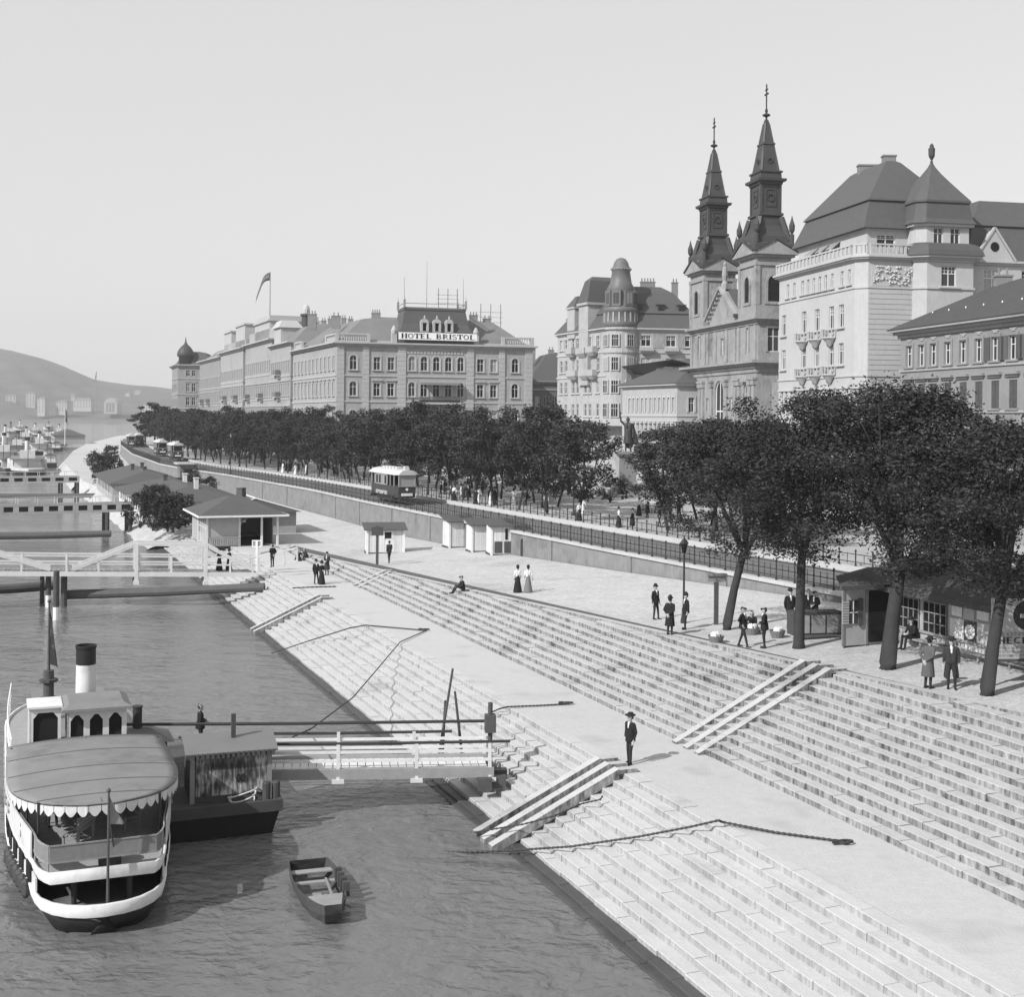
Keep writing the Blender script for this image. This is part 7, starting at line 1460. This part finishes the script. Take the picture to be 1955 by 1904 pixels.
def hand(f, w, d, fine=False, m='skin'):
    w = Vector(w); d = Vector(d).normalized(); f.c(w, w+d*.09, .034, .03, m)
    s_ = d.cross(Vector((0, 1, 0))); s_ = s_.normalized() if s_.length > .1 else Vector((1, 0, 0)); k = Vector((0, -1, 0))
    for j, ln in enumerate((.07, .085, .08, .06)):
        o = s_*(j-1.5)*.018; p = w+d*.1+o; q = p+d*ln*.55+k*.012; f.c(p, q, .0105, .01, m); f.c(q, q+d*ln*.4+k*.03, .01, .008, m)
    f.c(w+d*.03+s_*-.03, w+d*.075+s_*-.055+k*.02, .012, .01, m); f.c(w+d*.075+s_*-.055+k*.02, w+d*.11+s_*-.05+k*.03, .01, .009, m)
def man(coat='coat', trou='trou', hat='bowler', style='jacket', stance='stand', arms='down', turn=0.0, shirt=True, stoop=0.0, mh='hat'):
    f = Fig(); st_ = {'stand': ((-.09, .0), (.1, .03)), 'stride': ((-.09, -.26), (.09, .24)), 'contra': ((-.1, .02), (.13, -.1))}[stance]
    for (x, y) in st_:
        hx = .085 if x > 0 else -.085; f.c((hx, 0, .9), ((hx+x)/2, y*.5-.03, .5), .088, .062, trou); f.c(((hx+x)/2, y*.5-.03, .5), (x, y, .09), .06, .046, trou); f.c((x, y+.03, .045), (x*1.15, y-.16, .04), .045, .038, 'shoe')
    f.c((-.07, 0, .93), (.07, 0, .93), .12, .12, trou); sy = -stoop
    for sx in (-1, 1): f.c((sx*.065, 0, .98), (sx*.085, sy*.6, 1.34), .12, .118, coat)
    f.c((-.165, sy*.7, 1.4), (.165, sy*.7, 1.4), .072, .072, coat); f.c((0, sy*.8, 1.42), (0, sy, 1.5), .06, .055, coat)
    if style == 'jacket': f.c((0, 0, 1.08), (0, .01, .8), .165, .185, coat, True)
    elif style == 'long': f.c((0, 0, 1.1), (0, .02, .42), .165, .24, coat, True)
    elif style == 'open':
        for sx in (-1, 1): f.c((sx*.07, .02, 1.1), (sx*.15, .04, .45), .11, .11, coat)
    if shirt: f.c((0, sy*.9-.085, 1.46), (0, sy*.7-.105, 1.28), .034, .018, 'white')
    A = {'down': (((-.25, .02, 1.14), (-.26, -.06, .9)), ((.25, .02, 1.14), (.26, -.05, .9))), 'back': (((-.27, .1, 1.16), (-.06, .2, .98)), ((.27, .1, 1.16), (.06, .2, .98))), 'front': (((-.25, .02, 1.15), (-.08, -.2, 1.1)), ((.25, .02, 1.15), (.08, -.2, 1.12))),
         'pocket': (((-.27, .05, 1.16), (-.2, -.06, .93)), ((.26, .03, 1.14), (.25, -.06, .9))), 'hip': (((-.34, .05, 1.2), (-.18, -.05, 1.02)), ((.25, .02, 1.14), (.26, -.05, .9))), 'swing': (((-.25, -.1, 1.16), (-.25, -.28, .98)), ((.25, .14, 1.16), (.26, .1, .92)))}[arms]
    for sx, (e, w) in zip((-1, 1), A):
        sh = Vector((sx*.2, sy*.7, 1.39)); f.c(sh, e, .06, .05, coat); f.c(e, w, .05, .038, coat); dv = Vector(w)-Vector(e); hand(f, Vector(w)+dv.normalized()*.02, dv+Vector((0, -.05, -.25)))
    head(f, (0, sy-.01, 1.63), hat, 'hat', turn, mh); return f
def woman(blouse='white', skirt='coat', hat='ladyhat', arms='down'):
    f = Fig(); f.c((0, 0, 1.0), (0, .01, .04), .125, .29, skirt, True); f.c((0, 0, .98), (0, 0, 1.05), .115, .11, skirt)
    for sx in (-1, 1): f.c((sx*.05, 0, 1.05), (sx*.075, 0, 1.27), .095, .1, blouse); f.c((sx*.09, -.03, .03), (sx*.09, -.2, .03), .04, .035, 'shoe')
    f.c((-.13, 0, 1.33), (.13, 0, 1.33), .062, .062, blouse); f.c((0, 0, 1.35), (0, 0, 1.42), .05, .045, blouse)
    A = {'down': (((-.22, .03, 1.1), (-.2, -.08, .9)), ((.22, .03, 1.1), (.2, -.08, .9))), 'front': (((-.22, .02, 1.1), (-.05, -.18, 1.05)), ((.22, .02, 1.1), (.05, -.18, 1.05))), 'swing': (((-.24, .05, 1.1), (-.3, -.02, .88)), ((.2, .0, 1.1), (.16, -.18, 1.0)))}[arms]
    for sx, (e, w) in zip((-1, 1), A): f.c((sx*.165, 0, 1.32), e, .058, .05, blouse); f.c(e, w, .046, .034, blouse); hand(f, w, Vector(w)-Vector(e)+Vector((0, 0, -.1)))
    head(f, (0, -.005, 1.54), hat); return f
def sitting(coat='coat', trou='trou', hat='cap', seat=.42, fwd=.45, low=False, arms=True):
    f = Fig(); z = seat+.1
    for sx in (-1, 1):
        kn = Vector((sx*.12, -fwd, z+.06 if not low else z+.2)); ft = Vector((sx*.12, -fwd-(.08 if not low else .25), .06 if not low else -.12)); f.c((sx*.09, 0, z), kn, .09, .066, trou); f.c(kn, ft, .062, .047, trou); f.c(ft, ft+Vector((0, -.16, -.02)), .045, .038, 'shoe'); f.c((sx*.07, 0, z+.05), (sx*.085, -.06, z+.42), .122, .118, coat)
    f.c((-.09, 0, z), (.09, 0, z), .13, .13, coat); f.c((-.165, -.07, z+.47), (.165, -.07, z+.47), .072, .072, coat)
    for sx in (-1, 1): e = Vector((sx*.26, -.15, z+.22)); w = Vector((sx*.1, -fwd*.8, z+.16)); f.c((sx*.2, -.07, z+.46), e, .06, .05, coat); f.c(e, w, .05, .038, coat); hand(f, w, w-e)
    head(f, (0, -.12, z+.7), hat); return f
def crouch(coat='coat', hat='scarf'):
    f = Fig(); f.c((0, 0, .02), (0, -.05, .42), .36, .2, coat, True); f.c((0, .05, .3), (0, -.12, .62), .2, .16, coat); f.c((-.15, -.12, .66), (.15, -.12, .66), .08, .08, coat)
    for sx in (-1, 1): e = Vector((sx*.24, -.28, .48)); w = Vector((sx*.06, -.42, .4)); f.c((sx*.18, -.12, .65), e, .06, .05, coat); f.c(e, w, .048, .036, coat); hand(f, w, w-e)
    head(f, (0, -.2, .86), hat); return f
def horse():
    f = Fig(); m = 'horse'
    f.c((-.55, 0, 1.2), (.5, 0, 1.22), .3, .32, m); f.c((-.6, 0, 1.25), (-.75, 0, 1.2), .28, .22, m); f.c((.55, 0, 1.3), (1.05, 0, 1.75), .24, .14, m); f.c((1.05, 0, 1.78), (1.4, 0, 1.45), .125, .075, m)
    for sy in (-1, 1):
        f.c((1.03, sy*.06, 1.88), (1.02, sy*.07, 1.97), .03, .015, m); f.c((.5, sy*.15, 1.1), (.52, sy*.15, .6), .12, .065, m); f.c((.52, sy*.15, .6), (.5, sy*.15, .12), .055, .045, m); f.c((.5, sy*.15, .1), (.54, sy*.15, .05), .06, .06, m)
        f.c((-.65, sy*.16, 1.15), (-.5, sy*.16, .78), .17, .09, m); f.c((-.5, sy*.16, .78), (-.74, sy*.16, .5), .08, .055, m); f.c((-.74, sy*.16, .5), (-.7, sy*.16, .1), .05, .045, m); f.c((-.7, sy*.16, .1), (-.66, sy*.16, .05), .06, .06, m)
    f.c((-.9, 0, 1.25), (-1.02, 0, .7), .06, .05, m); f.c((.6, 0, 1.6), (1.0, 0, 1.92), .06, .04, m); return f
def statue_fig():
    f = man('bronze', 'bronze', None, 'long', 'contra', 'down', mh='bronze', shirt=False); f.p = [(a, c, r0, r1, 'bronze', fl) for (a, c, r0, r1, m, fl) in f.p if not (a.x < -.19 and a.z > .85)]
    f.c((-.2, 0, 1.4), (-.36, -.05, 1.55), .06, .05, 'bronze'); f.c((-.36, -.05, 1.55), (-.4, -.08, 1.85), .05, .035, 'bronze'); hand(f, (-.4, -.08, 1.87), (0, -.02, 1), m='bronze'); f.c((.2, .1, 1.35), (.42, .15, .5), .12, .16, 'bronze'); f.c((0, .12, 1.35), (.1, .16, .35), .16, .2, 'bronze'); return f
VX = .022
job('gent', man(hat='brim', arms='pocket', stance='contra', turn=-.4), .011)
job('jacket_man', man(hat='bowler', stance='contra'), VX); job('coat_man', man(style='long', hat='bowler', arms='back'), VX); job('cap_man', man(hat='cap', stance='stride', arms='hip'), VX); job('cap_man2', man(hat='cap', arms='front'), VX)
job('grey_coat', man(coat='grey', style='long', hat='brim', arms='back', stoop=.08), VX); job('open_coat', man(coat='mid', style='open', hat='brim', arms='down', stance='contra'), VX); job('bare_man', man(hat=None, arms='back'), VX); job('officer', man(coat='mid', hat='kepi', style='long', arms='front'), VX)
job('walk_man', man(coat='mid', hat='cap', stance='stride', arms='swing'), VX); job('pontoon_man', man(hat=None, arms='front', shirt=True), VX)
job('lady_dark', woman('white', 'coat', 'bun'), VX); job('lady_grey', woman('white', 'skirt', 'bun', 'swing'), VX); job('lady_black', woman('coat', 'coat', 'ladyhat', 'front'), VX); job('lady_white', woman('white', 'white', 'ladyhat', 'swing'), VX)
job('sit_step', sitting(low=True, seat=.0), VX); job('sit_bench', sitting(hat='brim'), VX); job('crouch', crouch(), VX); job('crouch2', crouch('mid', 'scarf'), VX); job('seller', crouch('coat', 'scarf'), VX)
job('horse', horse(), .03); job('statue', statue_fig(), .02)
run_jobs()
def face(fx, fy): return math.atan2(fy, fx)+math.pi/2
def person(key, p, f, label, group=None, sc=1.0): o = put('person', BODY[key], None, p, face(*f), label=label, cat='person', group=group); o.scale = (sc, sc, sc); return o
pl = lambda x, y: at(x, y, 2.1)
person('gent', pl(1203, 1459), (-.8, -.6), 'man in dark suit and brimmed hat standing alone on the landing', sc=1.02)
gq = lambda x, y: ground(x, y)
for key, x, y, f, lab, sc in (('bare_man', 520, 1083, (-.6, .8), 'bareheaded man in dark suit standing at the footbridge end', 1.0), ('walk_man', 743, 1075, (-.4, .9), 'man walking toward the lone whitewashed hut', 1.0), ('lady_dark', 988, 1132, (-.3, .9), 'woman in white blouse and dark skirt of the strolling pair', 1.0), ('lady_grey', 1008, 1132, (-.3, .9), 'woman in white blouse and grey skirt of the strolling pair', 1.0),
    ('jacket_man', 1251, 1183, (.6, -.6), 'man in jacket and bowler standing apart left of the lamp post', 1.0), ('coat_man', 1279, 1213, (.5, .6), 'man in long dark coat and bowler with hands behind his back', 1.02), ('jacket_man', 1309, 1202, (-.8, -.3), 'man in dark jacket leaning by the lamp post', .98),
    ('cap_man', 1418, 1236, (.7, -.5), 'striding man in cap with hand on hip beside the basket seller', 1.0), ('cap_man2', 1459, 1238, (-.8, .3), 'man in cap facing the basket seller', 1.0), ('jacket_man', 1508, 1200, (.2, -.9), 'man in bowler standing behind the upright locust trunk', 1.05), ('bare_man', 1543, 1195, (-.3, -.8), 'man in dark coat leaning over the chest by the kiosk', 1.0),
    ('grey_coat', 1772, 1315, (.8, .5), 'man in long grey coat with his back turned near the kiosk bench', 1.03), ('open_coat', 1816, 1316, (-.3, -.9), 'man in open overcoat facing the river near the kiosk bench', 1.03), ('cap_man2', 1555, 1198, (-.6, -.7), 'second man at the chest by the kiosk, in a cap', .98)):
    person(key, gq(x, y), f, lab, sc=sc)
p = gq(880, 1130); p = at(884, 1127, zp(75)); person('sit_step', p+Vector((0, 0, -.02)), (-.9, -.4), 'man in cap sitting on the top step with legs stretched out')
p = Matrix.Translation((k0.x, k0.y, kz)) @ Matrix.Rotation(math.atan2(NQ.y, NQ.x), 4, 'Z') @ Vector((-.25, -1.6, 0)); person('sit_bench', p, (-NQ.x, -NQ.y), 'man in dark coat sitting on the kiosk bench behind the forked tree')
for key, x, y, f, lab in (('jacket_man', 603, 1115, (.6, -.7), 'man in dark suit walking arm in arm on the landing'), ('lady_black', 614, 1116, (.6, -.7), 'woman in black dress walking arm in arm on the landing'), ('officer', 624, 1098, (-.3, -.9), 'man in tall cap and long coat behind the couple on the landing')): person(key, pl(x, y), f, lab)
person('crouch', pl(569, 1071), (.6, -.6), 'woman in dark dress crouching on the quay, the one nearer the river'); person('crouch2', pl(584, 1069), (-.5, -.7), 'woman in lighter dress crouching on the quay beside the other'); person('seller', gq(1437, 1207), (-.4, -.9), 'seated basket seller between the two men in caps')
for k, x in enumerate((2.0, 2.75)):
    q = Matrix.Translation(fa) @ Matrix.Rotation(fr_, 4, 'Z') @ Vector((x, .2, .1+fs*x)); person('lady_black', q, (.7, -.4), ('woman in black nearer the shore on the footbridge', 'woman in black farther out on the footbridge')[k])
q = at(382, 1450, Y=49.3); q.z = 1.06; cr_ = root('wooden_crate', q.copy(), .2, 'dark crate on the pontoon under the bareheaded man', 'crate'); b = MB(); b.box(-.4, .4, -.4, .4, .003, .45); b.build('box', WOODD, cr_); b = MB(); b.box(-.42, .42, -.42, .42, .45, .5); b.build('lid', WOODM, cr_); q.z = 1.565; person('pontoon_man', q, (.9, .3), 'bareheaded man in white collar standing behind the pontoon hut')
for k, (a, y) in enumerate(((5.2, -1.2), (5.6, -.3))):
    q = Matrix.Translation(bow) @ Matrix.Rotation(AZ_Q, 4, 'Z') @ Vector((a, -y, 1.66)); person('jacket_man', q, (.5, -.8), ('dark-suited passenger at the rail under the steamer canopy', 'dark-suited passenger by the bench under the steamer canopy')[k], sc=.93)
for k, (x, y) in enumerate(((1800, 1102), (1812, 1104), (1842, 1106))): person(('coat_man', 'lady_black', 'jacket_man')[k], at(x, y, ZCOR), (.3, -.8), ('man in dark coat on the path above the kiosk roof', 'woman in black on the path above the kiosk roof', 'man in bowler apart on the path above the kiosk roof')[k])
rr = random.Random(12); kinds = ['coat_man', 'jacket_man', 'lady_black', 'lady_white', 'walk_man', 'lady_dark', 'officer', 'lady_white', 'coat_man']
KL = dict(coat_man='man in long dark coat', jacket_man='man in dark jacket', lady_black='woman in black', lady_white='woman all in white', walk_man='man in cap', lady_dark='woman in white blouse and dark skirt', officer='man in tall cap')
for k in range(46):
    s = rr.uniform(92, 215); w = wcop(s)+rr.choice((8.2, 8.6, 11.5, 12.2, 16.5, 17.2))+rr.uniform(-.4, .4); person(kinds[k % 9], Q(s, w, ZCOR), (rr.uniform(-1, 1), rr.uniform(-1, 1)), KL[kinds[k % 9]]+' strolling in the shade under the corso trees', 'strollers under the corso trees')
for k in range(10):
    s = 128+rr.uniform(-6, 6); w = wcop(s)+8.3+rr.uniform(-.3, 2.2); person(kinds[(k*2+1) % 9], Q(s, w, ZCOR), (rr.uniform(-1, 1), rr.uniform(-1, 1)), KL[kinds[(k*2+1) % 9]]+' in the close crowd at the corso railing', 'crowd at the corso railing')
for k in range(8):
    s = rr.uniform(300, 480); w = wcop(s)-rr.uniform(2, 5); person(kinds[k % 3], Q(s, w, zg(s, w)), (rr.uniform(-1, 1), rr.uniform(-1, 1)), 'tiny dark walker by the wall far down the quay', 'walkers far down the quay')
fo = put('figure', BODY['statue'], SR, (0, 0, 5.2), 0); fo.scale = (2.3, 2.3, 2.3)
for k, y in enumerate((-.5, .5)):
    q = Matrix.Translation(cz) @ Matrix.Rotation(.15, 4, 'Z') @ Vector((3.4, y, 0)); put('horse', BODY['horse'], None, q, .15, label=('dark horse on the river side of the cart pair', 'dark horse on the wall side of the cart pair')[k], cat='horse', group='cart horses')
q = Matrix.Translation(cz) @ Matrix.Rotation(.15, 4, 'Z') @ Vector((.9, 0, .62)); person('sit_bench', q, (.9, .2), 'driver sitting on the flat cart')
def basket(label, p, n):
    r = root('wicker_basket', p, .3, label, 'basket', 'wicker baskets'); b = MB(); b.lathe([(.26, 0), (.36, .3), (.37, .33), (.34, .33), (.25, .1)], 14, cap=False); b.lathe([(.25, .02), (.25, .05)], 12); b.build('body', mat('wicker', .16, .85, .25, 14), r); g = random.Random(n)
    b = MB(); 
    for k in range(9): a = g.uniform(0, 6.28); q_ = g.uniform(0, .2); b.lathe([(.03, .22), (.11, .3), (.09, .42), (.02, .5)], 7, (q_*math.cos(a), q_*math.sin(a)))
    b.build('contents', WOODW, r)
basket('basket of pale goods standing alone on the quay edge', gq(1367, 1228), 1); basket('basket of pale goods at the foot of the upright locust', gq(1484, 1218), 2); basket('basket held before the seated seller', gq(1436, 1212), 3)
